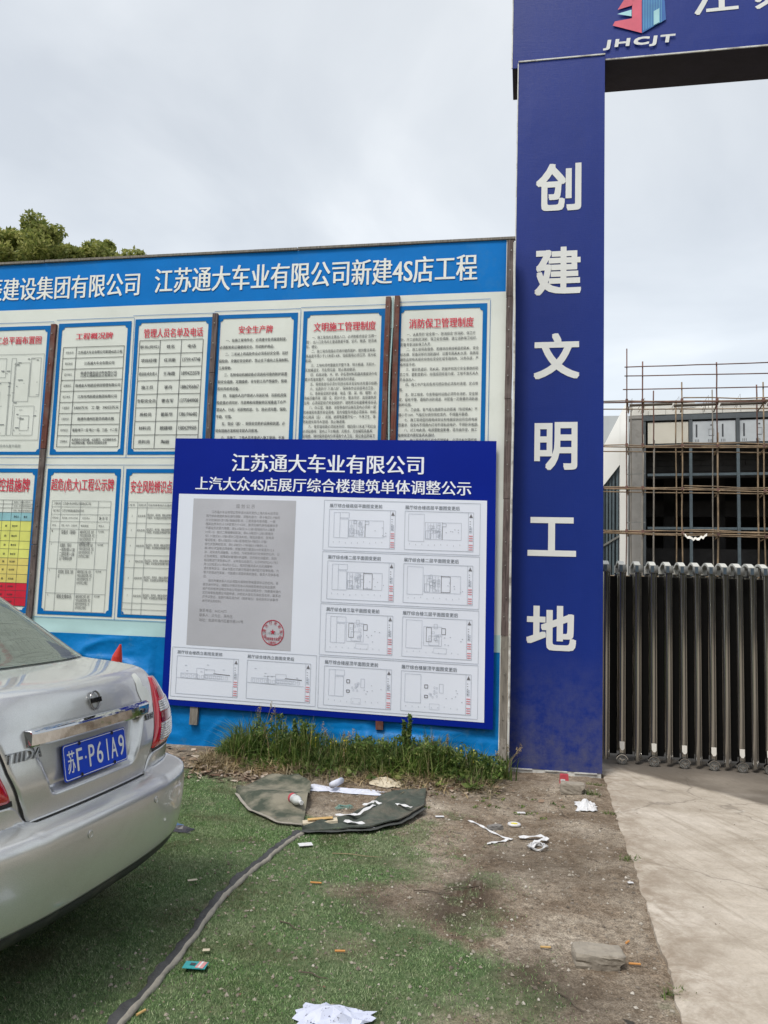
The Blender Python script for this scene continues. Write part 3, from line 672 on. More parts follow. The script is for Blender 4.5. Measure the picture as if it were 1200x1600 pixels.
for i, z in enumerate([2.305, 2.20, 2.06, 1.91, 1.76, 1.60, 1.43]):
    it += [(str(i + 1) if i else '序号', -3.755 - (.03 if not i else 0), -3.748 + (.02 if not i else 0), z - .01, z + .01, 0), ('高处坠落' if i else '风险点', -3.69, -3.61, z - .011, z + .011, 0),
           ('临边洞口、脚手架、模板支撑等作业\n不规范，安全帽安全带佩戴不到位' if i else '可能导致事故的主要因素', -3.59, -3.32, z - (.03 if i else .01), z + (.022 if i else .01), 0), ('坠落' if i else '类型', -3.28, -3.22, z - .01, z + .01, 0)]
btext(it, 'lettering', mt['print_black'], q3)

# timber battens with nails, frame
def batten(name, pts, w, mat, label=None, d=.032, base=None):
    """upright strip, pts [(x, z)...] from the top"""
    mb = MB()
    for (xa, za), (xb, zb) in zip(pts[:-1], pts[1:]):
        n = max(2, int((za - zb) / .25)); 
        ring = []
        for i in range(n + 1):
            x = xa + (xb - xa) * i / n; z = za + (zb - za) * i / n
            j = (float(fbm(z * 3, x, 70)) - .5) * .008
            y1 = BY - float(wr(x, z)) - .002; y0 = y1 - d * (.85 + .3 * float(vn(z * 2, x * 3, 71)))
            ring += [(x - w / 2 + j, y1, z), (x - w / 2 + j, y0, z), (x + w / 2 + j, y0, z), (x + w / 2 + j, y1, z)]
        f = [(0, 1, 2, 3)] + [(i * 4 + k, (i + 1) * 4 + k, (i + 1) * 4 + (k + 1) % 4, i * 4 + (k + 1) % 4) for i in range(n) for k in range(4)] + [(n * 4 + 3, n * 4 + 2, n * 4 + 1, n * 4)]
        mb.add(ring, f)
    o = mb.build(name, mt[mat], bd)
    if label: o['label'] = label
    nb = MB(); z = pts[0][1] - .1
    while z > pts[-1][1] + .05:
        x = np.interp(-z, [-p[1] for p in pts], [p[0] for p in pts]) + rnd.uniform(-.01, .01)
        y = BY - float(wr(x, z)) - .002 - d * 1.16
        nb.tube([(x, y, z), (x, y - .004, z)], .006, 6); z -= rnd.uniform(.14, .3)
    tag(nb.build('nails', mt['nail'], o), kind='stuff') if nb.v else None
    return o
batten('batten', [(-4.735, 4.14), (-4.745, 3.3), (-4.755, 2.86)], .055, 'timber_red', 'reddish batten')
batten('batten', [(-4.757, 2.855), (-4.765, 1.9)], .055, 'timber_grey'); batten('batten', [(-4.765, 1.895), (-4.77, 1.0)], .058, 'timber_grey')
batten('batten', [(-2.995, 4.19), (-3.0, 3.6)], .050, 'timber_grey'); batten('batten', [(-3.0, 3.595), (-2.998, 2.7)], .048, 'timber_grey')
batten('batten', [(-2.99, .62), (-2.985, .27)], .075, 'timber_pale', 'short weathered batten end under the poster')
batten('batten', [(-1.285, 4.29), (-1.29, 2.7)], .046, 'timber_red', 'left of the paired reddish battens', .036)
batten('batten', [(-1.20, 4.295), (-1.20, 2.7)], .046, 'timber_red', 'right of the paired reddish battens', .036)
batten('batten', [(-1.24, .42), (-1.24, .335)], .065, 'timber_red', 'batten stub below the poster')
mb = MB()      # torn dark slit and cable between the paired battens
mb.tube([(-1.243 + .006 * math.sin(z * 5), BY - .03, z) for z in np.linspace(4.28, 2.6, 16)], .007, 6)
mb.build('grey_cable', mt['banner_pale'], bd)
mb = MB(); brect(mb, -1.256, -1.232, 2.6, 4.0, .007); mb.build('slit', mt['dark'], bd)
for za, zb, m_ in ((4.775, 4.25, 'timber_grey'), (4.245, 3.3, 'timber_grey'), (3.295, 2.4, 'timber_grey'), (2.395, 1.2, 'timber_grey'), (1.195, .04, 'timber_pale')):
    batten('edge_post', [(-.160, za), (-.163, zb)], .062, m_, None, .045)
mb = MB(); mb.tube([(-.118 + .01 * math.sin(z * 2.3) * (1 if z > 4 else .3), BY - .05, z) for z in np.linspace(4.75, .1, 30)], .010, 6)
mb.build('white_cable', mt['edge_white'], bd)
mb = MB()
for a, b_ in ((-7.6, -4.9), (-4.89, -2.2), (-2.19, -.12)):
    mb = MB(); mb.bar((a, BY + .005, 4.812 + .004 * rnd.random()), (b_, BY + .005, 4.812), .05, .022); mb.build('top_rail', mt['timber_pale'], bd)
for x in (-7.3, -6, -4.8, -3.6, -2.4, -1.2, -.2):        # frame posts behind the sheet and their struts
    mb = MB(); mb.box((x - .04, BY + .075, 0), (x + .04, BY + .155, 4.79)); mb.build('frame_post', mt['timber_pale'], bd)
    mb = MB(); mb.bar((x, BY + .16, 3.2), (x, BY + 1.3, 0), .06, .06); mb.build('strut', mt['timber_pale'], bd)
for z in (.4, 1.7, 3.0, 4.5):
    mb = MB(); mb.box((-7.5, BY + .035, z - .03), (-.14, BY + .073, z + .03)); mb.build('frame_rail', mt['timber_pale'], bd)
mb = MB(); mb.add([(-7.58, BY + .03, .1), (-.17, BY + .03, .1), (-.17, BY + .03, 4.78), (-7.58, BY + .03, 4.78)], [(3, 2, 1, 0)]); mb.build('backing_sheet', mt['timber_pale'], bd)

# ================================================================ NEW POSTER leaning on the board
PW, PH = 3.062, 2.515
def Pf(x, z, off=0.):     # authored in board coordinates at the left column; sheet hangs 0.7 degrees askew
    u = x + 3.321; zz = z - .0122 * u
    bulge = .012 * np.sin(np.clip(u / PW, 0, 1) * math.pi) * np.sin(np.clip((2.95 - z) / PH, 0, 1) * math.pi)
    return (x + .012 * (2.95 - z) / 2.5, 6.812 - bulge - off, zz)
ps = thing('public_notice_poster', 'large new dark blue poster with white sheet of building plans, leaning on the board', 'poster', (-1.79, 6.81, .40))
def pgrid(x0, x1, z0, z1, off, nx=12, nz=10):
    vs = [Pf(x0 + (x1 - x0) * i / nx, z0 + (z1 - z0) * j / nz, off) for j in range(nz + 1) for i in range(nx + 1)]
    return vs, [(j * (nx + 1) + i, j * (nx + 1) + i + 1, (j + 1) * (nx + 1) + i + 1, (j + 1) * (nx + 1) + i) for j in range(nz) for i in range(nx)]
mb = MB(); v, f = pgrid(-3.321, -.259, .436, 2.951, 0); mb.add(v, f); v, f = pgrid(-3.321, -.259, .436, 2.951, -.006); mb.add(v, [q[::-1] for q in f])
nx = 13; rim = [i for i in range(nx)] + [j * nx + 12 for j in range(1, 11)] + [10 * nx + i for i in range(11, -1, -1)] + [j * nx for j in range(9, 0, -1)]
mb.f += [(rim[i], rim[i] + nx * 11, rim[(i + 1) % len(rim)] + nx * 11, rim[(i + 1) % len(rim)]) for i in range(len(rim))]; mb.m += [0] * len(rim)
mb.build('poster_sheet', mt['poster_blue'], ps, smooth=False)
mb = MB(); mb.add(*pgrid(-3.252, -.335, .490, 2.414, .003)); wp = mb.build('white_field', mt['poster_white'], ps)
def ptext(items, name, mat, parent, off=.006, **k):
    mb = MB()
    for body, x0, x1, z0, z1, bo in items:
        v, f = textmesh(body, x0, x1, z0, z1, lambda a, c: Pf(a, c, off), bo, **k); mb.add(v, f)
    return tag(mb.build(name, mat, parent), kind='stuff')
for a_ in (('江苏通大车业有限公司', -2.735, -.905, 2.633, 2.812), ('上汽大众4S店展厅综合楼建筑单体调整公示', -3.09, -.475, 2.452, 2.586)): splitchars(*a_, lambda a, c: Pf(a, c, .004), .020, 'character', mt['poster_print'], ps)
mb = MB(); mb.add(*pgrid(-3.10, -2.087, .998, 2.372, .0045, 6, 8)); dc = mb.build('document_copy', mt['poster_paper'], wp)
DOC = '''　　江苏通大车业有限公司申请对其开发的上海大众4S店项目
展厅综合楼建筑单体进行调整，调整内容为：原十轴交D-F轴间
分立柱轴线D至G轴1轴轴线取消；二层南面布局调整，一层
层高由原来的15.5米变更为17.58米；屋顶阳棚托换和楼梯扶手
平面造型变更为雨棚；原B-H轴交10-12轴1层轴线为A-2轴至
20交-12）轴分二层楼梯间取消；原A-G轴交7-12轴1层墙体
交1-10轴交B5-12轴1部分口型消火栓，增加设备间，配电房
增设轻墙；原A-E轴交3-15轴1层墙线为F-F轴交5-15轴1
部分次型两侧取消；原D-E轴交3-17米轴D5-F轴交5-15
轴1部分次型增设疏楼梯；原屋顶檐口壁至29.8米变更为12.8
米，其他详见调整图。公用线。为体现规划行政审批的公开、公
正和透明性，保障规划管理科学透明，现将规划调整前、后的
相应图进行审批前公示，以听取公众意见。公示时间为2021年5
月12日起至2021年5月25日止，相关利害关系人对此调整申
请方案有异议，请以书面方式提交南通市通州区行政审批局，为
便于我局进行答复，书面建议须提供真实姓名、联系人及联系电
话。
　　相关利害关系人对此调整方案同时享有要求听证的权利。若
要求进行听证，请提公示情况至本人所持有的有效证明及建筑
房产权的有效证明文件及公司或本人身份证明文件，向南通市通州
区行政审批局提出书面申请，并附本人签名及审批后名称，联系方
式予以登记。逾期代局将视为听（放弃单位）自动放弃对该事项
进行听证的权利。'''
ptext([('规 划 公 示', -2.67, -2.485, 2.29, 2.328, .0), (DOC, -2.965, -2.20, 1.402, 2.262, 0), ('联系电话：86524875\n联系人：沈先生、吴先生\n地址：南通市通州区碧华路197号', -2.985, -2.55, 1.222, 1.34, .0), ('2021年5月11日', -2.37, -2.17, 1.135, 1.16, 0)], 'lettering', mt['poster_grey'], dc, .0058, line=1.35)
sb = MB()
def ann(cx, cz, r0, r1, n=36):
    vs = [Pf(cx + r * math.cos(a) * .93, cz + r * math.sin(a), .0075) for a in np.linspace(0, 2 * math.pi, n, endpoint=False) for r in (r0, r1)]
    sb.add(vs, [(2 * i, 2 * i + 1, (2 * i + 3) % (2 * n), (2 * i + 2) % (2 * n)) for i in range(n)])
SX, SZ = -2.262, 1.155
ann(SX, SZ, .108, .116); 
st = [(SX + (.028 if i % 2 == 0 else .011) * math.sin(i * math.pi / 5), SZ + .005 + (.028 if i % 2 == 0 else .011) * math.cos(i * math.pi / 5)) for i in range(10)]
sb.add([Pf(SX, SZ + .005, .0075)] + [Pf(a, c, .0075) for a, c in st], [(0, 1 + (i + 1) % 10, 1 + i) for i in range(10)])
for i, ch in enumerate('南通市行政审批局'):
    a = R(205 - 230 * i / 7 + 0); g, f = glyphs(ch)
    rr = .088; ca, sa = math.cos(a - math.pi / 2), math.sin(a - math.pi / 2)
    q = []
    for p in g:
        du, dv = (p[0] - .5) * .030, (p[1] - .5) * .034
        q.append(Pf(SX + .93 * (rr * math.cos(a) + du * ca - dv * sa), SZ + rr * math.sin(a) + du * sa + dv * ca, .0075))
    sb.add(q, f)
v, f = textmesh('行政审批专用章', SX - .07, SX + .07, SZ - .072, SZ - .042, lambda a, c: Pf(a, c, .0075), .02); sb.add(v, f)
v, f = textmesh('（通州）', SX - .035, SX + .035, SZ - .104, SZ - .078, lambda a, c: Pf(a, c, .0075), .02); sb.add(v, f)
sb.build('round_stamp', mt['stamp_red'], dc)
def pl(mb, x0, z0, x1, z1, w=.004, off=.006):
    d = math.hypot(x1 - x0, z1 - z0); nx_, nz_ = -(z1 - z0) / d * w / 2, (x1 - x0) / d * w / 2
    k = max(1, int(d / .3)); vs = []
    for i in range(k + 1):
        x = x0 + (x1 - x0) * i / k; z = z0 + (z1 - z0) * i / k; vs += [Pf(x + nx_, z + nz_, off), Pf(x - nx_, z - nz_, off)]
    mb.add(vs, [(2 * i, 2 * i + 1, 2 * i + 3, 2 * i + 2) for i in range(k)])
def prc(mb, x0, x1, z0, z1, w=.003):
    for q in ((x0, z0, x1, z0), (x1, z0, x1, z1), (x1, z1, x0, z1), (x0, z1, x0, z0)): pl(mb, *q, w)
def fillr(mb, x0, x1, z0, z1, off=.0062): mb.add([Pf(x0, z0, off), Pf(x1, z0, off), Pf(x1, z1, off), Pf(x0, z1, off)], [(0, 1, 2, 3)])
frames = [(-1.817, -.393, 2.385 - .4715 * i - .457, 2.385 - .4715 * i) for i in range(4)] + [(-3.235, -1.84, .522, .973)]
names = ['底层平面图', '二层平面图', '三层平面图', '屋顶平面图', '西立面图']
r3 = random.Random(5)
for i, (x0, x1, z0, z1) in enumerate(frames):
    mb = MB(); prc(mb, x0, x1, z0, z1, .004); fr = mb.build('drawing_frame', mt['poster_line'], wp)
    for k, (a, b_) in enumerate(((.052, .664), (.752, 1.366)) if i < 4 else ((.05, .655), (.74, 1.342))):
        xa, xb = x0 + a, x0 + b_; zt_ = z1 - (.082 if i < 4 else .078); zb_ = zt_ - .345
        mb = MB(); prc(mb, xa, xb, zb_, zt_, .004); pl(mb, xb - .045, zb_, xb - .045, zt_, .003); wv = xb - xa
        dr = mb.build('plan_drawing', mt['poster_line'], wp)
        mb = MB(); f1, f2 = MB(), MB()
        def P_(u, w_): return xa + u * (wv - .05), zb_ + w_ * (zt_ - zb_)
        def rc(u0, u1, w0, w1, t_=.0028, m__=None):
            a0, b0 = P_(u0, w0); a1, b1 = P_(u1, w1); prc(m__ or mb, a0, a1, b0, b1, t_)
        lk = MB()
        if i == 4:
            rc(.08, .38, .42, .55); rc(.36, .5, .42, .70 if k == 0 else .62); rc(.5, .68, .56, .68); rc(.5, .8, .46, .53); a0, b0 = P_(.66, .58); a1, b1 = P_(.95, .56); pl(lk, a0, b0, a1, b1, .006)
            for q in range(12): u = .1 + q * .07; rc(u, u + .04, .44, .52, .002)
            a0, b0 = P_(.0, .42); a1, b1 = P_(.98, .40); pl(mb, a0, b0, a1, b1, .003)
            for q in range(6): u = r3.uniform(.1, .9); a0, b0 = P_(u, r3.uniform(.6, .8)); pl(mb, a0, b0, a0 + .02, b0, .005)
        else:
            if k == 0: rc(.08, .18, .25, .92); rc(.18, .32, .25, .75); rc(.18, .33, .78, .92)
            else: rc(.06, .31, .22, .93)
            if i < 2:
                rc(.33, .9, .28, .72); rc(.6, .6001, .28, .72, .004, lk); rc(.34, .42, .3, .5); rc(.6, .66 if i == 0 else .74, .62 if i == 0 else .3, .70, .004, lk if i else mb)
                for q in range(16): u = r3.uniform(.36, .56); w_ = r3.uniform(.3, .65); rc(u, u + r3.uniform(.02, .06), w_, w_ + r3.uniform(.03, .1), .0022)
                for q in range(5): rc(.37 + q * .045, .3701 + q * .045, .3, .7, .0018)
            elif i == 2:
                rc(.34, .62, .3, .78); rc(.38, .46, .4, .76, .0035, lk); rc(.62, .68, .6, .75, .004, lk); rc(.42, .58, .32, .55); rc(.50, .55, .74, .85)
                for q in range(8): u = r3.uniform(.4, .58); w_ = r3.uniform(.35, .7); rc(u, u + .04, w_, w_ + .05, .002)
                rc(.5, .7, .12, .25, .002)
            else:
                rc(.37, .42, .60, .68, .005, lk); rc(.37, .42, .36, .42, .005, lk); rc(.6, .66, .5, .72)
                for q in range(10): u = r3.uniform(.42, .56); w_ = r3.uniform(.35, .7); rc(u, u + .02, w_, w_ + .04, .002)
                rc(.45, .6, .08, .22, .0018)
            for q in range(9): u = .08 + q * .10; a0, b0 = P_(u, .10 + r3.uniform(0, .04)); pl(mb, a0, b0, a0, b0 + .012, .004)
            for q in range(6): u = r3.uniform(.65, .95); a0, b0 = P_(u, r3.uniform(.3, .6)); pl(mb, a0, b0, a0 + .01, b0, .006)
        tag(mb.build('plan_lines', mt['poster_line'], dr), kind='stuff')
        # north arrow, notes and red seals in the title strip
        xc = xb - .0225
        lk.add([Pf(xc - .016, zt_ - .045, .0062), Pf(xc + .016, zt_ - .045, .0062), Pf(xc, zt_ - .012, .0062)], [(0, 1, 2)])
        for q in range(5): pl(lk, xc - .012, zt_ - .08 - q * .022, xc - .002, zt_ - .08 - q * .022, .004)
        tag(lk.build('plan_ink', mt['poster_faint'], dr), kind='stuff')
        for q in range(6): fillr(f1, xc - .017, xc + .017, zb_ + .012 + q * .02 + (.02 if q > 2 else 0), zb_ + .020 + q * .02 + (.02 if q > 2 else 0))
        tag(f1.build('red_seals', mt['poster_pink'], dr), kind='stuff')
        for q in range(4): fillr(f2, xc - .015, xc + .012, zb_ + .165 + q * .014, zb_ + .170 + q * .014)
        tag(f2.build('notes', mt['poster_line'], dr), kind='stuff')
        lw = .49 if i < 4 else .445
        ptext([('展厅综合楼' + names[i] + ('变更前' if k == 0 else '变更后'), xa, xa + lw, z1 - (.066 if i < 4 else .060), z1 - (.030 if i < 4 else .028), 0)], 'lettering', mt['poster_ink'], dr, .0062)

# ================================================================ GATEWAY (blue sheet-clad pillars and beam)
gw = thing('gateway', 'tall blue site gateway with white characters down its pillar and a beam across', 'gateway', (.28, 7.25, 0))
def facegrid(x0, x1, z0, z1, y, amp, seed, n=.12, lean=0):
    nx = max(2, int((x1 - x0) / n)); nz = max(2, int((z1 - z0) / n)); vs = []
    for j in range(nz + 1):
        for i in range(nx + 1):
            u, w = i / nx, j / nz; x = x0 + (x1 - x0) * u; z = z0 + (z1 - z0) * w
            e_ = min(1, 6 * min(u, 1 - u)) * min(1, 12 * min(w, 1 - w))
            vs.append((x, y - amp * e_ * (float(fbm(x * 1.1, z * .9, seed)) - .35), z))
    return vs, [(j * (nx + 1) + i, j * (nx + 1) + i + 1, (j + 1) * (nx + 1) + i + 1, (j + 1) * (nx + 1) + i) for j in range(nz) for i in range(nx)], nx, nz
def cladbox(name, x0, x1, y0, y1, z0, z1, mat, parent, amp=.02, seed=1, lab=None):
    vs, fs, nx, nz = facegrid(x0, x1, z0, z1, y0, amp, seed)
    rim = [i for i in range(nx + 1)] + [j * (nx + 1) + nx for j in range(1, nz + 1)] + [nz * (nx + 1) + i for i in range(nx - 1, -1, -1)] + [j * (nx + 1) for j in range(nz - 1, 0, -1)]
    k = len(vs); vs = vs + [(vs[i][0], y1, vs[i][2]) for i in rim]; m_ = len(rim)
    fs = fs + [(rim[(i + 1) % m_], rim[i], k + i, k + (i + 1) % m_) for i in range(m_)] + [tuple(range(k + m_ - 1, k - 1, -1))]
    o = link(name, vs, fs, mat, parent)
    if lab: o['label'] = lab
    return o
pil = cladbox('pillar_cladding', -.118, .684, 7.04, 7.50, .045, 6.655, mt['gate_blue'], gw, .012, 81)
mb = MB(); mb.box((-.113, 7.045, -.01), (.675, 7.49, .044)); mb.build('pillar_foot', mt['edge_white'], pil)
mb = MB(); mb.bar((-.120, 7.035, 6.655), (.686, 7.035, 6.655), .012, .012); mb.bar((-.122, 7.040, .1), (-.122, 7.040, 6.64), .009, .009)
for x in (-.1, .2, .45):
    mb.bar((x, 7.036, .038), (x + .19, 7.036, .040), .008, .010)
mb.build('pale_edge_strip', mt['edge_white'], pil)
cladbox('pillar_cladding', 8.30, 9.10, 7.04, 7.50, .045, 6.655, mt['gate_blue'], gw, .012, 82)
bm_ = cladbox('beam_cladding', -.178, 9.18, 7.062, 7.545, 6.612, 8.25, mt['gate_blue'], gw, .02, 83)
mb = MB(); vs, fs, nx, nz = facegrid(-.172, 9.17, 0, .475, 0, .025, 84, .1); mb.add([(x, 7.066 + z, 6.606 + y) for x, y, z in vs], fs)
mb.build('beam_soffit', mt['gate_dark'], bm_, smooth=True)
mb = MB(); mb.bar((.69, 7.055, 6.612), (9.1, 7.055, 6.612), .012, .012); mb.bar((-.182, 7.06, 6.61), (-.182, 7.06, 8.2), .01, .01); mb.build('pale_edge_strip', mt['edge_white'], bm_)
def onface(y, x0, x1, z0, z1, amp, seed, off):
    def fn(a, c):
        u, w = (a - x0) / (x1 - x0), (c - z0) / (z1 - z0); e_ = np.minimum(1, 6 * np.minimum(u, 1 - u)) * np.minimum(1, 12 * np.minimum(w, 1 - w))
        return (a, y - amp * e_ * (fbm(a * 1.1, c * .9, seed) - .35) - off, c)
    return fn
G = onface(7.04, -.118, .684, .045, 6.655, .012, 81, .003)
for ch, x0, x1, z0, z1 in (('创', .060, .475, 5.135, 5.602), ('建', .058, .480, 4.323, 4.785), ('文', .060, .470, 3.529, 3.96), ('明', .075, .456, 2.687, 3.129), ('工', .026, .451, 1.909, 2.26), ('地', .025, .457, 1.076, 1.47)):
    v, f = textmesh(ch, x0, x1, z0, z1, G, .027); link('character', v, f, mt['gate_letter'], pil)
x = 1.475
GB = onface(7.062, -.178, 9.18, 6.612, 8.25, .02, 83, .004)
for ch in '江苏均鸿辰建设集团有限公司':
    v, f = textmesh(ch, x, x + .40, 6.965, 7.37, GB, .023); link('character', v, f, mt['gate_letter'], bm_); x += .535
v, f = textmesh('JHCJT', .672, 1.312, 6.700, 6.803, lambda a, c: (a + .15 * (c - 6.75), 7.046, c), .05, spacing=1.2); link('acronym_lettering', v, f, mt['gate_letter'], bm_)
def flat(name, polys, mat, par, y=7.047):
    mb = MB()
    for p in polys: mb.add([(a, y, c) for a, c in p], [tuple(range(len(p)))])
    return mb.build(name, mt[mat], par)
lg = flat('emblem', [[(.755, 6.945), (1.018, 6.842), (1.018, 7.42), (.95, 7.30), (.93, 7.10), (.93, 7.00), (.775, 6.985)], [(.80, 7.10), (.93, 7.13), (.99, 7.40), (.86, 7.20)]], 'logo_red', bm_)
flat('emblem_blue_half', [[(1.022, 6.842), (1.235, 6.955), (1.225, 7.14), (1.16, 7.32), (1.022, 7.42)]], 'logo_blue', lg)
flat('emblem_stripes', [[(1.03 + i * .0145, 6.862 + i * .006), (1.036 + i * .0145, 6.864 + i * .006), (1.036 + i * .0145, 7.38 - i * .014), (1.03 + i * .0145, 7.38 - i * .014)] for i in range(12)], 'logo_stripe', lg, 7.044)
flat('emblem_window', [[(1.125, 6.905), (1.175, 6.93), (1.175, 7.07), (1.125, 7.045)]], 'logo_pale', lg, 7.041)
flat('emblem_pennant', [[(.795, 7.055), (.925, 7.018), (.925, 7.085)]], 'logo_pale', lg, 7.044)

# ================================================================ RETRACTABLE GATE
rg = thing('retractable_gate', 'folded stainless retractable gate of dark upright tubes on small castor wheels', 'gate', (1.9, 7.85, 0.016))
px_ = [.772, .917, 1.061, 1.202, 1.34, 1.47, 1.597, 1.725, 1.847, 1.968, 2.085, 2.20]
while len(px_) < 30: px_.append(px_[-1] + .118)
GY0, GY1 = 7.66, 8.02; GZ = .016
def tubeprism(mb, x, y, w, d, z0, z1, n=20):      # rounded flat-sided tube
    pts = []
    for k in range(n):
        a = 2 * math.pi * k / n; c, s = math.cos(a), math.sin(a)
        pts.append((x + math.copysign(abs(c) ** .9, c) * w / 2, y + math.copysign(abs(s) ** .9, s) * d / 2))
    mb.add([(a, b, z0) for a, b in pts] + [(a, b, z1) for a, b in pts], [(i, (i + 1) % n, n + (i + 1) % n, n + i) for i in range(n)])
    mb.add([(a, b, z0) for a, b in pts], [tuple(range(n - 1, -1, -1))]); mb.add([(a, b, z1) for a, b in pts], [tuple(range(n))])
protoparts = {}
def gp(key, name, mat, par, fn, x, smooth=False):
    if key not in protoparts:
        mb = MB(); fn(mb); o = mb.build(name, mt[mat], par, smooth=smooth); o['x0'] = x; protoparts[key] = o; 
        if 'tube' in name:
            o.data.polygons.foreach_set('use_smooth', [len(p_.vertices) == 4 for p_ in o.data.polygons])
        return o
    o = protoparts[key].copy(); C.objects.link(o); o.parent = par; return o
for i, x in enumerate(px_):
    wheeled = i % 2 == 1
    X0 = px_[1] if wheeled else px_[0]
    key = 'w' if wheeled else 'l'
    zb = .20 if wheeled else .035
    ft = gp(key + 'tube', 'front_tube', 'steel', rg, lambda mb: tubeprism(mb, X0, GY0, .052, .05, GZ + zb, 1.80), X0)
    sp = gp(key + 'side', 'side_tube', 'steel', rg, lambda mb: tubeprism(mb, X0 + .032, GY0 + .028, .022, .03, GZ + .05, 1.80), X0)
    bk = gp(key + 'rear', 'rear_tube', 'steel', rg, lambda mb: (tubeprism(mb, X0, GY1, .06, .05, GZ + .05, 1.79), tubeprism(mb, X0, GY0 + .16, .04, .03, GZ + .1, 1.78)), X0)
    cp = gp(key + 'cap', 'tube_cap', 'cap_grey', rg, lambda mb: mb.box((X0 - .030, GY0 - .030, 1.802), (X0 + .046, GY0 + .045, 1.872), .003), X0)
    cf = gp(key + 'capf', 'cap_front', 'cap_blue', rg, lambda mb: mb.box((X0 - .022, GY0 - .034, 1.806), (X0 + .006, GY0 - .0305, 1.866)), X0)
    def arch(mb):
        L0, L1 = GY0 - .015, GY1 + .02; n = 14; ring = []
        for k in range(n + 1):
            u = k / n; y = L0 + (L1 - L0) * u; h = 1.868 + .046 * math.sin(math.pi * min(1, max(0, (u - .08) / .84))) ** 1.2; th = .022
            ring += [(X0 - .020, y, h), (X0 + .034, y, h), (X0 + .034, y, h - th), (X0 - .020, y, h - th)]
        mb.add(ring, [(3, 2, 1, 0)] + [(k * 4 + j, k * 4 + (j + 1) % 4, k * 4 + 4 + (j + 1) % 4, k * 4 + 4 + j) for k in range(n) for j in range(4)] + [(n * 4, n * 4 + 1, n * 4 + 2, n * 4 + 3)])
        mb.box((X0 - .024, GY1 - .035, 1.80), (X0 + .038, GY1 + .035, 1.874))
    ar = gp(key + 'arch', 'top_arch', 'cap_pale', rg, arch, X0)
    inf = gp(key + 'inf', 'infill_channel', 'steel_black', rg, lambda mb: (mb.box((X0 + .046, GY0 + .09, GZ + .07), (X0 + .112, GY0 + .13, 1.765)), mb.box((X0 + .05, GY1 - .05, GZ + .07), (X0 + .118, GY1 - .02, 1.75))), X0)
    ps_ = [ft, sp, bk, cp, cf, ar, inf]
    if wheeled:
        nk = gp('neck', 'wheel_fork', 'steel', rg, lambda mb: (mb.box((X0 - .017, GY0 - .02, GZ + .05), (X0 + .017, GY0 + .02, GZ + .21)),), X0)
        tg = gp('tag', 'white_tag', 'tag_white', rg, lambda mb: mb.prism([(-.020, .205), (.024, .205), (.024, .145), (.014, .128), (-.004, .128), (-.018, .15)], lambda u, v, d: (X0 + u, GY0 - .027 - d, GZ + v), 0, .004), X0)
        def wheel(mb):
            mb.tube([(X0, GY0 - .052, GZ + .041), (X0, GY0 - .020, GZ + .041)], .041, 24)
        wh = gp('wheel', 'wheel', 'cap_grey', rg, wheel, X0)
        def rim(mb):
            for k in range(3):
                a = k * 2 * math.pi / 3 + .4; mb.bar((X0, GY0 - .0545, GZ + .041), (X0 + .028 * math.cos(a), GY0 - .0545, GZ + .041 + .028 * math.sin(a)), .006, .011)
            pts = [(X0 + .030 * math.cos(a), GY0 - .0545, GZ + .041 + .030 * math.sin(a)) for a in np.linspace(0, 2 * math.pi, 17)]; mb.tube(pts, .005, 6)
            mb.tube([(X0, GY0 - .060, GZ + .041), (X0, GY0 - .05, GZ + .041)], .011, 10)
        rm = gp('rim', 'wheel_rim', 'chrome', rg, rim, X0)
        def fender(mb):
            n = 10; ring = []
            for k in range(n + 1):
                a = R(8 + 164 * k / n)
                for rr, yy in ((.047, -.060), (.054, -.060), (.054, -.012), (.047, -.012)): ring.append((X0 + rr * math.cos(a), GY0 + yy, GZ + .041 + rr * math.sin(a)))
            mb.add(ring, [(k * 4 + j, k * 4 + (j + 1) % 4, k * 4 + 4 + (j + 1) % 4, k * 4 + 4 + j) for k in range(n) for j in range(4)] + [(0, 1, 2, 3), (n * 4 + 3, n * 4 + 2, n * 4 + 1, n * 4)])
        fd = gp('fender', 'wheel_guard', 'chrome', rg, fender, X0)
        ps_ += [nk, tg, wh, rm, fd]
    for o in ps_: o.location.x = x - X0 + (0 if True else 0)
for k in range(4):        # crossing links low behind the tubes
    mb = MB(); z = .35 + k * .4
    for i in range(len(px_) - 1): mb.bar((px_[i], GY0 + .2, z + (.12 if i % 2 else -.12)), (px_[i + 1], GY0 + .2, z + (-.12 if i % 2 else .12)), .012, .03)
    mb.build('scissor_link', mt['steel_black'], rg)

# ================================================================ BUILDING UNDER CONSTRUCTION + SCAFFOLDING
FA = R(-7); FU = Vector((math.cos(FA), math.sin(FA), 0)); FN = Vector((-FU.y, FU.x, 0)); FO = Vector((3.12, 25, 0))
def F(u, d, z): return FO + FU * u + FN * d + Vector((0, 0, z))
def fbox(mb, u0, u1, d0, d1, z0, z1):
    c = [F(u0, d0, z0), F(u1, d0, z0), F(u1, d1, z0), F(u0, d1, z0), F(u0, d0, z1), F(u1, d0, z1), F(u1, d1, z1), F(u0, d1, z1)]
    return mb.add(c, [(3, 2, 1, 0), (4, 5, 6, 7), (0, 1, 5, 4), (1, 2, 6, 5), (2, 3, 7, 6), (3, 0, 4, 7)])
cb = thing('showroom_building', 'unfinished showroom building with dark open glazing frames behind bamboo scaffolding', 'building', tuple(F(6, 6, 0)))
def cpart(name, mat, boxes, par=None, bevel=0):
    mb = MB()
    for b in boxes: fbox(mb, *b)
    return mb.build(name, mt[mat], par or cb, bevel=bevel)
D0 = 1.8
cpart('corner_column', 'concrete_col', [(.13, .53, D0, D0 + .45, 0, 7.50)])
cpart('column_head', 'concrete_col', [(.10, .56, D0 - .03, D0 + .5, 7.505, 7.60)])
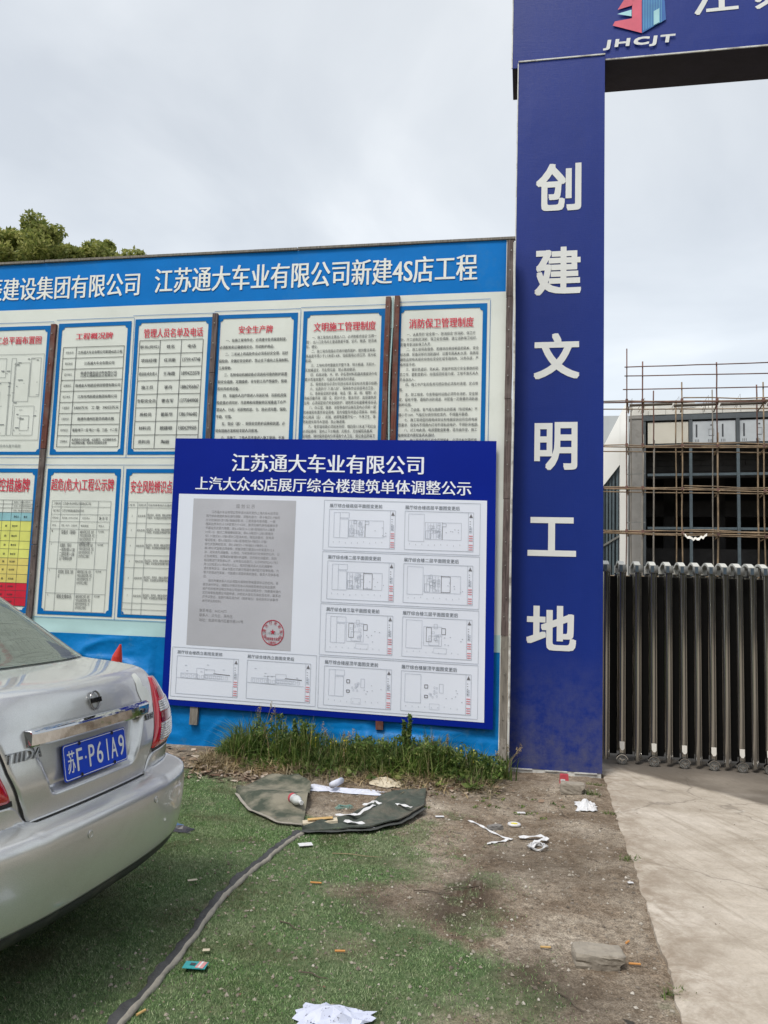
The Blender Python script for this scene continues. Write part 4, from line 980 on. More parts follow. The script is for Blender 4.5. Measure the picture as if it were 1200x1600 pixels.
for u in (4.95 + .1, 9.5): cpart('concrete_column', 'concrete_col', [(u, u + .45, D0 + .9, D0 + 1.35, 0, 7.4)])
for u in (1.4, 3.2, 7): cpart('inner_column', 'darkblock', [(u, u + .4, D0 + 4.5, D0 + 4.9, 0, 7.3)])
cpart('roof_slab', 'concrete_col', [(.13, 13.8, D0 + .05, D0 + 12, 7.60, 7.70)])
cpart('roof_edge_beam', 'frame_grey', [(.56, 13.8, D0 - .02, D0 + .3, 7.42, 7.60)])
pp = cpart('parapet', 'block', [(.13, 13.8, D0 + .12, D0 + .4, 7.70, 7.98)])
r4 = random.Random(9)
u = .15
zc = 7.62
for row in range(2):
    u = .14 + row * .3
    while u < 8:
        w = r4.uniform(.55, .62); h = .195
        if not (row == 1 and r4.random() < .12):
            cpart('block', 'block', [(u, u + w - .012, D0 - .03 - r4.uniform(0, .015), D0 + .118, 7.612 + row * .205, 7.612 + row * .205 + h)], pp)
        u += w
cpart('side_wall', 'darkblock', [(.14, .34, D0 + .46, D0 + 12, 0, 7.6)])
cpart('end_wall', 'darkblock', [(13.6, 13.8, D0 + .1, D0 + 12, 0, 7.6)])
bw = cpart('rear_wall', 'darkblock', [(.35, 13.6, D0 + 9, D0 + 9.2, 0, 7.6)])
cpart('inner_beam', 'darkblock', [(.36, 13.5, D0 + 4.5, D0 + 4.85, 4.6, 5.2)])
# upper block wall inside, seen through the frames
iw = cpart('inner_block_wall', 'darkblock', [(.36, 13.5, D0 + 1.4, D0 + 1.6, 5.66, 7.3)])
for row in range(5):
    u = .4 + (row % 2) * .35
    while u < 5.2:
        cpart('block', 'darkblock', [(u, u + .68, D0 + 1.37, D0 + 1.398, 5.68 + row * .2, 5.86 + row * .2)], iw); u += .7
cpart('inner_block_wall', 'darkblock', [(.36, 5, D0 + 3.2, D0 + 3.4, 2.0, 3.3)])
fr = cpart('glazing_frame', 'frame_grey', [(.56, .64, D0, D0 + .12, 0, 7.41)])
for u in (2.05, 3.49, 4.93, 6.37, 7.81, 9.25, 10.7, 12.1): cpart('mullion', 'frame_blue', [(u - .045, u + .045, D0, D0 + .12, 0, 6.555)], fr); cpart('mullion', 'frame_grey', [(u - .055, u + .055, D0 - .01, D0 + .12, 6.56, 7.415)], fr)
ue = [.645, 2.05, 3.49, 4.93, 6.37, 7.81]
for a, b_ in zip(ue[:-1], ue[1:]):
    for z in (5.58, 3.79, 1.9): cpart('transom', 'frame_blue', [(a + .05, b_ - .048, D0 + .02, D0 + .10, z - .04, z + .04)], fr)
    cpart('sill', 'frame_grey', [(a + .05, b_ - .058, D0 + .02, D0 + .10, 6.56, 6.61)], fr)
    pn = cpart('cream_panel' if a < 1 else 'wrapped_panel', 'cream_sheet' if a < 1 else 'film_panel', [(a + .06, b_ - .07, D0 + .03, D0 + .07, 6.64, 7.36)], fr)
    if a > 1:          # protective film: printed upright strips and words
        mb = MB()
        nn = 0
        for q in (.08, .48, .88, 1.22):
            u0 = a + .08 + q
            if u0 > b_ - .16: continue
            if nn % 2 == 0: fbox(mb, u0, u0 + .05, D0 + .024, D0 + .028, 6.82, 7.25)
            else:
                for s_ in ((u0, u0 + .16, 6.86, 6.875), (u0, u0 + .16, 7.08, 7.09), (u0, u0 + .008, 6.86, 7.09), (u0 + .155, u0 + .163, 6.86, 7.09)): fbox(mb, s_[0], s_[1], D0 + .024, D0 + .028, s_[2], s_[3])
                fbox(mb, u0 + .05, u0 + .11, D0 + .024, D0 + .028, 7.20, 7.24)
            for k in range(3): fbox(mb, u0 - .02 + k * .05, u0 - .005 + k * .05, D0 + .024, D0 + .028, 6.66, 6.75)
            nn += 1
        mb.build('printed_film', mt['print_black'], pn)
cpart('floor_slab', 'darkblock', [(.1, 13.8, D0 - .3, D0 + 12, .0, .10)])

sc = thing('scaffolding', 'bamboo and steel pole scaffolding standing in front of the unfinished building', 'scaffolding', tuple(F(4, .6, 0)))
def pole(name, a, b, r, mat, wob=.0):
    a = Vector(a); b = Vector(b); n = 6; pts = []
    for k in range(n + 1):
        p = a.lerp(b, k / n)
        if 0 < k < n: p = p + Vector((rnd.uniform(-wob, wob), 0, rnd.uniform(-wob, wob)))
        pts.append(p)
    mb = MB(); mb.tube(pts, r, 7); return mb.build(name, mt[mat], sc, smooth=True)
for u, zt, m_, d in ((.02, 9.41, 'pipe_rust', 0), (.50, 8.96, 'pipe_rust', 0), (2.67, 8.81, 'pipe_rust', 0), (1.66, 8.23, 'bamboo', 0), (3.97, 8.12, 'bamboo', 0), (5.2, 8.9, 'pipe_rust', 0), (6.5, 8.4, 'bamboo', 0), (7.8, 8.7, 'pipe_rust', 0), (9.2, 8.3, 'bamboo', 0),
                    (.86, 8.25, 'pipe_rust', 1.0), (2.64, 8.2, 'pipe_grey', 1.0), (3.94, 8.3, 'pipe_rust', 1.0), (1.55, 7.9, 'bamboo', 1.0), (.16, 7.95, 'pipe_grey', 1.1), (.53, 7.6, 'pipe_grey', 1.1), (5.3, 8.2, 'bamboo', 1.0), (6.9, 8.2, 'bamboo', 1.0)):
    low = 'pipe_rust' if (m_ == 'pipe_rust' and u < 2) else 'bamboo'
    if m_ == 'pipe_rust' and u > .3:
        pole('upright_pole', F(u, d, 6.3), F(u, d, zt), .022, m_, .006); pole('upright_pole', F(u - .03, d + .05, 0), F(u + .015, d + .01, 6.6), .028, 'pipe_grey' if u < 1.2 else 'bamboo', .012)
    else: pole('upright_pole', F(u - .02, d, 0), F(u, d, zt), .022 if m_ == 'bamboo' else .020, m_, .018)
for za, zb, m_, u0 in ((8.80, 8.71, 'pipe_rust', -.05), (8.51, 8.37, 'pipe_rust', -.05), (8.07, 7.95, 'pipe_rust', -.1)):
    pole('rail_pole', F(u0, -.03, za), F(4.2, -.03, zb), .018, m_, .006); pole('rail_pole', F(4.1, -.05, zb), F(9.4, -.05, zb - .1), .018, m_)
for za, zb in ((7.68, 7.52), (6.25, 6.12), (4.90, 4.79), (3.53, 3.50), (2.1, 2.1)):
    for k, (d, dz, u0, u1, m_) in enumerate(((-.05, 0, -1.0, 4.4, 'bamboo'), (-.09, -.06, -.65, 9.5, 'bamboo' if za < 7 else 'pipe_rust'), (1.05, .0, -.8, 9.5, 'bamboo'), (.02, -.035, -.7, 2.8, 'pipe_rust'), (.03, .03, 1.7, 6.6, 'bamboo'), (-.04, -.11, 2.2, 9, 'bamboo'))):
        pole('ledger_pole', F(u0, d, za + dz + .03), F(u1, d, zb + dz + .03 - (u1 - 4.1) * .03), .020, m_, .022)
    for u in (.02, .50, 1.66, 2.67, 3.97): pole('cross_pole', F(u + .03, -.2, za - .05 - u * .03), F(u + .05, 1.35, za - .05 - u * .03), .022, 'bamboo', .01)
for u in (.08, .48, 1.55, 2.45, 3.4, 4.4):       # bent brackets on the parapet
    mb = MB(); mb.tube([F(u, 1.5, 7.6), F(u + .06, 1.45, 7.9), F(u - .08, 1.3, 7.62)], .012, 5)
    mb.tube([F(u - .1, 1.4, 7.75), F(u + .12, 1.4, 8.12), F(u + .12, 1.42, 7.7)], .012, 5); mb.build('bracket', mt['pipe_grey'], sc)
for u0, dz in ((.16, 3.9), (.16, 5.5)):
    mb = MB(); mb.bar(F(.0, 1.1, dz), F(.6, 1.1, dz + .02), .03, .03); mb.build('column_clamp', mt['cap_grey'], sc)
for i in range(7):        # boards laid along the top lift
    mb = MB(); fbox(mb, .1 + i * 1.35, 1.4 + i * 1.35, .15 + (i % 2) * .1, .40 + (i % 2) * .1, 7.60 - i * .04, 7.635 - i * .04); mb.build('plank', mt['timber_pale'], sc)
for za in (7.68, 6.25, 4.90, 3.53):
    for u in (.02, .50, 1.66, 2.67, 3.97):
        mb = MB(); z_ = za - .035 * u + .02; fbox(mb, u - .04, u + .04, -.11, -.02, z_ - .05, z_ + .045); mb.build('coupler', mt['pipe_rust'], sc)
# rag tied to the rail
mb = MB(); pts = []
for k in range(13):
    u = 1.68 + k * .055; z = 3.44 - .12 * math.sin(k / 12 * math.pi) + .03 * math.sin(k * 2.3); pts += [F(u, -.13 + .02 * math.sin(k), z + .03), F(u, -.16, z - .03 - .03 * abs(math.sin(k * 1.7)))]
mb.add(pts, [(2 * i, 2 * i + 1, 2 * i + 3, 2 * i + 2) for i in range(12)])
tag(mb.build('rag', mt['tag_white']), 'white torn rag hanging from the scaffold rail above the gate', 'rag')

# white neighbouring building with a raked gable and raked window
wb = thing('white_building', 'white rendered building with raked gable and tall raked window beside the scaffolding', 'building', (2.9, 31, 0))
wy = 30
outer = [(1.2, 0), (3.80, 0), (3.80, 8.97), (1.2, 3.70)]
hole = [(2.90, 1.0), (3.52, 1.0), (3.52, 6.46), (2.90, 5.62)]
mb = MB()
fnw = lambda u, v, d: (u, wy + d, v)
for poly in ([(1.2, 0), (2.90, 0), (2.90, 7.15), (1.2, 3.70)], [(2.905, 0), (3.52, 0), (3.52, 1.0), (2.905, 1.0)], [(2.905, 5.626), (3.52, 6.46), (3.52, 8.40), (2.905, 7.155)], [(3.525, 0), (3.80, 0), (3.80, 8.97), (3.525, 8.41)]):
    mb.prism(poly, fnw, 0, .35)
mb.build('gable_wall', mt['plaster'], wb)
mb = MB(); mb.prism([(1.2, 0), (3.75, 0), (3.75, 8.7), (1.2, 3.6)], fnw, 6.5, 6.8); mb.build('rear_wall', mt['plaster'], wb)
mb = MB(); mb.prism([(2.0, .1), (3.75, .1), (3.75, 7.6), (2.0, 5.0)], fnw, .9, 1.0); mb.build('dark_room_wall', mt['frame_grey'], wb)
wn = MB(); wn.prism([(2.90, 5.55), (3.52, 6.39), (3.52, 6.46), (2.90, 5.62)], fnw, .1, .2); wn = wn.build('raked_window', mt['frame_blue'], wb)
for x in (2.94, 3.06, 3.18, 3.30, 3.44):
    mb = MB(); mb.box((x - .035, wy + .12, 1.0), (x + .035, wy + .25, 5.60 + (x - 2.9) * 1.35 - .04)); mb.build('mullion', mt['frame_blue'], wn)
mb = MB(); mb.bar((2.9, wy + .1, 3.35), (3.52, wy + .1, 3.75), .05, .07); mb.build('transom', mt['cap_grey'], wn)
mb = MB(); mb.box((1.2, wy + .36, 0), (1.4, wy + 6.5, 3.6)); mb.build('side_wall', mt['plaster'], wb)
mb = MB(); mb.box((-1.5, 38, 0), (8.5, 44, 10.15))
tag(mb.build('grey_building', mt['grey_wall']), 'pale grey flat wall of a far building behind the white gable', 'building')

# ================================================================ TREES beyond the board
def leafquads(c, n, size, rad, r):
    """n leaf faces in a clump round c"""
    p = r.normal(0, 1, (n, 3)); p /= np.linalg.norm(p, axis=1)[:, None]; p *= (r.random((n, 1)) ** .45) * np.array(rad)
    p += c; a = r.normal(0, 1, (n, 3)); a /= np.linalg.norm(a, axis=1)[:, None]; b = r.normal(0, 1, (n, 3)); b = np.cross(a, b); b /= np.linalg.norm(b, axis=1)[:, None]
    s = size * r.uniform(.6, 1.3, (n, 1))
    return np.stack([p - a * s, p + b * s * .45, p + a * s, p - b * s * .45], 1).reshape(-1, 3)
def tree(x, y, z1, rad, zbase, label, seed, tips, nl=15000, size=.058, grp='trees beyond the board', nclump=60):
    r = np.random.default_rng(seed); rt = thing('tree', label, 'tree', (x, y, 0), grp)
    mb = MB(); h = z1 - 1.0
    mb.tube([(x + .1 * math.sin(k), y, h * k / 6) for k in range(7)], [.17 - .022 * k for k in range(7)], 8)
    for q in range(9):
        a = q * 2.4; zz_ = zbase + (h - zbase) * q / 9
        mb.tube([(x, y, zz_ - .6), (x + rad * .3 * math.cos(a), y + rad * .3 * math.sin(a), zz_ - .3), (x + rad * .5 * math.cos(a), y + rad * .5 * math.sin(a), zz_ + .0)], [.05, .03, .012], 5)
    mb.build('trunk', mt['bark'], rt)
    V = []; cl = []
    for k in range(nclump):
        w = r.random(); zz_ = zbase + (z1 - .25 - zbase) * w ** .8; rr = rad * (1 - .50 * w ** 3) * r.random() ** .5; a = r.uniform(0, 6.28)
        cl.append((x + rr * math.cos(a), y + rr * math.sin(a), zz_, r.uniform(.28, .5) * (1 - .35 * w) * (1 if size < .1 else 2.6)))
    cl += [(x + a, y + b, z1 - c, s) for a, b, c, s in tips]
    for cx, cy, cz, s in cl: V.append(leafquads(np.array([cx, cy, cz]), nl // len(cl), size, (s, s, s * .85), r))
    V = np.concatenate(V); n = len(V) // 4
    link('crown', V, np.arange(n * 4).reshape(n, 4).tolist(), mt['leaves'], rt)
tree(-10.75, 15, 9.50, 1.45, 6.6, 'tallest bushy green tree above the board, with a pointed top', 1, [(-.1, 0, .15, .18), (.12, 0, .3, .25), (-.2, 0, .45, .28), (.5, 0, .75, .3), (.1, 0, .6, .4), (-.45, 0, 1.0, .35), (.85, 0, 1.3, .3), (.9, 0, 1.7, .35), (0, -.3, 1.3, .5), (.3, -.3, 1.6, .5)], 26000)
tree(-9.50, 15.3, 9.18, .95, 6.6, 'lower rounded green tree right of the tallest tree above the board', 2, [(.15, 0, .12, .15), (.1, 0, .3, .25), (-.3, 0, .45, .28), (.4, 0, .6, .25), (0, 0, .8, .4), (-.5, 0, .9, .3), (.55, 0, 1.0, .25)], 15000)
tree(-8.72, 15.6, 9.05, .55, 6.6, 'small green tree top just clearing the board, right of the other trees', 3, [(0, 0, .1, .12), (-.12, 0, .25, .18), (.15, 0, .3, .18), (.3, 0, .45, .15), (-.35, 0, .45, .15), (0, 0, .5, .3)], 9000)
tree(-12.0, 14.8, 9.35, 1.15, 6.6, 'green tree at the left edge of the picture above the board', 4, [(.1, 0, .1, .15), (.35, 0, .3, .3), (.7, 0, .5, .25), (.6, 0, .9, .4), (0, 0, .5, .5)], 20000)

# ================================================================ unseen, added behind and beside the viewer to mirror in chrome, paint and steel
def block(name, label, x0, x1, y0, y1, h, face, mat, cols, rows):
    b = thing(name, label, 'building', ((x0 + x1) / 2, (y0 + y1) / 2, 0))
    mb = MB(); mb.box((x0, y0, 0), (x1, y1, h)); mb.build('walls', mt[mat], b)
    mb = MB(); mb.box((x0 - .2, y0 - .2, h + .003), (x1 + .2, y1 + .2, h + .4)); mb.build('roof', mt['concrete_col'], b)
    for i in range(cols):
        for j in range(rows):
            z = 1.2 + j * (h - 1) / rows; u = (i + .5) / cols; w = .30 / cols
            mb = MB()
            if face == 'y': xx = x0 + (x1 - x0) * u; ww_ = (x1 - x0) * w; mb.box((xx - ww_, y1 - .1, z), (xx + ww_, y1 + .03, z + 1.7))
            else: yy = y0 + (y1 - y0) * u; ww_ = (y1 - y0) * w; mb.box((x0 - .03, yy - ww_, z), (x0 + .1, yy + ww_, z + 1.7))
            mb.build('window', mt['frame_grey'], b)
mt['render_brown'] = M('render_brown', (.085, .078, .07), .9, var=.15, scale=.5)
mt['render_slate'] = M('render_slate', (.085, .095, .105), .9, var=.15, scale=.5)
block('reflection_building', 'unseen brown building opposite the boards, added for its reflection', -34, 17, -30, -22, 10.5, 'y', 'render_brown', 15, 3)
block('reflection_side_building', 'unseen slate grey building to the right, added for its reflection', 19, 30, -29, 7, 9.5, 'x', 'render_slate', 9, 3)
for k, (x, y, h) in enumerate(((9.5, -21, 9.5), (14, -19, 8.5), (17.5, -16, 9), (-6, -19.5, 8), (2.5, -20, 7.5))):
    tree(x, y, h, 2.6, 2.2, ['unseen added broad green tree opposite the gateway', 'unseen added green tree right of the one opposite the gateway', 'unseen added green tree nearest the slate grey building', 'unseen added green tree opposite the left end of the board', 'unseen added low green tree opposite the poster'][k], 20 + k, [], 9000, .16, 'unseen trees added opposite', 70)

V = []
rfar = np.random.default_rng(77)
for k in range(150):
    a = -2.6 + 5.9 * k / 150; d = rfar.uniform(75, 95); x, y = d * math.sin(a), d * math.cos(a) + 5
    s_ = rfar.uniform(1.5, 2.6); V.append(leafquads(np.array([x, y, s_ * .8]), 150, .42, (3.2, 3.2, s_), rfar))
V = np.concatenate(V)
tag(link('distant_trees', V, np.arange(len(V)).reshape(-1, 4).tolist(), mt['leaves']), 'low distant belt of trees round the horizon', 'trees', kind='stuff')

# ================================================================ CAR (silver saloon, rear towards the gate)
CY = 1.524
car = thing('parked_car', 'silver saloon car with blue number plate, rear right corner beside the board', 'car', (-1.7457, 2.992, 0.0))
car.rotation_euler = (0, 0, math.atan2(math.cos(CY), -math.sin(CY)))
# rows of rings: z_rear, f_rear, half width, corner length, exponent, z_front, f_front
RW = np.array([
 [.300, .030, .770, .25, 2.6, .26, 4.18], [.335, -.060, .820, .25, 2.6, .30, 4.24], [.385, -.105, .842, .25, 2.6, .36, 4.28],
 [.50, -.125, .848, .25, 2.6, .45, 4.30], [.62, -.130, .850, .25, 2.6, .52, 4.30], [.675, -.118, .850, .25, 2.6, .58, 4.30],
 [.71, -.020, .848, .25, 2.6, .62, 4.30], [.76, -.022, .847, .25, 2.6, .66, 4.29], [.84, -.030, .842, .26, 2.6, .70, 4.27],
 [.94, -.015, .828, .27, 2.6, .74, 4.25], [1.03, .005, .800, .28, 2.5, .78, 4.22], [1.10, .022, .768, .29, 2.5, .80, 4.18],
 [1.14, .040, .740, .30, 2.5, .82, 4.12], [1.158, .065, .715, .30, 2.5, .84, 4.05], [1.168, .115, .700, .30, 2.5, .86, 3.95],
 [1.182, .28, .700, .27, 2.6, .93, 3.55], [1.192, .42, .700, .22, 3.0, .99, 3.28], [1.210, .46, .692, .20, 3.0, 1.01, 3.20],
 [1.375, .73, .688, .20, 3.0, 1.17, 2.85], [1.515, .96, .650, .22, 3.0, 1.40, 2.40], [1.550, 1.12, .590, .24, 2.8, 1.48, 2.22],
 [1.567, 1.50, .40, .24, 2.5, 1.56, 2.05], [1.572, 1.72, .02, .1, 2.5, 1.572, 1.95]])
NV = len(RW)
def row(v):
    v = max(0., min(NV - 1.0, v)); i = min(int(v), NV - 2); t = v - i
    p0, p1, p2, p3 = RW[max(i - 1, 0)], RW[i], RW[i + 1], RW[min(i + 2, NV - 1)]
    m1 = (p2 - p0) / 2; m2 = (p3 - p1) / 2
    d = p2 - p1
    m1 = np.where(m1 * d <= 0, 0, np.sign(d) * np.minimum(np.abs(m1), 3 * np.abs(d))); m2 = np.where(m2 * d <= 0, 0, np.sign(d) * np.minimum(np.abs(m2), 3 * np.abs(d)))
    return p1 + m1 * t + (3 * d - 2 * m1 - m2) * t * t + (m1 + m2 - 2 * d) * t ** 3
_rc = {}
def ringline(v):
    v = round(v, 4)
    if v in _rc: return _rc[v]
    zr, fr_, w, Lc, n, zf, ff = row(v)
    a = np.linspace(0, math.pi / 2, 40)
    y1 = w * np.sin(a) ** (2 / n); x1 = fr_ + Lc * (1 - np.maximum(np.cos(a), 0) ** (2 / n))
    Lf = min(.55, (ff - fr_) * .4)
    x2 = np.linspace(fr_ + Lc, ff - Lf, 60)[1:]; y2 = np.full_like(x2, w)
    a = np.linspace(math.pi / 2, 0, 30)[1:]
    y3 = w * np.sin(a) ** (2 / 2.2); x3 = ff - Lf * (1 - np.cos(a) ** (2 / 2.2))
    X = np.concatenate([x1, x2, x3]); Y_ = np.concatenate([y1, y2, y3])
    t = np.clip((X - .25) / 3.3, 0, 1); t = t * t * (3 - 2 * t); Zz = zr + (zf - zr) * t
    s = np.concatenate([[0], np.cumsum(np.hypot(np.diff(X), np.diff(Y_)))])
    _rc[v] = (s, X, Y_, Zz); return _rc[v]
def P(s, v):
    S_, X, Y_, Z_ = ringline(v); a = abs(s)
    return np.array([np.interp(a, S_, X), -math.copysign(1, s) * np.interp(a, S_, Y_), np.interp(a, S_, Z_)])
def Nrm(s, v):
    d1 = P(s + .004, v) - P(s - .004, v) if abs(s) > .004 else np.array([0, -1., 0]); d2 = P(s, min(v + .02, NV - 1)) - P(s, max(v - .02, 0))
    n = np.cross(d2, d1); n = n / (np.linalg.norm(n) + 1e-9)
    c = P(s, v) - np.array([1.7, 0, .7])
    return n if n @ c > 0 else -n
def Q(s, v, off=0.): return P(s, v) + Nrm(s, v) * off
VZ = np.linspace(0, 16, 1601); ZV = np.array([row(a)[0] for a in VZ])
def vz(z): return float(np.interp(z, ZV, VZ))
def paintmat():
    m, t, b = newmat('car_silver')
    v = nvec(t)
    c = nramp(t, nnoise(t, 350, 2, v), [(.35, (.60, .61, .60)), (.65, (.69, .70, .685))])
    d = nramp(t, nnoise(t, 4, 8, nvec(t, (1, 1, 1.6)), .7), [(.48, (0, 0, 0)), (.75, (.45, .45, .45))])
    c = nmix(t, d, c, (.52, .51, .48))
    t.links.new(c, b.inputs['Base Color']); b.inputs['Metallic'].default_value = .6
    t.links.new(nmix(t, d, (.28,) * 3, (.45,) * 3), b.inputs['Roughness'])
    b.inputs['Coat Weight'].default_value = .9; b.inputs['Coat Roughness'].default_value = .035
    return m
cm = {'paint': paintmat(), 'gap': M('car_gap', (.006, .006, .006), .6), 'valance': M('car_valance', (.028, .03, .034), .45, var=.2, dirt=(.12, .11, .095), dirtamt=(.5, .8), dscale=9),
      'red': M('lamp_red', (.50, .006, .014), .08, var=.05, coat=1), 'darkred': M('lamp_darkred', (.20, .006, .012), .12, coat=1), 'clear': M('lamp_clear', (.62, .62, .60), .12, .55, var=.25, scale=30, vscale=(1, 1, 5), coat=1),
      'chrome': M('car_chrome', (.60, .61, .62), .045, 1., var=.02), 'plate': M('plate_blue', (.003, .055, .58), .3, var=.04), 'platewhite': M('plate_white', (.78, .80, .82), .4),
      'badge': M('badge_chrome', (.26, .26, .26), .2, 1.), 'sticker': M('sticker', (.80, .83, .78), .5, var=.04), 'black': M('car_black', (.01, .01, .011), .25), 'seat': M('seat_cloth', (.68, .65, .55), .9), 'shelf': M('shelf_cloth', (.70, .67, .56), .9),
      'tyre': M('tyre', (.018, .018, .018), .85, bump=.3), 'alloy': M('alloy', (.45, .45, .45), .3, .9), 'frit': M('glass_frit', (.008, .010, .012), .12), 'sideglass': M('side_glass', (.012, .016, .015), .04, spec=.8), 'white_plastic': M('white_plastic', (.68, .67, .62), .6)}
def glassmat():
    m, t, b = newmat('rear_glass'); o = t.nodes['Material Output']
    tr = t.nodes.new('ShaderNodeBsdfTransparent'); tr.inputs[0].default_value = (.80, .90, .84, 1)
    gl = t.nodes.new('ShaderNodeBsdfGlossy'); gl.inputs['Roughness'].default_value = .02; gl.inputs[0].default_value = (.85, .95, .9, 1)
    lw = t.nodes.new('ShaderNodeLayerWeight'); lw.inputs[0].default_value = .52; mx = t.nodes.new('ShaderNodeMixShader')
    t.links.new(lw.outputs['Fresnel'], mx.inputs[0]); t.links.new(tr.outputs[0], mx.inputs[1]); t.links.new(gl.outputs[0], mx.inputs[2]); df = t.nodes.new('ShaderNodeBsdfDiffuse'); df.inputs[0].default_value = (.50, .56, .50, 1); m2 = t.nodes.new('ShaderNodeMixShader')
    t.links.new(nramp(t, nnoise(t, 5, 6, nvec(t), .6), [(.3, (.14, .14, .14)), (.7, (.26, .26, .26))]), m2.inputs[0]); t.links.new(mx.outputs[0], m2.inputs[1]); t.links.new(df.outputs[0], m2.inputs[2]); t.links.new(m2.outputs[0], o.inputs[0]); return m
cm['glass'] = glassmat()
def cl(name, v, f, mat, parent=car, smooth=True, **k): return link(name, v, f, cm[mat] if isinstance(mat, str) else mat, parent, local=True, smooth=smooth, **k)
def cgrid(fn, nu, nv):
    vs = [fn(i / nu, j / nv) for j in range(nv + 1) for i in range(nu + 1)]
    return vs, [(j * (nu + 1) + i, j * (nu + 1) + i + 1, (j + 1) * (nu + 1) + i + 1, (j + 1) * (nu + 1) + i) for j in range(nv) for i in range(nu)]
# --- body shell
HWZ = ([.700, .703, .712, .73, .76, .80, .90, 1.0, 1.08, 1.14, 1.2], [.372, .388, .400, .412, .425, .450, .500, .532, .558, .572, .575])
def hw(v):
    if v < 13: return float(np.interp(np.interp(v, VZ, ZV), *HWZ))
    return .575 + (v - 13) / 2.9 * .035
vs_list = list(np.arange(0, 20.01, .25)) + [20.5, 21, 21.5, 22]
sl = np.concatenate([np.linspace(0, .6, 25), np.linspace(.625, 1.25, 26), np.linspace(1.3, 1.0 + 4.6, 74)])
WAX = (.84, 3.44); WR = .355
def bodypt(sfrac, v, side):
    S_, X, Y_, Z_ = ringline(v); tot = S_[-1]
    s = sfrac if sfrac <= 1.25 else 1.25 + (sfrac - 1.25) / (5.6 - 1.25) * (tot - 1.25)
    if tot < 1.25: s = sfrac / 5.6 * tot
    p = P(side * s if s else 0., v)
    if v < 15:
        z = p[2]
        k = np.clip((.43 - abs(s)) / .05, 0, 1) * np.clip((z - .735) / .03, 0, 1) * np.clip((1.03 - z) / .03, 0, 1)
        p = p + np.array([.05 * k, 0, 0])
    return p
ncol = len(sl); vs = []; keep_rows = len(vs_list)
cols = [(-1, a) for a in sl[::-1]] + [(1, a) for a in sl[1:]]
for v in vs_list:
    for sd_, a in cols: vs.append(bodypt(a, v, sd_))
nc = len(cols); fs = []
V = np.array(vs)
for j in range(keep_rows - 1):
    for i in range(nc - 1):
        q = (j * nc + i, j * nc + i + 1, (j + 1) * nc + i + 1, (j + 1) * nc + i); vm = (vs_list[j] + vs_list[j + 1]) / 2
        a = cols[i][1]; c = V[list(q)].mean(0)
        if 16.9 < vm < 19.1 and abs(c[1]) < .57 and a < .76 and c[0] < 1.3: continue        # rear window opening
        if 17.4 < vm < 19.2 and abs(c[1]) > .5 and (1.45 < c[0] < 1.88 or 2.08 < c[0] < 2.45): continue      # side windows
        if 17.4 < vm < 19.0 and c[0] > 2.3 and abs(c[1]) < .45: continue      # windscreen
        if any((c[0] - wx) ** 2 + (c[2] - .31) ** 2 < WR ** 2 for wx in WAX) and abs(c[1]) > .5: continue
        fs.append(q)
used = {}
for q in fs:
    for i in q: used[i] = used.get(i, 0) + 1
for i, c in used.items():      # round the wheel arches
    p = V[i]
    for wx in WAX:
        d = math.hypot(p[0] - wx, p[2] - .31)
        if abs(p[1]) > .5 and d < WR + .02 and c < 4: V[i][0] = wx + (p[0] - wx) * WR / d; V[i][2] = .31 + (p[2] - .31) * WR / d
cl('body', V, fs, 'paint')
# --- boot lid with sunken plate recess
def lidf(u, w):
    v = 5.62 + 0 if False else vz(.703) + (15.88 - vz(.703)) * w
    s = (2 * u - 1); rimd = min(1 - abs(s), 1) * hw(v); s = s * hw(v)
    off = .0075 if rimd > .008 and .006 < w < .995 else (.004 if rimd > .003 and 0 < w < 1 else -.002)
    p = Q(s, v, off); z = p[2]
    if v < 13:
        rw = float(np.interp(z, [.775, .985], [.285, .392])); sm = lambda x: x * x * (3 - 2 * x)
        k = sm(float(np.clip((rw - abs(s)) / .035, 0, 1))) * sm(float(np.clip((z - .772) / .035, 0, 1))) * sm(float(np.clip((1.03 - z) / .015, 0, 1)))
        p = p + np.array([.038 * k, 0, 0])
    return p
def uedge(u):       # denser columns near the edges
    return u
us = np.unique(np.concatenate([np.linspace(0, .03, 5), np.linspace(.03, .97, 77), np.linspace(.97, 1, 5)]))
ws = np.unique(np.concatenate([np.linspace(0, .02, 5), np.linspace(.02, .62, 70), np.linspace(.62, .99, 36), np.linspace(.99, 1, 4)]))
vs = [lidf(u, w) for w in ws for u in us]; nu = len(us)
lid = cl('boot_lid', vs, [(j * nu + i, j * nu + i + 1, (j + 1) * nu + i + 1, (j + 1) * nu + i) for j in range(len(ws) - 1) for i in range(nu - 1)], 'paint')
def strip(pts_in, pts_out, name, mat, par=car):
    n = len(pts_in); cl(name, list(pts_in) + list(pts_out), [(i, i + 1, n + i + 1, n + i) for i in range(n - 1)], mat, par)
vv = [vz(.703) + (15.9 - vz(.703)) * w for w in np.linspace(0, 1, 70)]
for sd_ in (1, -1): strip([Q(sd_ * (hw(v) - .004), v, .0015) for v in vv], [Q(sd_ * (hw(v) + .0075), v, .0025) for v in vv], 'lid_gap', 'gap', lid)
ss = np.linspace(-.385, .385, 40); strip([Q(s, vz(.709), .001) for s in ss], [Q(s, vz(.701), .006) for s in ss], 'lid_gap', 'gap', lid)
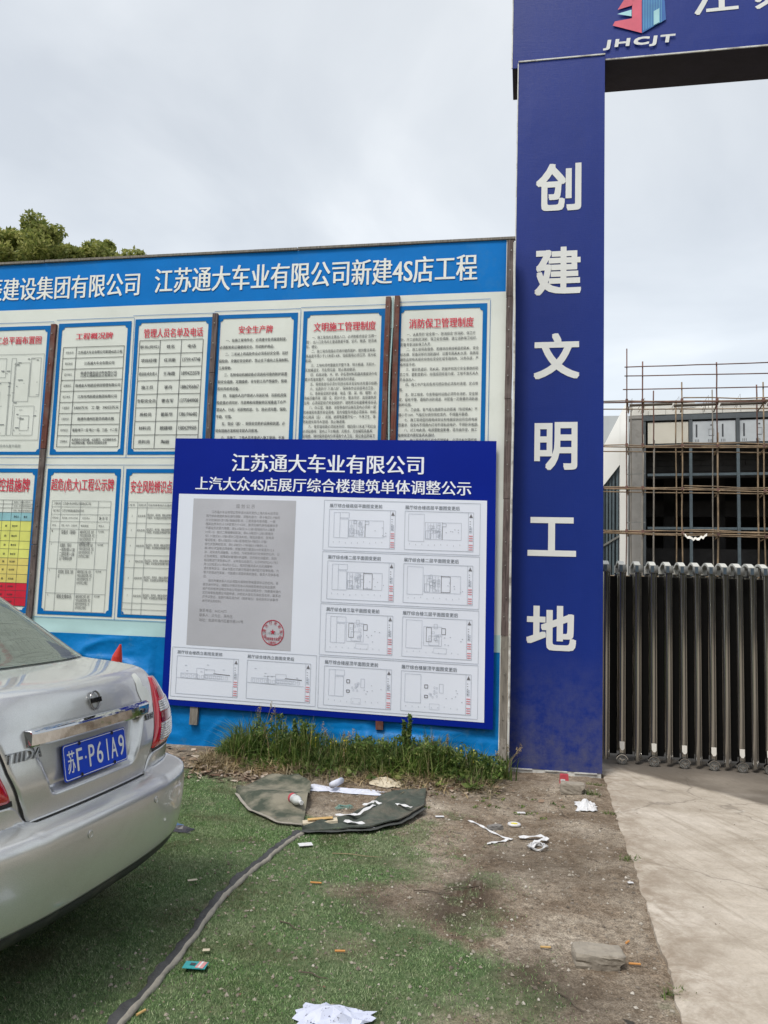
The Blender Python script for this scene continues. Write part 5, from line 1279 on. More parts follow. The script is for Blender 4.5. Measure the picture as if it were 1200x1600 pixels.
# --- bumper skin and valance
def btop(s):
    a = abs(s); return float(np.interp(a, [0, .375, .40, .425, .45, .47, .50, 1.0, 1.15], [.7035, .704, .711, .734, .765, .783, .790, .795, .80]))
def bumpf(u, w):
    s = (2 * u - 1) * 1.13; z = .385 + (btop(s) - .385) * w; off = .007 if .015 < w < .985 and abs(s) < 1.12 else -.003
    return Q(s, vz(z), off)
bp = cl('bumper', *cgrid(bumpf, 170, 64), 'paint')
cl('lower_valance', *cgrid(lambda u, w: Q((2 * u - 1) * 1.14, vz(.235 + .148 * w), .004 + .012 * math.sin(math.pi * w)), 90, 10), 'valance')
for s_ in (-.188, .313):
    z = .62; v = vz(z); c = Q(s_, v, .0095); n = Nrm(s_, v); t1 = np.array([-n[1], n[0], 0]); t1 /= np.linalg.norm(t1); t2 = np.cross(n, t1)
    pts = [c + .0115 * (math.cos(a) * t1 + math.sin(a) * t2) for a in np.linspace(0, 2 * math.pi, 18, endpoint=False)]
    o_ = [c - n * .002 + .0145 * (math.cos(a) * t1 + math.sin(a) * t2) for a in np.linspace(0, 2 * math.pi, 18, endpoint=False)]
    sn = cl('parking_sensor', pts, [tuple(range(18))], 'paint', bp, smooth=False)
    cl('sensor_ring', pts + o_, [(i, (i + 1) % 18, 18 + (i + 1) % 18, 18 + i) for i in range(18)], 'valance', bp, smooth=False) if False else None
    mb = MB(); mb.tube([tuple(c + .013 * (math.cos(a) * t1 + math.sin(a) * t2)) for a in np.linspace(0, 2 * math.pi, 19)], .0016, 5, cap=False)
    cl('sensor_rim', mb.v, mb.f, 'paint', bp)
# --- tail lamps
def lampz(sd_, nm):
    def si(z): return hw(vz(z)) + (.012 if sd_ > 0 else .030)
    def so_(z): return float(np.interp(z, [.80, .90, 1.0, 1.06, 1.10, 1.118], [1.0, .965, .90, .80, .70, .625]))
    def f(u, w, off, a0=0., a1=1., z0=.802, z1=1.118):
        z = z0 + (z1 - z0) * w; uu = a0 + (a1 - a0) * u
        s = si(z) + (so_(z) - si(z)) * uu
        e_ = min(1, uu / .05, (1 - uu) / .05, (z - .80) / .008, (1.118 - z) / .008); e_ = max(0, e_)
        return Q(sd_ * s, vz(z), -.002 + (.011 + off) * e_ ** .5 + .022 * math.sin(math.pi * min(1, max(0, (z - .795) / .325))) ** .6 * min(1, uu * 4))
    lp = cl('tail_lamp', *cgrid(lambda u, w: f(u, w, 0), 24, 26), 'red')
    lp['label'] = nm
    def ribs(u, w, z0, z1, a0=.11, a1=.93):
        n = 9 * (z1 - z0) / .09; rb = .0035 * abs(math.sin(w * math.pi * n)); ee = 0 if 0 < u < 1 and 0 < w < 1 else -.004
        return f(u, w, .003 + rb + ee, a0, a1, z0, z1)
    cl('clear_lens', *cgrid(lambda u, w: ribs(u, w, .828, .902), 16, 40), 'clear', lp)
    cl('clear_lens', *cgrid(lambda u, w: ribs(u, w, .950, .998, .10), 16, 24), 'clear', lp)
    cl('clear_lens', *cgrid(lambda u, w: ribs(u, w, .903, .949, .44), 10, 20), 'clear', lp)
    cl('reflector', *cgrid(lambda u, w: f(u, w, .004, .11, .42, .906, .946), 8, 6), 'darkred', lp)
    cl('inner_glow_panel', *cgrid(lambda u, w: f(u, w, .002, .15, .5, 1.01, 1.055), 8, 6), 'darkred', lp)
    vv = np.linspace(.80, 1.112, 20); strip([Q(sd_ * (so_(z) - .002), vz(z), .0) for z in vv], [Q(sd_ * (so_(z) + .007), vz(z), .003) for z in vv], 'lamp_gap', 'gap', lp)
    aa = np.linspace(0, 1, 20); strip([Q(sd_ * (si(.80) + (so_(.80) - si(.80)) * a), vz(.806), .001) for a in aa], [Q(sd_ * (si(.80) + (so_(.80) - si(.80)) * a), vz(.789), .009) for a in aa], 'lamp_gap', 'gap', lp)
lampz(1, 'red and clear right tail lamp'); lampz(-1, 'red and clear left tail lamp')
def ctext(body, x0, x1, z0, z1, fn, bold):
    p, i, f = bolded(body, bold, x1 - x0, z1 - z0)
    return [fn(x0 + (x1 - x0) * a[0], z0 + (z1 - z0) * a[1], .0001 * k) for a, k in zip(p, i)], f
# --- chrome strip, badge, lettering, plate
prof = [(1.034, .001), (1.035, .020), (1.029, .034), (1.022, .037), (.982, .024), (.975, .018), (.972, .001)]
vs = []; ks = [-.412, -.408, -.395] + list(np.linspace(-.37, .37, 30)) + [.395, .408, .412]
for s in ks:
    e_ = 1 if abs(s) < .40 else .85 if abs(s) < .41 else .05
    for z, d in prof: vs.append(P(s, vz(1.005 + (z - 1.005) * (1 if abs(s) < .41 else .9))) + np.array([-1, 0, 0]) * (.008 + d * e_))
n = len(prof); fs = [(i * n + j, i * n + (j + 1) % n, (i + 1) * n + (j + 1) % n, (i + 1) * n + j) for i in range(len(ks) - 1) for j in range(n)] + [tuple(range(n)), tuple(range(len(ks) * n - 1, len(ks) * n - n - 1, -1))]
ct = cl('chrome_trim', vs, fs, 'chrome', lid, smooth=False)
b_ = ct.modifiers.new('bevel', 'BEVEL'); b_.width = .002; b_.segments = 2
c = Q(.0, vz(1.086), .011); mb = MB()
tz = np.array([.19, 0, .98]); ty = np.array([0, -1., 0]); tn = np.array([-.98, 0, .19])
mb.tube([tuple(c + tn * .004 + ty * .033 * math.cos(a) + tz * .036 * math.sin(a)) for a in np.linspace(0, 2 * math.pi, 33)], .0042, 8, cap=False)
bg_ = cl('round_badge', mb.v, mb.f, 'badge', lid)
mb = MB(); fn = lambda u, v, d: tuple(c + ty * u + tz * v + tn * d)
mb.prism([(-.040, -.010), (.040, -.010), (.040, .010), (-.040, .010)], fn, .001, .009); cl('badge_bar', mb.v, mb.f, 'chrome', bg_, smooth=False)
v, f = ctext('NISSAN', -.034, .034, -.0055, .0055, lambda a, b2, k: c + ty * a + tz * b2 + tn * (.0098 + k), .03); cl('badge_lettering', v, f, 'black', bg_, smooth=False)
def raised(body, s0, s1, z0, z1, name, mat, bold, shear=0, h=.004, off=.009):
    g_, i_, f_ = bolded(body, bold, s1 - s0, z1 - z0, spacing=1.18)
    fn = lambda p, o: Q(s0 + (s1 - s0) * p[0] + shear * (p[1] - .5), vz(z0 + (z1 - z0) * p[1]), o)
    n = len(g_); a = [fn(p, off + h + .00015 * k) for p, k in zip(g_, i_)]; b2 = [fn(p, off) for p in g_]
    cnt = {}
    for q in f_:
        for i in range(len(q)): e_ = (q[i], q[(i + 1) % len(q)]); cnt[e_] = 1
    side_ = [(x, y, n + y, n + x) for x, y in cnt if (y, x) not in cnt]
    cl(name, a + b2, [tuple(q) for q in f_] + side_, mat, lid, smooth=False)
raised('TIIDA', -.512, -.345, .930, .966, 'model_lettering', 'badge', .02, .012, .006, .010)
raised('东风日产', .398, .492, .940, .966, 'maker_lettering', 'badge', .03, 0)
mb = MB(); pc = np.array([-.010, -.015, .872]); pu = np.array([math.sin(.19), 0, math.cos(.19)]); pn = np.array([-math.cos(.19), 0, math.sin(.19)])
PF = lambda u, v, d=0.: tuple(pc + ty * u + pu * v + pn * d)
def rr(w, h, r=.012, n=5):
    return [(sx * (w - r) + r * math.cos(a), sz * (h - r) + r * math.sin(a)) for sx, sz, a0 in ((1, 1, 0), (-1, 1, 90), (-1, -1, 180), (1, -1, 270)) for a in np.radians(np.linspace(a0, a0 + 90, n))]
mb.prism(rr(.220, .070), PF, -.002, .0015); pt = cl('number_plate', mb.v, mb.f, 'plate', lid, smooth=False)
o1, o2 = rr(.2165, .0665), rr(.2135, .0635); n = len(o1)
cl('plate_border', [PF(u, v, .0022) for u, v in o1 + o2], [(i, (i + 1) % n, n + (i + 1) % n, n + i) for i in range(n)], 'platewhite', pt, smooth=False)
PT = []; mb = MB()
for ch, x0, x1, bo in (('苏', -.198, -.150, .012), ('F', -.139, -.100, .012), ('P', -.058, -.018, .012), ('6', -.004, .040, .012), ('1', .070, .078, 0), ('A', .098, .146, .012), ('9', .158, .202, .012)):
    if ch == '1': mb.add([PF(x0, -.045, .003), PF(x1, -.045, .003), PF(x1, .045, .003), PF(x0, .045, .003)], [(0, 1, 2, 3)]); continue
    v, f = ctext(ch, x0, x1, -.045, .045, lambda a, b2, k: PF(a, b2, .003 + k), bo * 2); mb.add(v, f)
mb.add([PF(-.079 + .0055 * math.cos(a), .0055 * math.sin(a), .003) for a in np.linspace(0, 6.28, 12, endpoint=False)], [tuple(range(12))])
cl('plate_characters', mb.v, mb.f, 'platewhite', pt, smooth=False)
for u, v in ((-.115, .062), (.115, .062), (-.115, -.060), (.115, -.060)):
    mb = MB(); mb.tube([PF(u, v, .001), PF(u, v, .006)], .0075, 10); cl('plate_screw', mb.v, mb.f, 'badge', pt, smooth=False)
mb = MB(); mb.tube([tuple(P(.33, vz(1.0)) + np.array([-.040, 0, 0])), tuple(P(.33, vz(1.0)) + np.array([-.046, 0, 0]))], .011, 14); cl('keyhole', mb.v, mb.f, 'badge', lid, smooth=False)
st = [(.385, 1.135), (.40, 1.145), (.415, 1.138), (.425, 1.115), (.427, 1.085), (.445, 1.075), (.462, 1.05), (.468, 1.02), (.463, .995), (.448, .982), (.43, .988), (.41, 1.01), (.395, 1.04), (.386, 1.07), (.387, 1.10)]
sv_ = []
for k in range(6):
    for a, b2 in st: kk = 1 - k * .19; a2 = .43 + (.36 + (a - .385) * 1.75 - .43) * kk; sv_.append(Q(a2, vz(1.065 + (min(b2 + .008, 1.148) - 1.065) * kk), .0098))
cl('sticker', sv_, [(k * 15 + i, k * 15 + (i + 1) % 15, k * 15 + 15 + (i + 1) % 15, k * 15 + 15 + i) for k in range(5) for i in range(15)] + [tuple(range(75, 90))], 'sticker', lid, smooth=True)
# --- rear window: black border, glass
def ww(v): return .645 - (v - 16.2) / 3 * .05
def winp(u, w, off): v = 16.22 + (19.35 - 16.22) * w; return Q((2 * u - 1) * ww(v), v, off)
V_, F_ = cgrid(lambda u, w: winp(u, w, .006), 40, 30)
ins = lambda q: False
fr_f = []; gl_f = []
for k, q in enumerate(F_):
    i, j = k % 40, k // 40
    (fr_f if i < 1 or i > 38 or j < 4 or j > 28 else gl_f).append(q)
cl('rear_window', V_, gl_f, 'glass'); cl('window_border', V_, fr_f, 'frit')
for k in range(9):      # demister wires
    w = .2 + k * .075; mb = MB(); mb.tube([tuple(winp(u, w, .001)) for u in np.linspace(.08, .92, 16)], .0009, 4); cl('demister_wire', mb.v, mb.f, 'seat')
# --- interior
mb = MB(); mb.box((.48, -.58, 1.08), (1.02, .58, 1.10)); sh_ = cl('parcel_shelf', mb.v, mb.f, 'shelf', smooth=False)
mb = MB(); mb.box((.62, -.20, 1.10), (.76, .20, 1.125), .02); cl('shelf_tray', mb.v, mb.f, 'black', sh_, smooth=False)
mb = MB(); mb.box((1.02, -.60, .5), (1.16, .60, 1.14), .02); ck = cl('rear_seat', mb.v, mb.f, 'seat', smooth=False)
for y in (-.36, .0, .36):
    mb = MB(); mb.box((1.03, y - .13, 1.15), (1.15, y + .13, 1.32), .025); h_ = cl('headrest', mb.v, mb.f, 'seat', ck, smooth=False); b_ = h_.modifiers.new('b', 'BEVEL'); b_.width = .03; b_.segments = 3
for y in (-.37, .37):
    mb = MB(); mb.box((1.95, y - .24, .5), (2.08, y + .24, 1.12), .03); ck = cl('front_seat', mb.v, mb.f, 'seat', smooth=False)
    mb = MB(); mb.box((1.95, y - .12, 1.16), (2.05, y + .12, 1.34), .02); h_ = cl('headrest', mb.v, mb.f, 'white_plastic', ck, smooth=False); b_ = h_.modifiers.new('b', 'BEVEL'); b_.width = .03; b_.segments = 3
mb = MB(); mb.box((.3, -.74, .26), (4.0, .74, .30)); cl('floor_pan', mb.v, mb.f, 'black', smooth=False)
mb = MB(); mb.box((.3, -.5, .30), (.46, .5, .5)); cl('exhaust_silencer', mb.v, mb.f, 'valance', smooth=False)
# --- side and front glass, doors, lamps
def yat(f_, v): S_, X, Y_, Z_ = ringline(v); i = int(np.argmin(np.abs(X - f_))); return float(np.interp(f_, X, Y_)), float(np.interp(f_, X, Z_))
for sd_ in (1, -1):
    for f0, f1 in ((1.15, 1.95), (2.02, 2.75)):
        def sg(u, w):
            v = 17.25 + 2.1 * w; a = f0 + (.22 * w if f0 < 1.5 else 0); b2 = f1 - (.42 * w if f1 > 2.5 else 0); ff = a + (b2 - a) * u; y, z = yat(ff, v); return (ff, -sd_ * (y + .004), z)
        cl('side_window', *cgrid(sg, 14, 10), 'glass')
    for f0 in (1.12, 2.0, 2.85):
        pts = []
        for k in range(14):
            z = .34 + .74 * k / 13; v = float(np.interp(z, [yat(f0, q)[1] for q in np.linspace(0, 16, 60)], np.linspace(0, 16, 60))); y, zz_ = yat(f0, v); pts.append((f0, -sd_ * (y + .001), zz_))
        mb = MB(); mb.tube(pts, .003, 4); cl('door_gap', mb.v, mb.f, 'gap')
    for f0 in (1.30, 2.12):
        y, z = yat(f0, 8.6); mb = MB(); mb.box((f0, -sd_ * (y + .012) - .012, z), (f0 + .2, -sd_ * (y + .012) + .012, z + .03), .004); cl('door_handle', mb.v, mb.f, 'paint', smooth=False)
    mb = MB(); mb.box((2.72, -sd_ * .86 - .09, .98), (2.84, -sd_ * .86 + .09, 1.11), .02); mr_ = cl('door_mirror', mb.v, mb.f, 'paint', smooth=False); b_ = mr_.modifiers.new('b', 'BEVEL'); b_.width = .03; b_.segments = 3
    cl('headlight', *cgrid(lambda u, w: (lambda S_: Q(-sd_ * 0 + sd_ * (S_ - .35 - .5 * u), 8.2 + 2.2 * w, .006))(ringline(8.2 + 2.2 * w)[0][-1]), 12, 8), 'clear')
    for wx in WAX:
        y = -sd_ * .735; mb = MB()
        ring = []
        pr = [(-.095, .20), (-.095, .27), (-.075, .305), (.075, .305), (.095, .27), (.095, .20)]
        n = 32
        for k in range(n):
            a = 2 * math.pi * k / n; ring += [(wx + r_ * math.cos(a), y + o_, .305 + r_ * math.sin(a)) for o_, r_ in pr]
        m_ = len(pr); mb.add(ring, [(k * m_ + j, k * m_ + j + 1, ((k + 1) % n) * m_ + j + 1, ((k + 1) % n) * m_ + j) for k in range(n) for j in range(m_ - 1)])
        wl = cl('wheel', mb.v, mb.f, 'tyre')
        mb = MB(); mb.tube([(wx, y - .07, .305), (wx, y + .07, .305)], .20, 28); cl('wheel_disc', mb.v, mb.f, 'black', wl, smooth=False)
        mb = MB()
        yo = y - sd_ * .085
        for k in range(7):
            a = 2 * math.pi * k / 7; mb.bar((wx + .03 * math.cos(a), yo, .305 + .03 * math.sin(a)), (wx + .195 * math.cos(a), yo, .305 + .195 * math.sin(a)), .03, .035)
        mb.tube([(wx + .195 * math.cos(a), yo, .305 + .195 * math.sin(a)) for a in np.linspace(0, 2 * math.pi, 29)], .011, 6, cap=False); mb.tube([(wx, yo - .02, .305), (wx, yo + .02, .305)], .035, 12)
        cl('wheel_rim', mb.v, mb.f, 'alloy', wl, smooth=False)
        mb = MB(); n = 20; rg_ = []
        for k in range(n + 1):
            a = R(-5 + 190 * k / n); rg_ += [(wx + WR * math.cos(a), -sd_ * .845, .31 + WR * math.sin(a)), (wx + WR * math.cos(a), -sd_ * .55, .31 + WR * math.sin(a))]
        mb.add(rg_, [(2 * k, 2 * k + 1, 2 * k + 3, 2 * k + 2) for k in range(n)]); cl('wheel_arch_liner', mb.v, mb.f, 'gap')
cl('windscreen', *cgrid(lambda u, w: (lambda S_: Q((2 * u - 1) * 1e-9 + (1 if u >= .5 else -1) * (S_ - abs(2 * u - 1) * .56 - .001), 17.3 + 1.9 * w, .006))(ringline(17.3 + 1.9 * w)[0][-1]), 24, 10), 'glass')

# ================================================================ WEEDS along the foot of the board
wrn = np.random.default_rng(5)
def grass(n, pos, hfun, wid, r, bend=.55):
    """n curved blades; pos(n) -> x,y"""
    x, y = pos(n); z = gh(x, y) - .01; h = hfun(x, y) * r.uniform(.45, 1.1, n); a = r.uniform(0, 6.283, n); b = bend * h * r.uniform(.2, 1.4, n)
    w = wid * r.uniform(.6, 1.4, n); c, s = np.cos(a), np.sin(a); V = []; pr = [(0, 1), (.4, .9), (.75, .6), (1, .05)]
    for t, k in pr:
        ox = b * t * t; zz_ = z + h * t * (1 - .25 * t * (b / h))
        # keep the blades in front of the sheet
        yy = np.minimum(y + s * ox, BY - .12)
        V.append(np.stack([x + c * ox - s * w * k / 2, yy + c * w * k / 2, zz_], -1)); V.append(np.stack([x + c * ox + s * w * k / 2, yy - c * w * k / 2, zz_], -1))
    n = len(x); V = np.stack(V, 1).reshape(-1, 3); base = np.arange(n)[:, None] * 8
    F_ = np.concatenate([base + np.array([0, 1, 3, 2]), base + np.array([2, 3, 5, 4]), base + np.array([4, 5, 7, 6])]); return V, F_
def join(parts):
    V = []; F_ = []; o = 0
    for v, f in parts: V.append(v); F_.append(np.asarray(f) + o); o += len(v)
    return np.concatenate(V), np.concatenate(F_).tolist()
def wh(x, y): return (.55 + .9 * fbm(np.asarray(x) * 6, np.asarray(x) * 0 + 2, 88, 3)) * np.interp(x, [-2.75, -2.45, -2.1, -1.8, -1.3, -.9, -.5, -.15, .0], [.06, .27, .42, .36, .28, .36, .24, .26, .10])
def wx(n):
    x = wrn.uniform(-2.65, -.22, n * 3); x = x[wrn.random(n * 3) < np.clip((fbm(x * 2.7 + 9, x * 0, 93, 3) - .30) / .22, .12, 1)]
    return x[:n] if len(x) >= n else np.concatenate([x, x[:n - len(x)]])
pos = lambda n: ((lambda x: (x, 6.74 - np.abs(wrn.normal(0, .14, n)) * np.interp(x, [-2.8, -2.3, -.3, 0], [.5, 1, 1, .5])))(wx(n)))
V, F_ = join([grass(3300, pos, lambda x, y: wh(x, y) * .95, .010, wrn, .8), grass(1300, pos, lambda x, y: wh(x, y) * .55, .015, wrn, 1.5)])
tag(link('weeds', V, F_, mt['weed'], smooth=False), 'rough green weeds and grass growing along the foot of the board', 'weeds', kind='stuff')
# small leafy herb leaves in the same verge
P0 = []
for k in range(120):      # broad leaves low in the verge and a few strays in front
    x = wrn.uniform(-2.3, -.3); y = 6.60 - abs(wrn.normal(0, .12)); z = float(gh(x, y)) + .02
    P0.append(leafquads(np.array([x, y, z + .02]), 9, .035, (.06, .05, .02), wrn))
for k in range(26):
    x = wrn.uniform(-.9, .35); y = wrn.uniform(5.7, 6.4); P0.append(leafquads(np.array([x, y, float(gh(x, y)) + .008]), 14, .010, (.035, .03, .008), wrn))
for k in range(260):
    x = wrn.uniform(-2.35, -.15); y = 6.72 - abs(wrn.normal(0, .13)); z = float(gh(x, y)) + wrn.uniform(.03, .8) * float(wh(x, 0))
    P0.append(leafquads(np.array([x, min(y, 6.70), z]), 26, .016, (.045, .035, .04), wrn))
V = np.concatenate(P0); V[:, 1] = np.minimum(V[:, 1], BY - .10)
tag(link('leafy_weeds', V, np.arange(len(V)).reshape(-1, 4).tolist(), mt['weed']), 'small leafy herbs mixed into the grass below the poster', 'weeds', kind='stuff')
# dry straw and dead stalks at the front of the verge
pos2 = lambda n: (-2.7 + 2.5 * wrn.random(n) ** 1.5, 6.50 - np.abs(wrn.normal(0, .14, n)))
V, F_ = join([grass(3400, pos2, lambda x, y: np.full_like(x, .11), .006, wrn, 1.8), grass(500, pos, lambda x, y: wh(x, y) * 1.0, .004, wrn, .4)])
tag(link('dry_straw', V, F_, mt['straw']), 'flattened dry straw along the front of the weeds', 'straw', kind='stuff')
def plant(name, x, y, h, kind, label, cat='weed'):
    rt = thing(name, label, cat, (x, y, float(gh(x, y)) - .01)); r = np.random.default_rng(int(abs(x) * 100))
    z0 = float(gh(x, y)) - .01
    if kind == 'herb':
        for k in range(4):
            a = r.uniform(0, 6.28); dx = .06 * math.cos(a); hh = h * r.uniform(.65, 1)
            pts = [(x + dx * t, y - .02 * t, z0 + hh * t) for t in np.linspace(0, 1, 6)]
            mb = MB(); mb.tube(pts, [.004 - .0005 * q for q in range(6)], 5); st_ = mb.build('stem', mt['weed'], rt)
            Vv = [leafquads(np.array(pts[0]) + (np.array(pts[-1]) - np.array(pts[0])) * t, 14, .022, (.04 * (1.2 - t), .035, .02), r) for t in np.linspace(.2, 1, 13)]
            Vv = np.concatenate(Vv); Vv[:, 1] = np.minimum(Vv[:, 1], BY - .1); link('leaves', Vv, np.arange(len(Vv)).reshape(-1, 4).tolist(), mt['weed'], rt)
    elif kind == 'grass':
        V, F_ = grass(46, lambda n: (x + r.normal(0, .035, n), y + r.normal(0, .02, n)), lambda a, b: np.full_like(a, h), .011 if h > .1 else .006, r, .5 if h > .1 else 1.)
        link('blades', V, F_.tolist(), mt['weed'], rt)
        for k in range(5 if h > .1 else 0):
            a = r.uniform(-.12, .12); mb = MB(); tp = (x + a * 1.3, y - .04, z0 + h * r.uniform(.8, 1.15)); mb.tube([(x, y, z0), (x + a * .5, y - .02, z0 + h * .6), tp], .0022, 4); st_ = mb.build('stalk', mt['straw'], rt)
            Vv = leafquads(np.array(tp), 40, .007, (.014, .012, .045), r); link('seed_head', Vv, np.arange(len(Vv)).reshape(-1, 4).tolist(), mt['straw'], st_)
plant('grass_clump', -2.28, 6.66, .40, 'grass', 'tall broad-bladed grass clump at the left end of the weeds', 'grass clump')
plant('grass_clump', -.14, 6.70, .26, 'grass', 'arching grass clump at the corner between board and blue pillar', 'grass clump')
plant('mugwort', -.97, 6.66, .48, 'herb', 'tallest feathery green weed below the right half of the poster')
plant('mugwort', -1.92, 6.64, .36, 'herb', 'leafy green weed in the middle of the left weeds')
plant('grass_clump', -1.55, 6.62, .30, 'grass', 'grass clump with pale seed heads below the middle of the poster', 'grass clump')
plant('grass_clump', -.62, 6.64, .27, 'grass', 'grass clump with pale seed heads right of the tallest weed', 'grass clump')
plant('tuft', .545, 6.42, .07, 'grass', 'small green tuft beside the half brick at the pillar foot', 'tuft')
for k_, (x_, y_, h_) in enumerate(((.66, 4.98, .05), (.625, 3.42, .06), (.65, 5.95, .04))): plant('tuft', x_, y_, h_, 'grass', ['tiny green tuft at the driveway edge level with the damp patch', 'small green tuft at the driveway edge near the bottom of the picture', 'tiny green tuft at the driveway edge beside the white bag'][k_], 'tuft')
plant('tuft', .60, 6.86, .05, 'grass', 'tiny weed tuft against the right foot of the blue pillar', 'tuft')
for k in range(9):
    x = wrn.uniform(-1.8, -.25); y = 6.62; z = .1 + .6 * float(wh(x, 0)); mb = MB()
    mb.tube([(x, y - .02, z - .10), (x, y, z)], .0015, 4); 
    mb.add([(x + .008 * math.cos(a), y - .008, z + .008 * math.sin(a)) for a in np.linspace(0, 6.28, 7)[:-1]], [tuple(range(6))])
    tag(mb.build('yellow_flower', mt['flower']), 'tiny yellow flower among the weeds below the poster', 'flower', 'yellow flowers in the weeds')

# ================================================================ loose litter on the ground
def flakes(n, pos, s0, s1, r, lift=.004, th=.25):
    x, y = pos(n); z = gh(x, y) + lift; s = r.uniform(s0, s1, n); a = r.uniform(0, 6.28, n); V = []
    for k, (u, w) in enumerate(((-1, -.5), (1, -.4), (.9, .5), (-.8, .45))):
        V.append(np.stack([x + s * (u * np.cos(a) - w * np.sin(a)), y + s * (u * np.sin(a) + w * np.cos(a)), z + s * th * r.uniform(-1, 1, n) + s * .2], -1))
    V = np.stack(V, 1).reshape(-1, 3); return V, (np.arange(n)[:, None] * 4 + np.arange(4)).tolist()
def pebbles(n, pos, s0, s1, r):
    x, y = pos(n); z = gh(x, y); s = r.uniform(0, 1, n) ** 2.5 * (s1 - s0) + s0
    d = np.array([(1, 0, 0), (0, 1, 0), (-1, 0, 0), (0, -1, 0), (.2, .1, .8), (0, 0, -.4)], float)
    V = d[None] * s[:, None, None] * r.uniform(.6, 1.25, (n, 6, 1)); a = r.uniform(0, 6.28, n)[:, None]; X = V[..., 0] * np.cos(a) - V[..., 1] * np.sin(a); Y_ = V[..., 0] * np.sin(a) + V[..., 1] * np.cos(a)
    V = np.stack([X + x[:, None], Y_ + y[:, None], V[..., 2] + z[:, None] + s[:, None] * .2], -1).reshape(-1, 3)
    f = np.array([(0, 1, 4), (1, 2, 4), (2, 3, 4), (3, 0, 4), (1, 0, 5), (2, 1, 5), (3, 2, 5), (0, 3, 5)]); return V, (np.arange(n)[:, None, None] * 6 + f[None]).reshape(-1, 3).tolist()
def islandmat(name, cols):
    m, t, b = newmat(name); g_ = t.nodes.new('ShaderNodeNewGeometry'); t.links.new(nramp(t, g_.outputs['Random Per Island'], cols), b.inputs['Base Color']); b.inputs['Roughness'].default_value = .85; return m
mt['peb'] = islandmat('pebble', [(0, (.12, .10, .08)), (.5, (.22, .19, .155)), (.9, (.34, .31, .26)), (1, (.52, .49, .44))])
mt['chip'] = islandmat('wood_chip', [(0, (.12, .06, .035)), (.4, (.24, .17, .12)), (.7, (.33, .26, .20)), (1, (.48, .42, .36))])
V, F_ = pebbles(5600, lambda n: (lambda x, y: (x, y))(wrn.uniform(-1.7, .62, n), wrn.uniform(2.5, 6.6, n)), .0018, .0125, wrn)
tag(link('pebbles', V, F_, mt['peb']), 'small pale pebbles scattered over the bare dirt and turf', 'pebbles', kind='stuff')
V, F_ = pebbles(260, lambda n: (wrn.uniform(.7, 2.6, n), wrn.uniform(3.0, 7.4, n)), .0015, .006, wrn); V[:, 2] = V[:, 2] - gh(V[:, 0], V[:, 1]) + .016
tag(link('grit', V, F_, mt['peb']), 'fine grit lying on the concrete driveway', 'grit', kind='stuff')
V, F_ = flakes(420, lambda n: (wrn.normal(-2.45, .28, n), np.minimum(wrn.normal(6.35, .17, n), 6.75)), .010, .038, wrn, .012, .5)
tag(link('leaf_litter', V, F_, mt['chip']), 'brown dead leaves and bark flakes heaped left of the weeds', 'leaf litter', kind='stuff')
V1, F1 = flakes(900, lambda n: (wrn.uniform(-2.9, .2, n), wrn.uniform(2.5, 6.2, n)), .002, .0075, wrn, .012, .3)
tag(link('wood_chips', V1, F1, mt['chip']), 'pale chips and crumbs scattered over the turf', 'chips', kind='stuff')
V1, F1 = flakes(260, lambda n: (wrn.normal(-.75, .38, n), wrn.normal(6.32, .09, n)), .006, .024, wrn, .008, .5)
tag(link('dead_leaves', V1, F1, mt['chip']), 'dead leaves along the right foot of the weeds', 'dead leaves', kind='stuff')

def g0(x, y, d=0.): return (x, y, float(gh(x, y)) + d)
mt['brickcon'] = M('concrete_brick', (.30, .27, .225), .95, var=.15, scale=12, bump=.6, bscale=50, dirt=(.10, .08, .06), dirtamt=(.5, .75), dscale=8)
def rock(x, y, w, d, h, a, label, name='concrete_brick', mat='brickcon'):
    b = bmesh.new(); bmesh.ops.create_cube(b, size=1); bmesh.ops.subdivide_edges(b, edges=b.edges, cuts=5, use_grid_fill=True); r = random.Random(int(x * 99))
    for v in b.verts:
        e_ = sum(1 for c_ in v.co if abs(abs(c_) - .5) < 1e-4); k = 1 - (.045 if e_ >= 2 else 0) - (.05 if e_ == 3 else 0)
        v.co = Vector((v.co.x * w * k, v.co.y * d * k, v.co.z * h * k)) + Vector((r.uniform(-1, 1), r.uniform(-1, 1), r.uniform(-1, 1))) * .0035
        if v.co.x > w * .38 and v.co.y < 0 and v.co.z < 0: v.co.x -= .02
    bmesh.ops.rotate(b, verts=b.verts, matrix=Matrix.Rotation(a, 3, 'Z')); V = [tuple(v.co) for v in b.verts]; F_ = [tuple(v.index for v in f.verts) for f in b.faces]; b.free()
    z = float(gh(x, y)) + h / 2 - .006
    return tag(link(name, [(p[0] + x, p[1] + y, p[2] + z) for p in V], F_, mt[mat], smooth=False), label, 'brick')
rock(.338, 3.63, .215, .12, .068, .10, 'weathered pale concrete brick lying on bare dirt near the driveway edge')
rock(.40, 6.44, .19, .11, .085, -.05, 'grey brick at the foot of the blue pillar with a red carton behind it')
mt['red_card'] = M('red_card', (.50, .07, .09), .5, var=.2, scale=20); mt['paper'] = M('litter_paper', (.66, .67, .69), .6, var=.12, scale=20, dirt=(.38, .35, .30), dirtamt=(.52, .8), dscale=18)
mb = MB(); z = float(gh(.345, 6.74)); mb.box((.31, 6.70, z), (.385, 6.75, z + .075), .004); o = mb.build('red_carton', mt['red_card']); tag(o, 'crushed red and white cigarette carton standing against the blue pillar', 'carton')
mb = MB(); mb.box((.318, 6.6985, z + .02), (.355, 6.6995 + .0, z + .04)); mb.build('white_label', mt['paper'], o)
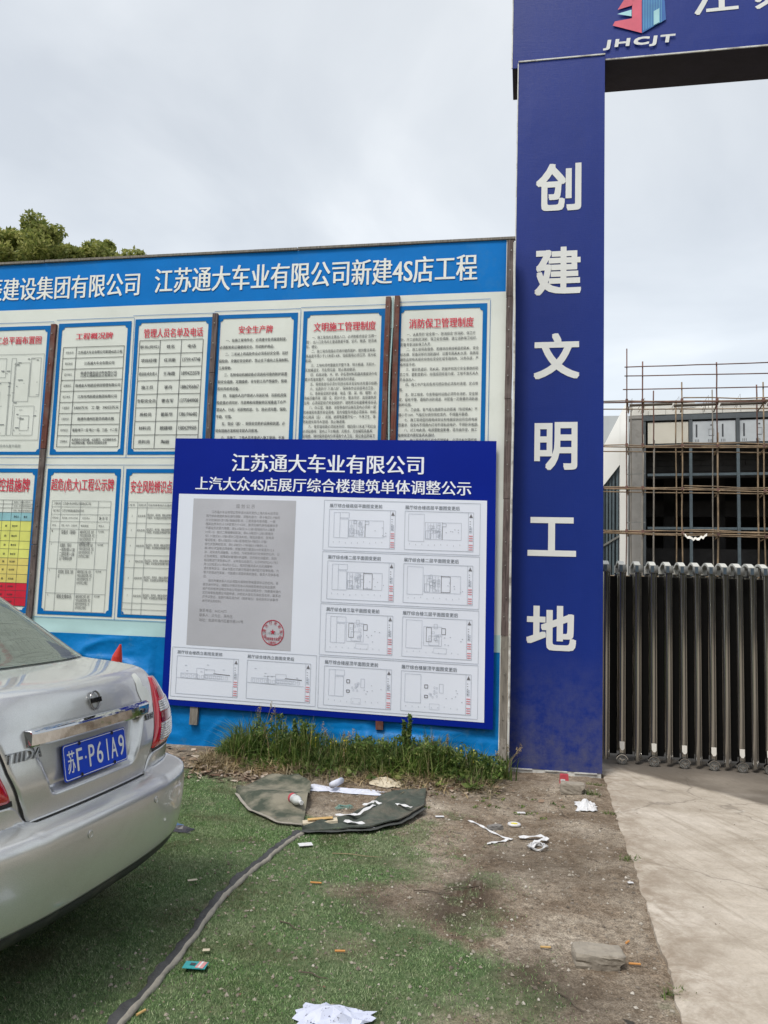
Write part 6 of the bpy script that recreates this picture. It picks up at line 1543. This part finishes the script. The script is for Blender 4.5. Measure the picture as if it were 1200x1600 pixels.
# white tape pieces
def ribbon(name, pts, w, mat, label, cat, par=None, up=.006, twist=0.3):
    vs = []; n = len(pts)
    P3 = [Vector(g0(p[0], p[1], up + (p[2] if len(p) > 2 else 0))) for p in pts]
    for i, p in enumerate(P3):
        d = (P3[min(i + 1, n - 1)] - P3[max(i - 1, 0)]).normalized(); s_ = Vector((-d.y, d.x, twist * math.sin(i * 1.9))).normalized() * w / 2; vs += [p + s_, p - s_]
    vs2 = vs + [v + Vector((0, 0, .0015)) for v in vs]; m_ = len(vs)
    fs = [(2 * i, 2 * i + 1, 2 * i + 3, 2 * i + 2) for i in range(n - 1)] + [(m_ + 2 * i + 2, m_ + 2 * i + 3, m_ + 2 * i + 1, m_ + 2 * i) for i in range(n - 1)] + [(2 * i, 2 * i + 2, m_ + 2 * i + 2, m_ + 2 * i) for i in range(n - 1)] + [(2 * i + 3, 2 * i + 1, m_ + 2 * i + 1, m_ + 2 * i + 3) for i in range(n - 1)]
    o = link(name, vs2, fs, mt[mat], par)
    if par is None: tag(o, label, cat)
    return o
def curve(pts, n=8):
    out = []
    for i in range(len(pts) - 1):
        for k in range(n): t = k / n; out.append(tuple(a + (b - a) * t for a, b in zip(pts[i], pts[i + 1])))
    return out + [pts[-1]]
ribbon('white_tape', curve([(-.355, 5.52), (-.26, 5.42), (-.17, 5.30), (-.055, 5.215, .004), (-.10, 5.18, .008), (-.19, 5.10), (-.20, 5.06)], 4), .020, 'paper', 'V-shaped strip of white plastic tape on the bare dirt', 'tape')
ribbon('white_tape', curve([(-.01, 5.24, .01), (.13, 5.28, .02), (.165, 5.25, .015), (.10, 5.15, .02), (.06, 5.04, .01)], 4), .034, 'paper', 'crumpled white tape bundle with loops, right of the V-shaped strip', 'tape')
mb = MB()
for k in range(4): mb.tube([g0(.09 + .05 * math.cos(a) + .01 * k, 5.07 + .055 * math.sin(a), .02 + .012 * math.sin(a * 2 + k)) for a in np.linspace(0, 6.28, 18)], .0032, 4, cap=False)
tag(mb.build('tape_tangle', mt['paper']), 'small tangle of thin white plastic loops under the crumpled tape', 'tape')
def crumple(name, x, y, w, d, h, mat, label, cat, seed, n=11):
    r = np.random.default_rng(seed); vs = []; 
    for j in range(n):
        for i in range(n):
            u, v = i / (n - 1) - .5, j / (n - 1) - .5; rr_ = math.hypot(u, v); k = 1 + .35 * (r.random() - .5)
            xx, yy = x + w * u * k, y + d * v * k; vs.append((xx, yy, float(gh(xx, yy)) + .004 + h * (.45 * r.random() + .9 * (1 - abs(2 * float(fbm(u * 5 + seed, v * 5, seed, 2)) - 1)) ** 2) * max(.12, 1 - rr_ * 1.7)))
    return tag(link(name, vs, [(j * n + i, j * n + i + 1, (j + 1) * n + i + 1, (j + 1) * n + i) for j in range(n - 1) for i in range(n - 1)], mt[mat], smooth=False), label, cat)
crumple('plastic_bag', .475, 6.07, .15, .20, .055, 'paper', 'crumpled white plastic bag on the dirt near the driveway edge', 'bag', 4)
mt['newsprint'] = M('newsprint', (.56, .60, .74), .6, var=.05, scale=30, dirt=(.06, .06, .10), dirtamt=(.60, .64), dscale=55)
pz = crumple('crumpled_paper', -.665, 2.90, .27, .20, .075, 'newsprint', 'torn crumpled printed paper on the turf at the bottom of the picture', 'paper', 9, 9)
mb = MB(); r6 = random.Random(2)
for k in range(26):
    x = r6.uniform(-.78, -.56); y = r6.uniform(2.83, 2.97); z = .085 + float(gh(x, y)) - .02 * r6.random() - .6 * abs(x + .665) * .2
# blue-white sheets and board between the flaps
mt['sheet_blue'] = M('paper_sheet', (.62, .65, .76), .55, var=.06, scale=12, dirt=(.40, .38, .36), dirtamt=(.55, .85), dscale=9)
vs = [g0(-1.60, 5.97, .02), g0(-1.30, 5.94, .015), g0(-1.08, 6.02, .035), g0(-1.10, 6.14, .04), g0(-1.32, 6.10, .05), g0(-1.58, 6.06, .03)]
o = crumple('paper_sheet', -1.36, 6.03, .56, .15, .022, 'sheet_blue', '', 'paper', 31, 12); tag(o, 'torn white paper sheet with a rolled strip on it, below the weeds', 'paper')
mb = MB(); mb.tube([g0(-1.44, 5.95, .055), g0(-1.40, 6.10, .065)], [.026, .024], 14); tag(mb.build('paper_roll', mt['sheet_blue'], smooth=True), 'small white paper roll lying on the torn sheet', 'paper roll')
mt['cream_card'] = M('cream_card', (.56, .50, .38), .7, var=.1, scale=20); mt['orange_card'] = M('orange_card', (.55, .36, .14), .6, var=.2, scale=25)
crumple('cream_wrapper', -1.08, 6.28, .26, .16, .05, 'cream_card', 'crumpled cream wrapper behind the torn white sheet', 'wrapper', 12, 7)
# plastic bottle
mt['bottle'] = M('bottle_plastic', (.55, .58, .58), .15, var=.1, scale=30, coat=.5)
ax = Vector((.62, -.78, .05)).normalized(); b0 = Vector(g0(-1.62, 5.48, .078))
mb = MB(); prof = [(0, .020), (.01, .032), (.05, .033), (.06, .029), (.07, .033), (.11, .033), (.14, .024), (.16, .013), (.175, .013)]
mb.tube([b0 + ax * a for a, _ in prof], [r_ for _, r_ in prof], 16); bo = mb.build('plastic_bottle', mt['bottle'], smooth=True); tag(bo, 'small crushed plastic drinks bottle lying on the folded turf corner', 'bottle')
mb = MB(); mb.tube([b0 + ax * .172, b0 + ax * .19], .0145, 12); mb.build('cap', mt['paper'], bo, smooth=False)
mb = MB(); mb.tube([b0 + ax * .012, b0 + ax * .045], .0345, 16, cap=False); mb.build('label_band', mt['red_card'], bo, smooth=True)
mt['carton_red'] = M('carton_brown', (.33, .20, .15), .7, var=.3, scale=30)
mb = MB(); p = Vector(g0(-1.43, 5.12, .012)); mb.bar(p, p + Vector((.22, .07, .018)), .075, .022); tag(mb.build('flat_carton', mt['cream_card']), 'flattened cream and orange carton beside the bottle', 'carton')
mb = MB(); mb.bar(p + Vector((.03, .01, .0265)), p + Vector((.19, .06, .039)), .04, .004); mb.build('orange_print', mt['orange_card'], bpy.data.objects['flat_carton'])
ribbon('white_tape', curve([(-1.12, 5.60, .03), (-1.04, 5.66, .04), (-.95, 5.52, .045), (-.86, 5.60, .05), (-.76, 5.56, .05)], 5), .030, 'paper', 'long crumpled white tape across the dark turf flap', 'tape')
ribbon('white_tape', curve([(-1.25, 5.30, .03), (-1.1, 5.36, .035), (-1.03, 5.56, .04)], 5), .03, 'paper', 'white tape strip on the left part of the dark turf flap', 'tape')
ribbon('white_tape', curve([(-1.16, 5.18, .03), (-1.05, 5.17, .03), (-.95, 5.10, .02)], 4), .036, 'paper', 'short white tape strip at the front edge of the dark turf flap', 'tape')
# teal string tangle
mt['teal'] = M('teal_string', (.20, .36, .32), .6)
mb = MB(); r7 = random.Random(8)
for k in range(14):
    a = r7.uniform(0, 6.28); mb.tube([g0(-1.25 + .07 * math.cos(a + t) * r7.uniform(.4, 1), 5.56 + .04 * math.sin(a + t), .012 + .02 * r7.random()) for t in (0, .6, 1.3, 2)], .0022, 4)
tag(mb.build('string_tangle', mt['teal']), 'pale teal string tangle on bare soil right of the bottle', 'string')
# tin lid ring with yellow inside
mb = MB(); c = Vector(g0(-.045, 5.52, .012)); mb.tube([c + Vector((.036 * math.cos(a), .03 * math.sin(a), 0)) for a in np.linspace(0, 6.28, 20)], .010, 7, cap=False); o = mb.build('tape_roll', mt['paper'], smooth=True); tag(o, 'small white roll with yellow centre lying on the dirt', 'tape roll')
mb = MB(); mb.tube([c - Vector((0, 0, .006)), c + Vector((0, 0, .006))], .024, 12); mb.build('yellow_core', mt['flower'], o)
# cards, foil, tin
def card(x, y, w, d, a, mat, label, name='card', cat='card', z=.012, th=.002):
    ca, sa = math.cos(a), math.sin(a); P4 = [(x + u * w / 2 * ca - v * d / 2 * sa, y + u * w / 2 * sa + v * d / 2 * ca) for u, v in ((-1, -1), (1, -1), (1, 1), (-1, 1))]
    zz_ = max(float(gh(p[0], p[1])) for p in P4) + z - .002
    o = link(name, [(p[0], p[1], zz_) for p in P4] + [(p[0], p[1], zz_ + th) for p in P4], [(3, 2, 1, 0), (4, 5, 6, 7), (0, 1, 5, 4), (1, 2, 6, 5), (2, 3, 7, 6), (3, 0, 4, 7)], mt[mat]); 
    return tag(o, label, cat)
mt['card_teal'] = M('card_teal', (.03, .30, .32), .4); mt['card_pink'] = M('card_pink', (.62, .28, .28), .4)
o = card(-1.315, 3.155, .095, .06, .12, 'card_teal', 'small teal and pink printed card on the turf right of the seam', z=.020)
zc_ = o.location.z
for nm, m_, dx, w_ in (('pink_print', 'card_pink', .024, .034), ('white_print', 'paper', .022, .008), ('dark_print', 'print_black', -.012, .022)):
    mb = MB(); z = zc_ + (.0032 if nm != 'white_print' else .0042); x = -1.315 + dx; mb.box((x - w_ / 2, 3.155 - (.024 if nm != 'dark_print' else .008), z), (x + w_ / 2, 3.158 + (.026 if nm != 'dark_print' else .008), z + .0008)); mb.build(nm, mt[m_], o)
card(-1.29, 4.70, .085, .055, .5, 'paper', 'square white paper scrap on the turf near the seam bend', 'paper_scrap', 'paper scrap', .016)
crumple('black_wrapper', -2.18, 4.80, .16, .11, .05, 'tyre_', 'black crumpled plastic scrap beside the car bumper', 'wrapper', 5, 6) if False else None
mt['black_plastic'] = M('black_plastic', (.03, .03, .04), .3); mt['blue_plastic'] = M('blue_plastic', (.08, .16, .32), .3)
crumple('black_wrapper', -2.14, 4.78, .15, .10, .05, 'black_plastic', 'black crumpled plastic wrapper on the turf beside the car bumper', 'wrapper', 5, 6)
crumple('blue_wrapper', -2.22, 4.84, .10, .08, .05, 'blue_plastic', 'small blue wrapper piece touching the black wrapper by the bumper', 'wrapper', 6, 5)
mt['stone_grey'] = M('stone_grey', (.20, .19, .18), .9, bump=.4)
rock(-.17, 5.40, .10, .05, .035, .5, 'small flat grey stone shard above the V-shaped tape', 'stone_shard', 'stone_grey')['category'] = 'stone'
mt['cork'] = M('cigarette_orange', (.55, .26, .08), .8)
def butt(x, y, a, L_, mat, label, name='cigarette_end', cat='cigarette end'):
    mb = MB(); c = Vector(g0(x, y, .012)); d = Vector((math.cos(a), math.sin(a), 0)) * L_ / 2; mb.tube([c - d, c + d], .0048, 8); o = mb.build(name, mt[mat], smooth=False); tag(o, label, cat)
butt(.495, 3.66, .1, .05, 'cork', 'orange cigarette end right of the near concrete brick')
butt(.115, 3.66, .15, .045, 'orange_card', 'tan cigarette end left of the near concrete brick')
butt(-.765, 3.42, .2, .045, 'cork', 'orange cigarette end on worn turf in the centre foreground')
butt(-1.07, 4.14, .1, .06, 'cork', 'orange flake of bark on the turf right of the seam')
butt(-1.36, 2.78, 1.2, .04, 'orange_card', 'tan cigarette end beside the seam at the bottom of the picture')
butt(.49, 3.86, 1.0, .03, 'cork', 'brown cigarette stub between brick and driveway edge')
card(-1.70, 3.98, .05, .022, .6, 'cream_card', 'broken beige chip on the turf behind the car corner', 'chip', 'chip', .02)
card(-1.33, 3.30, .03, .02, .3, 'cream_card', 'tiny beige chip on the turf above the teal card', 'chip', 'chip', .02)
for k, (x, y, a, L_) in enumerate(((-.30, 4.28, .5, .22), (-.45, 4.18, .05, .2), (-.95, 4.62, .05, .3), (-1.05, 3.62, -.5, .14), (.20, 3.25, -.9, .16), (.30, 5.86, 1.9, .2), (-.82, 3.2, -.2, .12))):
    mb = MB(); r_ = .003; c = Vector(g0(x, y, .010)); d = Vector((math.cos(a), math.sin(a), 0)) * L_ / 2; n_ = Vector((-d.y, d.x, 0)).normalized() * .012
    mb.tube([c - d, c - d * .3 + n_, c + d * .4 - n_ * .5, c + d], [r_, r_, r_ * .8, r_ * .5], 5)
    tag(mb.build('twig', mt['bark'] if k != 2 else mt['straw']), ['forked dry twig slanting across the worn dirt beside the damp patch', 'straight twig lying level just left of the damp patch', 'long pale straw stalk on turf right of the seam', 'short twig on the turf right of the teal card', 'twig on the dirt just in front of the near brick', 'twig on the dirt in front of the white plastic bag', 'short twig on turf at the bottom centre behind the crumpled paper'][k], 'twig', 'twigs on the ground')
mb = MB(); c = Vector(g0(.405, 3.12, .004)); mb.add([c + Vector(p) for p in ((-.02, .06, .0), (.012, -.01, .03), (.05, -.12, .0), (.02, -.02, .0))], [(0, 1, 3), (1, 2, 3), (0, 3, 2, 1)]); tag(mb.build('metal_shard', mt['stone_grey']), 'dark pointed metal shard in the dirt at the bottom of the picture', 'shard')
card(.60, 4.6, .03, .02, .3, 'paper', 'white paper crumb on dirt beside the driveway', 'paper_scrap', 'paper scrap', .01)
card(-.56, 5.55, .06, .03, .3, 'paper', 'white bird-dropping-like paper flake on the dirt right of the dark flap', 'paper_scrap', 'paper scrap', .01)
card(.0, 5.83, .06, .035, .3, 'paper', 'small white scrap on the dirt above the white tape roll', 'paper_scrap', 'paper scrap', .01)

# ---- turf seam and turned-back corners
mt['seam_dark'] = M('seam_dark', (.050, .052, .055), .8, var=.3, scale=20, bump=.4); mt['seam_pale'] = M('seam_pale', (.30, .28, .24), .85, var=.15, scale=30, bump=.3)
mt['mesh_back'] = M('turf_backing', (.055, .068, .055), .85, var=.35, scale=14, bump=.6, bscale=80, dirt=(.16, .14, .11), dirtamt=(.5, .75), dscale=5)
seam = [(-1.375, 4.93), (-1.40, 4.80), (-1.425, 4.60), (-1.435, 4.42), (-1.46, 4.25), (-1.47, 4.05), (-1.475, 3.85), (-1.46, 3.62), (-1.44, 3.40), (-1.425, 3.15), (-1.415, 2.95), (-1.40, 2.70), (-1.38, 2.4), (-1.36, 2.0)]
sp_ = curve(seam, 6); vs = []
for i, p in enumerate(sp_):
    q = sp_[min(i + 1, len(sp_) - 1)]; r_ = sp_[max(i - 1, 0)]; d = Vector((q[0] - r_[0], q[1] - r_[1])).normalized(); n_ = Vector((d.y, -d.x))
    if n_.x > 0: n_ = -n_
    jit = .006 * math.sin(i * .9) + .006 * math.sin(i * 2.3); w = .030 + .006 * math.sin(i * .5)
    for o_, z in ((.000, .020 + jit * .4), (w * .95 + jit, .026 + .006 * math.sin(i * .7)), (w * 1.05 + jit, .012)):
        x, y = p[0] + n_.x * o_, p[1] + n_.y * o_; vs.append((x, y, float(gh(x, y)) + z))
o = link('turf_seam', vs, [(i * 3 + k, i * 3 + k + 1, i * 3 + 4 + k, i * 3 + 3 + k) for i in range(len(sp_) - 1) for k in range(2)], mt['seam_dark'], smooth=True); tag(o, 'black and beige folded edge running across the artificial turf', 'turf edge')
vs2 = []
for i in range(len(sp_)):
    a = Vector(vs[i * 3]); b = Vector(vs[i * 3 + 1]); n_ = (a - b).normalized(); w = .016 + .004 * math.sin(i * 1.1)
    vs2 += [a + Vector((0, 0, .001)), a + Vector((n_.x * w, n_.y * w, -.004)), a + Vector((n_.x * w, n_.y * w, -.018))]
link('pale_edge', vs2, [(i * 3 + k, i * 3 + k + 1, i * 3 + 4 + k, i * 3 + 3 + k) for i in range(len(sp_) - 1) for k in range(2)], mt['seam_pale'], o, smooth=True)
def flap(name, outline_a, outline_b, zf, label, mat='mesh_back', edge=True):
    """surface between two polylines, with its own folds"""
    A = curve(outline_a, 6); B_ = curve(outline_b, 6); n = min(len(A), len(B_)); m_ = 14
    A = [A[int(i * (len(A) - 1) / (n - 1))] for i in range(n)]; B_ = [B_[int(i * (len(B_) - 1) / (n - 1))] for i in range(n)]
    vs = []
    for i in range(n):
        for j in range(m_ + 1):
            t = j / m_; x = A[i][0] + (B_[i][0] - A[i][0]) * t; y = A[i][1] + (B_[i][1] - A[i][1]) * t; vs.append((x, y, float(gh(x, y)) + zf(i / (n - 1), t) + .045 * max(0, float(fbm(x * 6, y * 6, 95)) - .4) * math.sin(math.pi * min(1, .15 + t * .8)) + .012 * float(fbm(x * 22, y * 22, 96)) * math.sin(math.pi * t)))
    k = len(vs); vs += [(a, b, c - .006) for a, b, c in vs]; M1 = m_ + 1
    fs = [(i * M1 + j, i * M1 + j + 1, (i + 1) * M1 + j + 1, (i + 1) * M1 + j) for i in range(n - 1) for j in range(m_)]
    fs += [tuple(q + k for q in f[::-1]) for f in fs]
    rim = [j for j in range(M1)] + [i * M1 + m_ for i in range(1, n)] + [(n - 1) * M1 + j for j in range(m_ - 1, -1, -1)] + [i * M1 for i in range(n - 2, 0, -1)]
    fs += [(rim[i], rim[(i + 1) % len(rim)], rim[(i + 1) % len(rim)] + k, rim[i] + k) for i in range(len(rim))]
    return tag(link(name, vs, fs, mt[mat], smooth=True), label, 'turf flap')
def ribbed():
    m, t, b = newmat('turf_backing_ribbed'); v = nvec(t)
    wv = t.nodes.new('ShaderNodeTexWave'); wv.inputs['Scale'].default_value = 26; wv.inputs['Distortion'].default_value = 1; mp = t.nodes.new('ShaderNodeMapping'); mp.inputs['Rotation'].default_value = (0, 0, R(60)); t.links.new(v, mp.inputs[0]); t.links.new(mp.outputs[0], wv.inputs['Vector'])
    c = nramp(t, nnoise(t, 5, 5, v), [(.40, (.055, .07, .05)), (.58, (.25, .235, .18))]); c = nmix(t, .45, c, nramp(t, wv.outputs[0], [(0, (.4, .4, .4)), (1, (1.3, 1.3, 1.3))]), 'MULTIPLY')
    t.links.new(c, b.inputs['Base Color']); b.inputs['Roughness'].default_value = .9; nbump(t, b, wv.outputs[0], .5, .006); return m
mt['ribbed'] = ribbed()
fl = flap('turf_flap', [(-2.11, 5.66), (-1.98, 6.10), (-1.78, 6.18), (-1.62, 6.0)], [(-2.10, 5.64), (-1.86, 5.30), (-1.60, 5.10), (-1.42, 5.08)],
     lambda a, t: .012 + .06 * math.sin(math.pi * min(1, t * 1.1)) ** 2 * (1 - .5 * a) + .045 * max(0, 1 - t * 5) + .018 * math.sin(t * 9 + a * 4) * math.sin(math.pi * t), 'turned-up left corner of the turf showing its ribbed grey backing', 'ribbed')
pe = curve([(-2.10, 5.64, .012), (-1.97, 5.43, .02), (-1.86, 5.29, .012), (-1.72, 5.18, .016), (-1.60, 5.09, .012), (-1.42, 5.07, .012)], 4)
ribbon('pale_edge', pe, .022, 'seam_pale', '', '', fl, .012, .1)
fl2 = flap('turf_flap', [(-1.40, 5.02), (-1.15, 5.42), (-1.05, 5.95), (-.98, 6.10), (-.74, 6.22)], [(-1.38, 4.92), (-1.15, 4.98), (-.97, 5.08), (-.80, 5.28), (-.68, 5.60)],
     lambda a, t: .014 + .018 * math.sin(a * 9 + t * 4) * math.sin(math.pi * t) + .035 * a * t + .012 * math.sin(t * 14), 'dark green turf flap with white tape strips lying on it')
mt['dark_edge'] = M('turf_edge_dark', (.06, .065, .062), .8)
ribbon('dark_edge', curve([(-1.38, 4.92, .012), (-1.15, 4.97, .01), (-.97, 5.07, .014), (-.80, 5.27, .016), (-.675, 5.60, .03)], 5), .04, 'dark_edge', '', '', fl2, .012, .1)
# red cone tip behind the boot lid
mt['cone'] = M('cone_red', (.50, .022, .012), .45, var=.1)
mb = MB(); cx, cy = -2.65, 4.75
mb.tube([(cx, cy, .03), (cx, cy, .55), (cx, cy, .98), (cx + .012, cy, 1.08), (cx + .03, cy, 1.16)], [.17, .10, .045, .032, .006], 20); mb.box((cx - .2, cy - .2, 0), (cx + .2, cy + .2, .035))
tag(mb.build('traffic_cone', mt['cone']), 'pointed red cone tip showing behind the boot of the car', 'cone')
for o in list(bpy.data.objects):
    if o.type == 'MESH' and 'x0' in o: del o['x0']
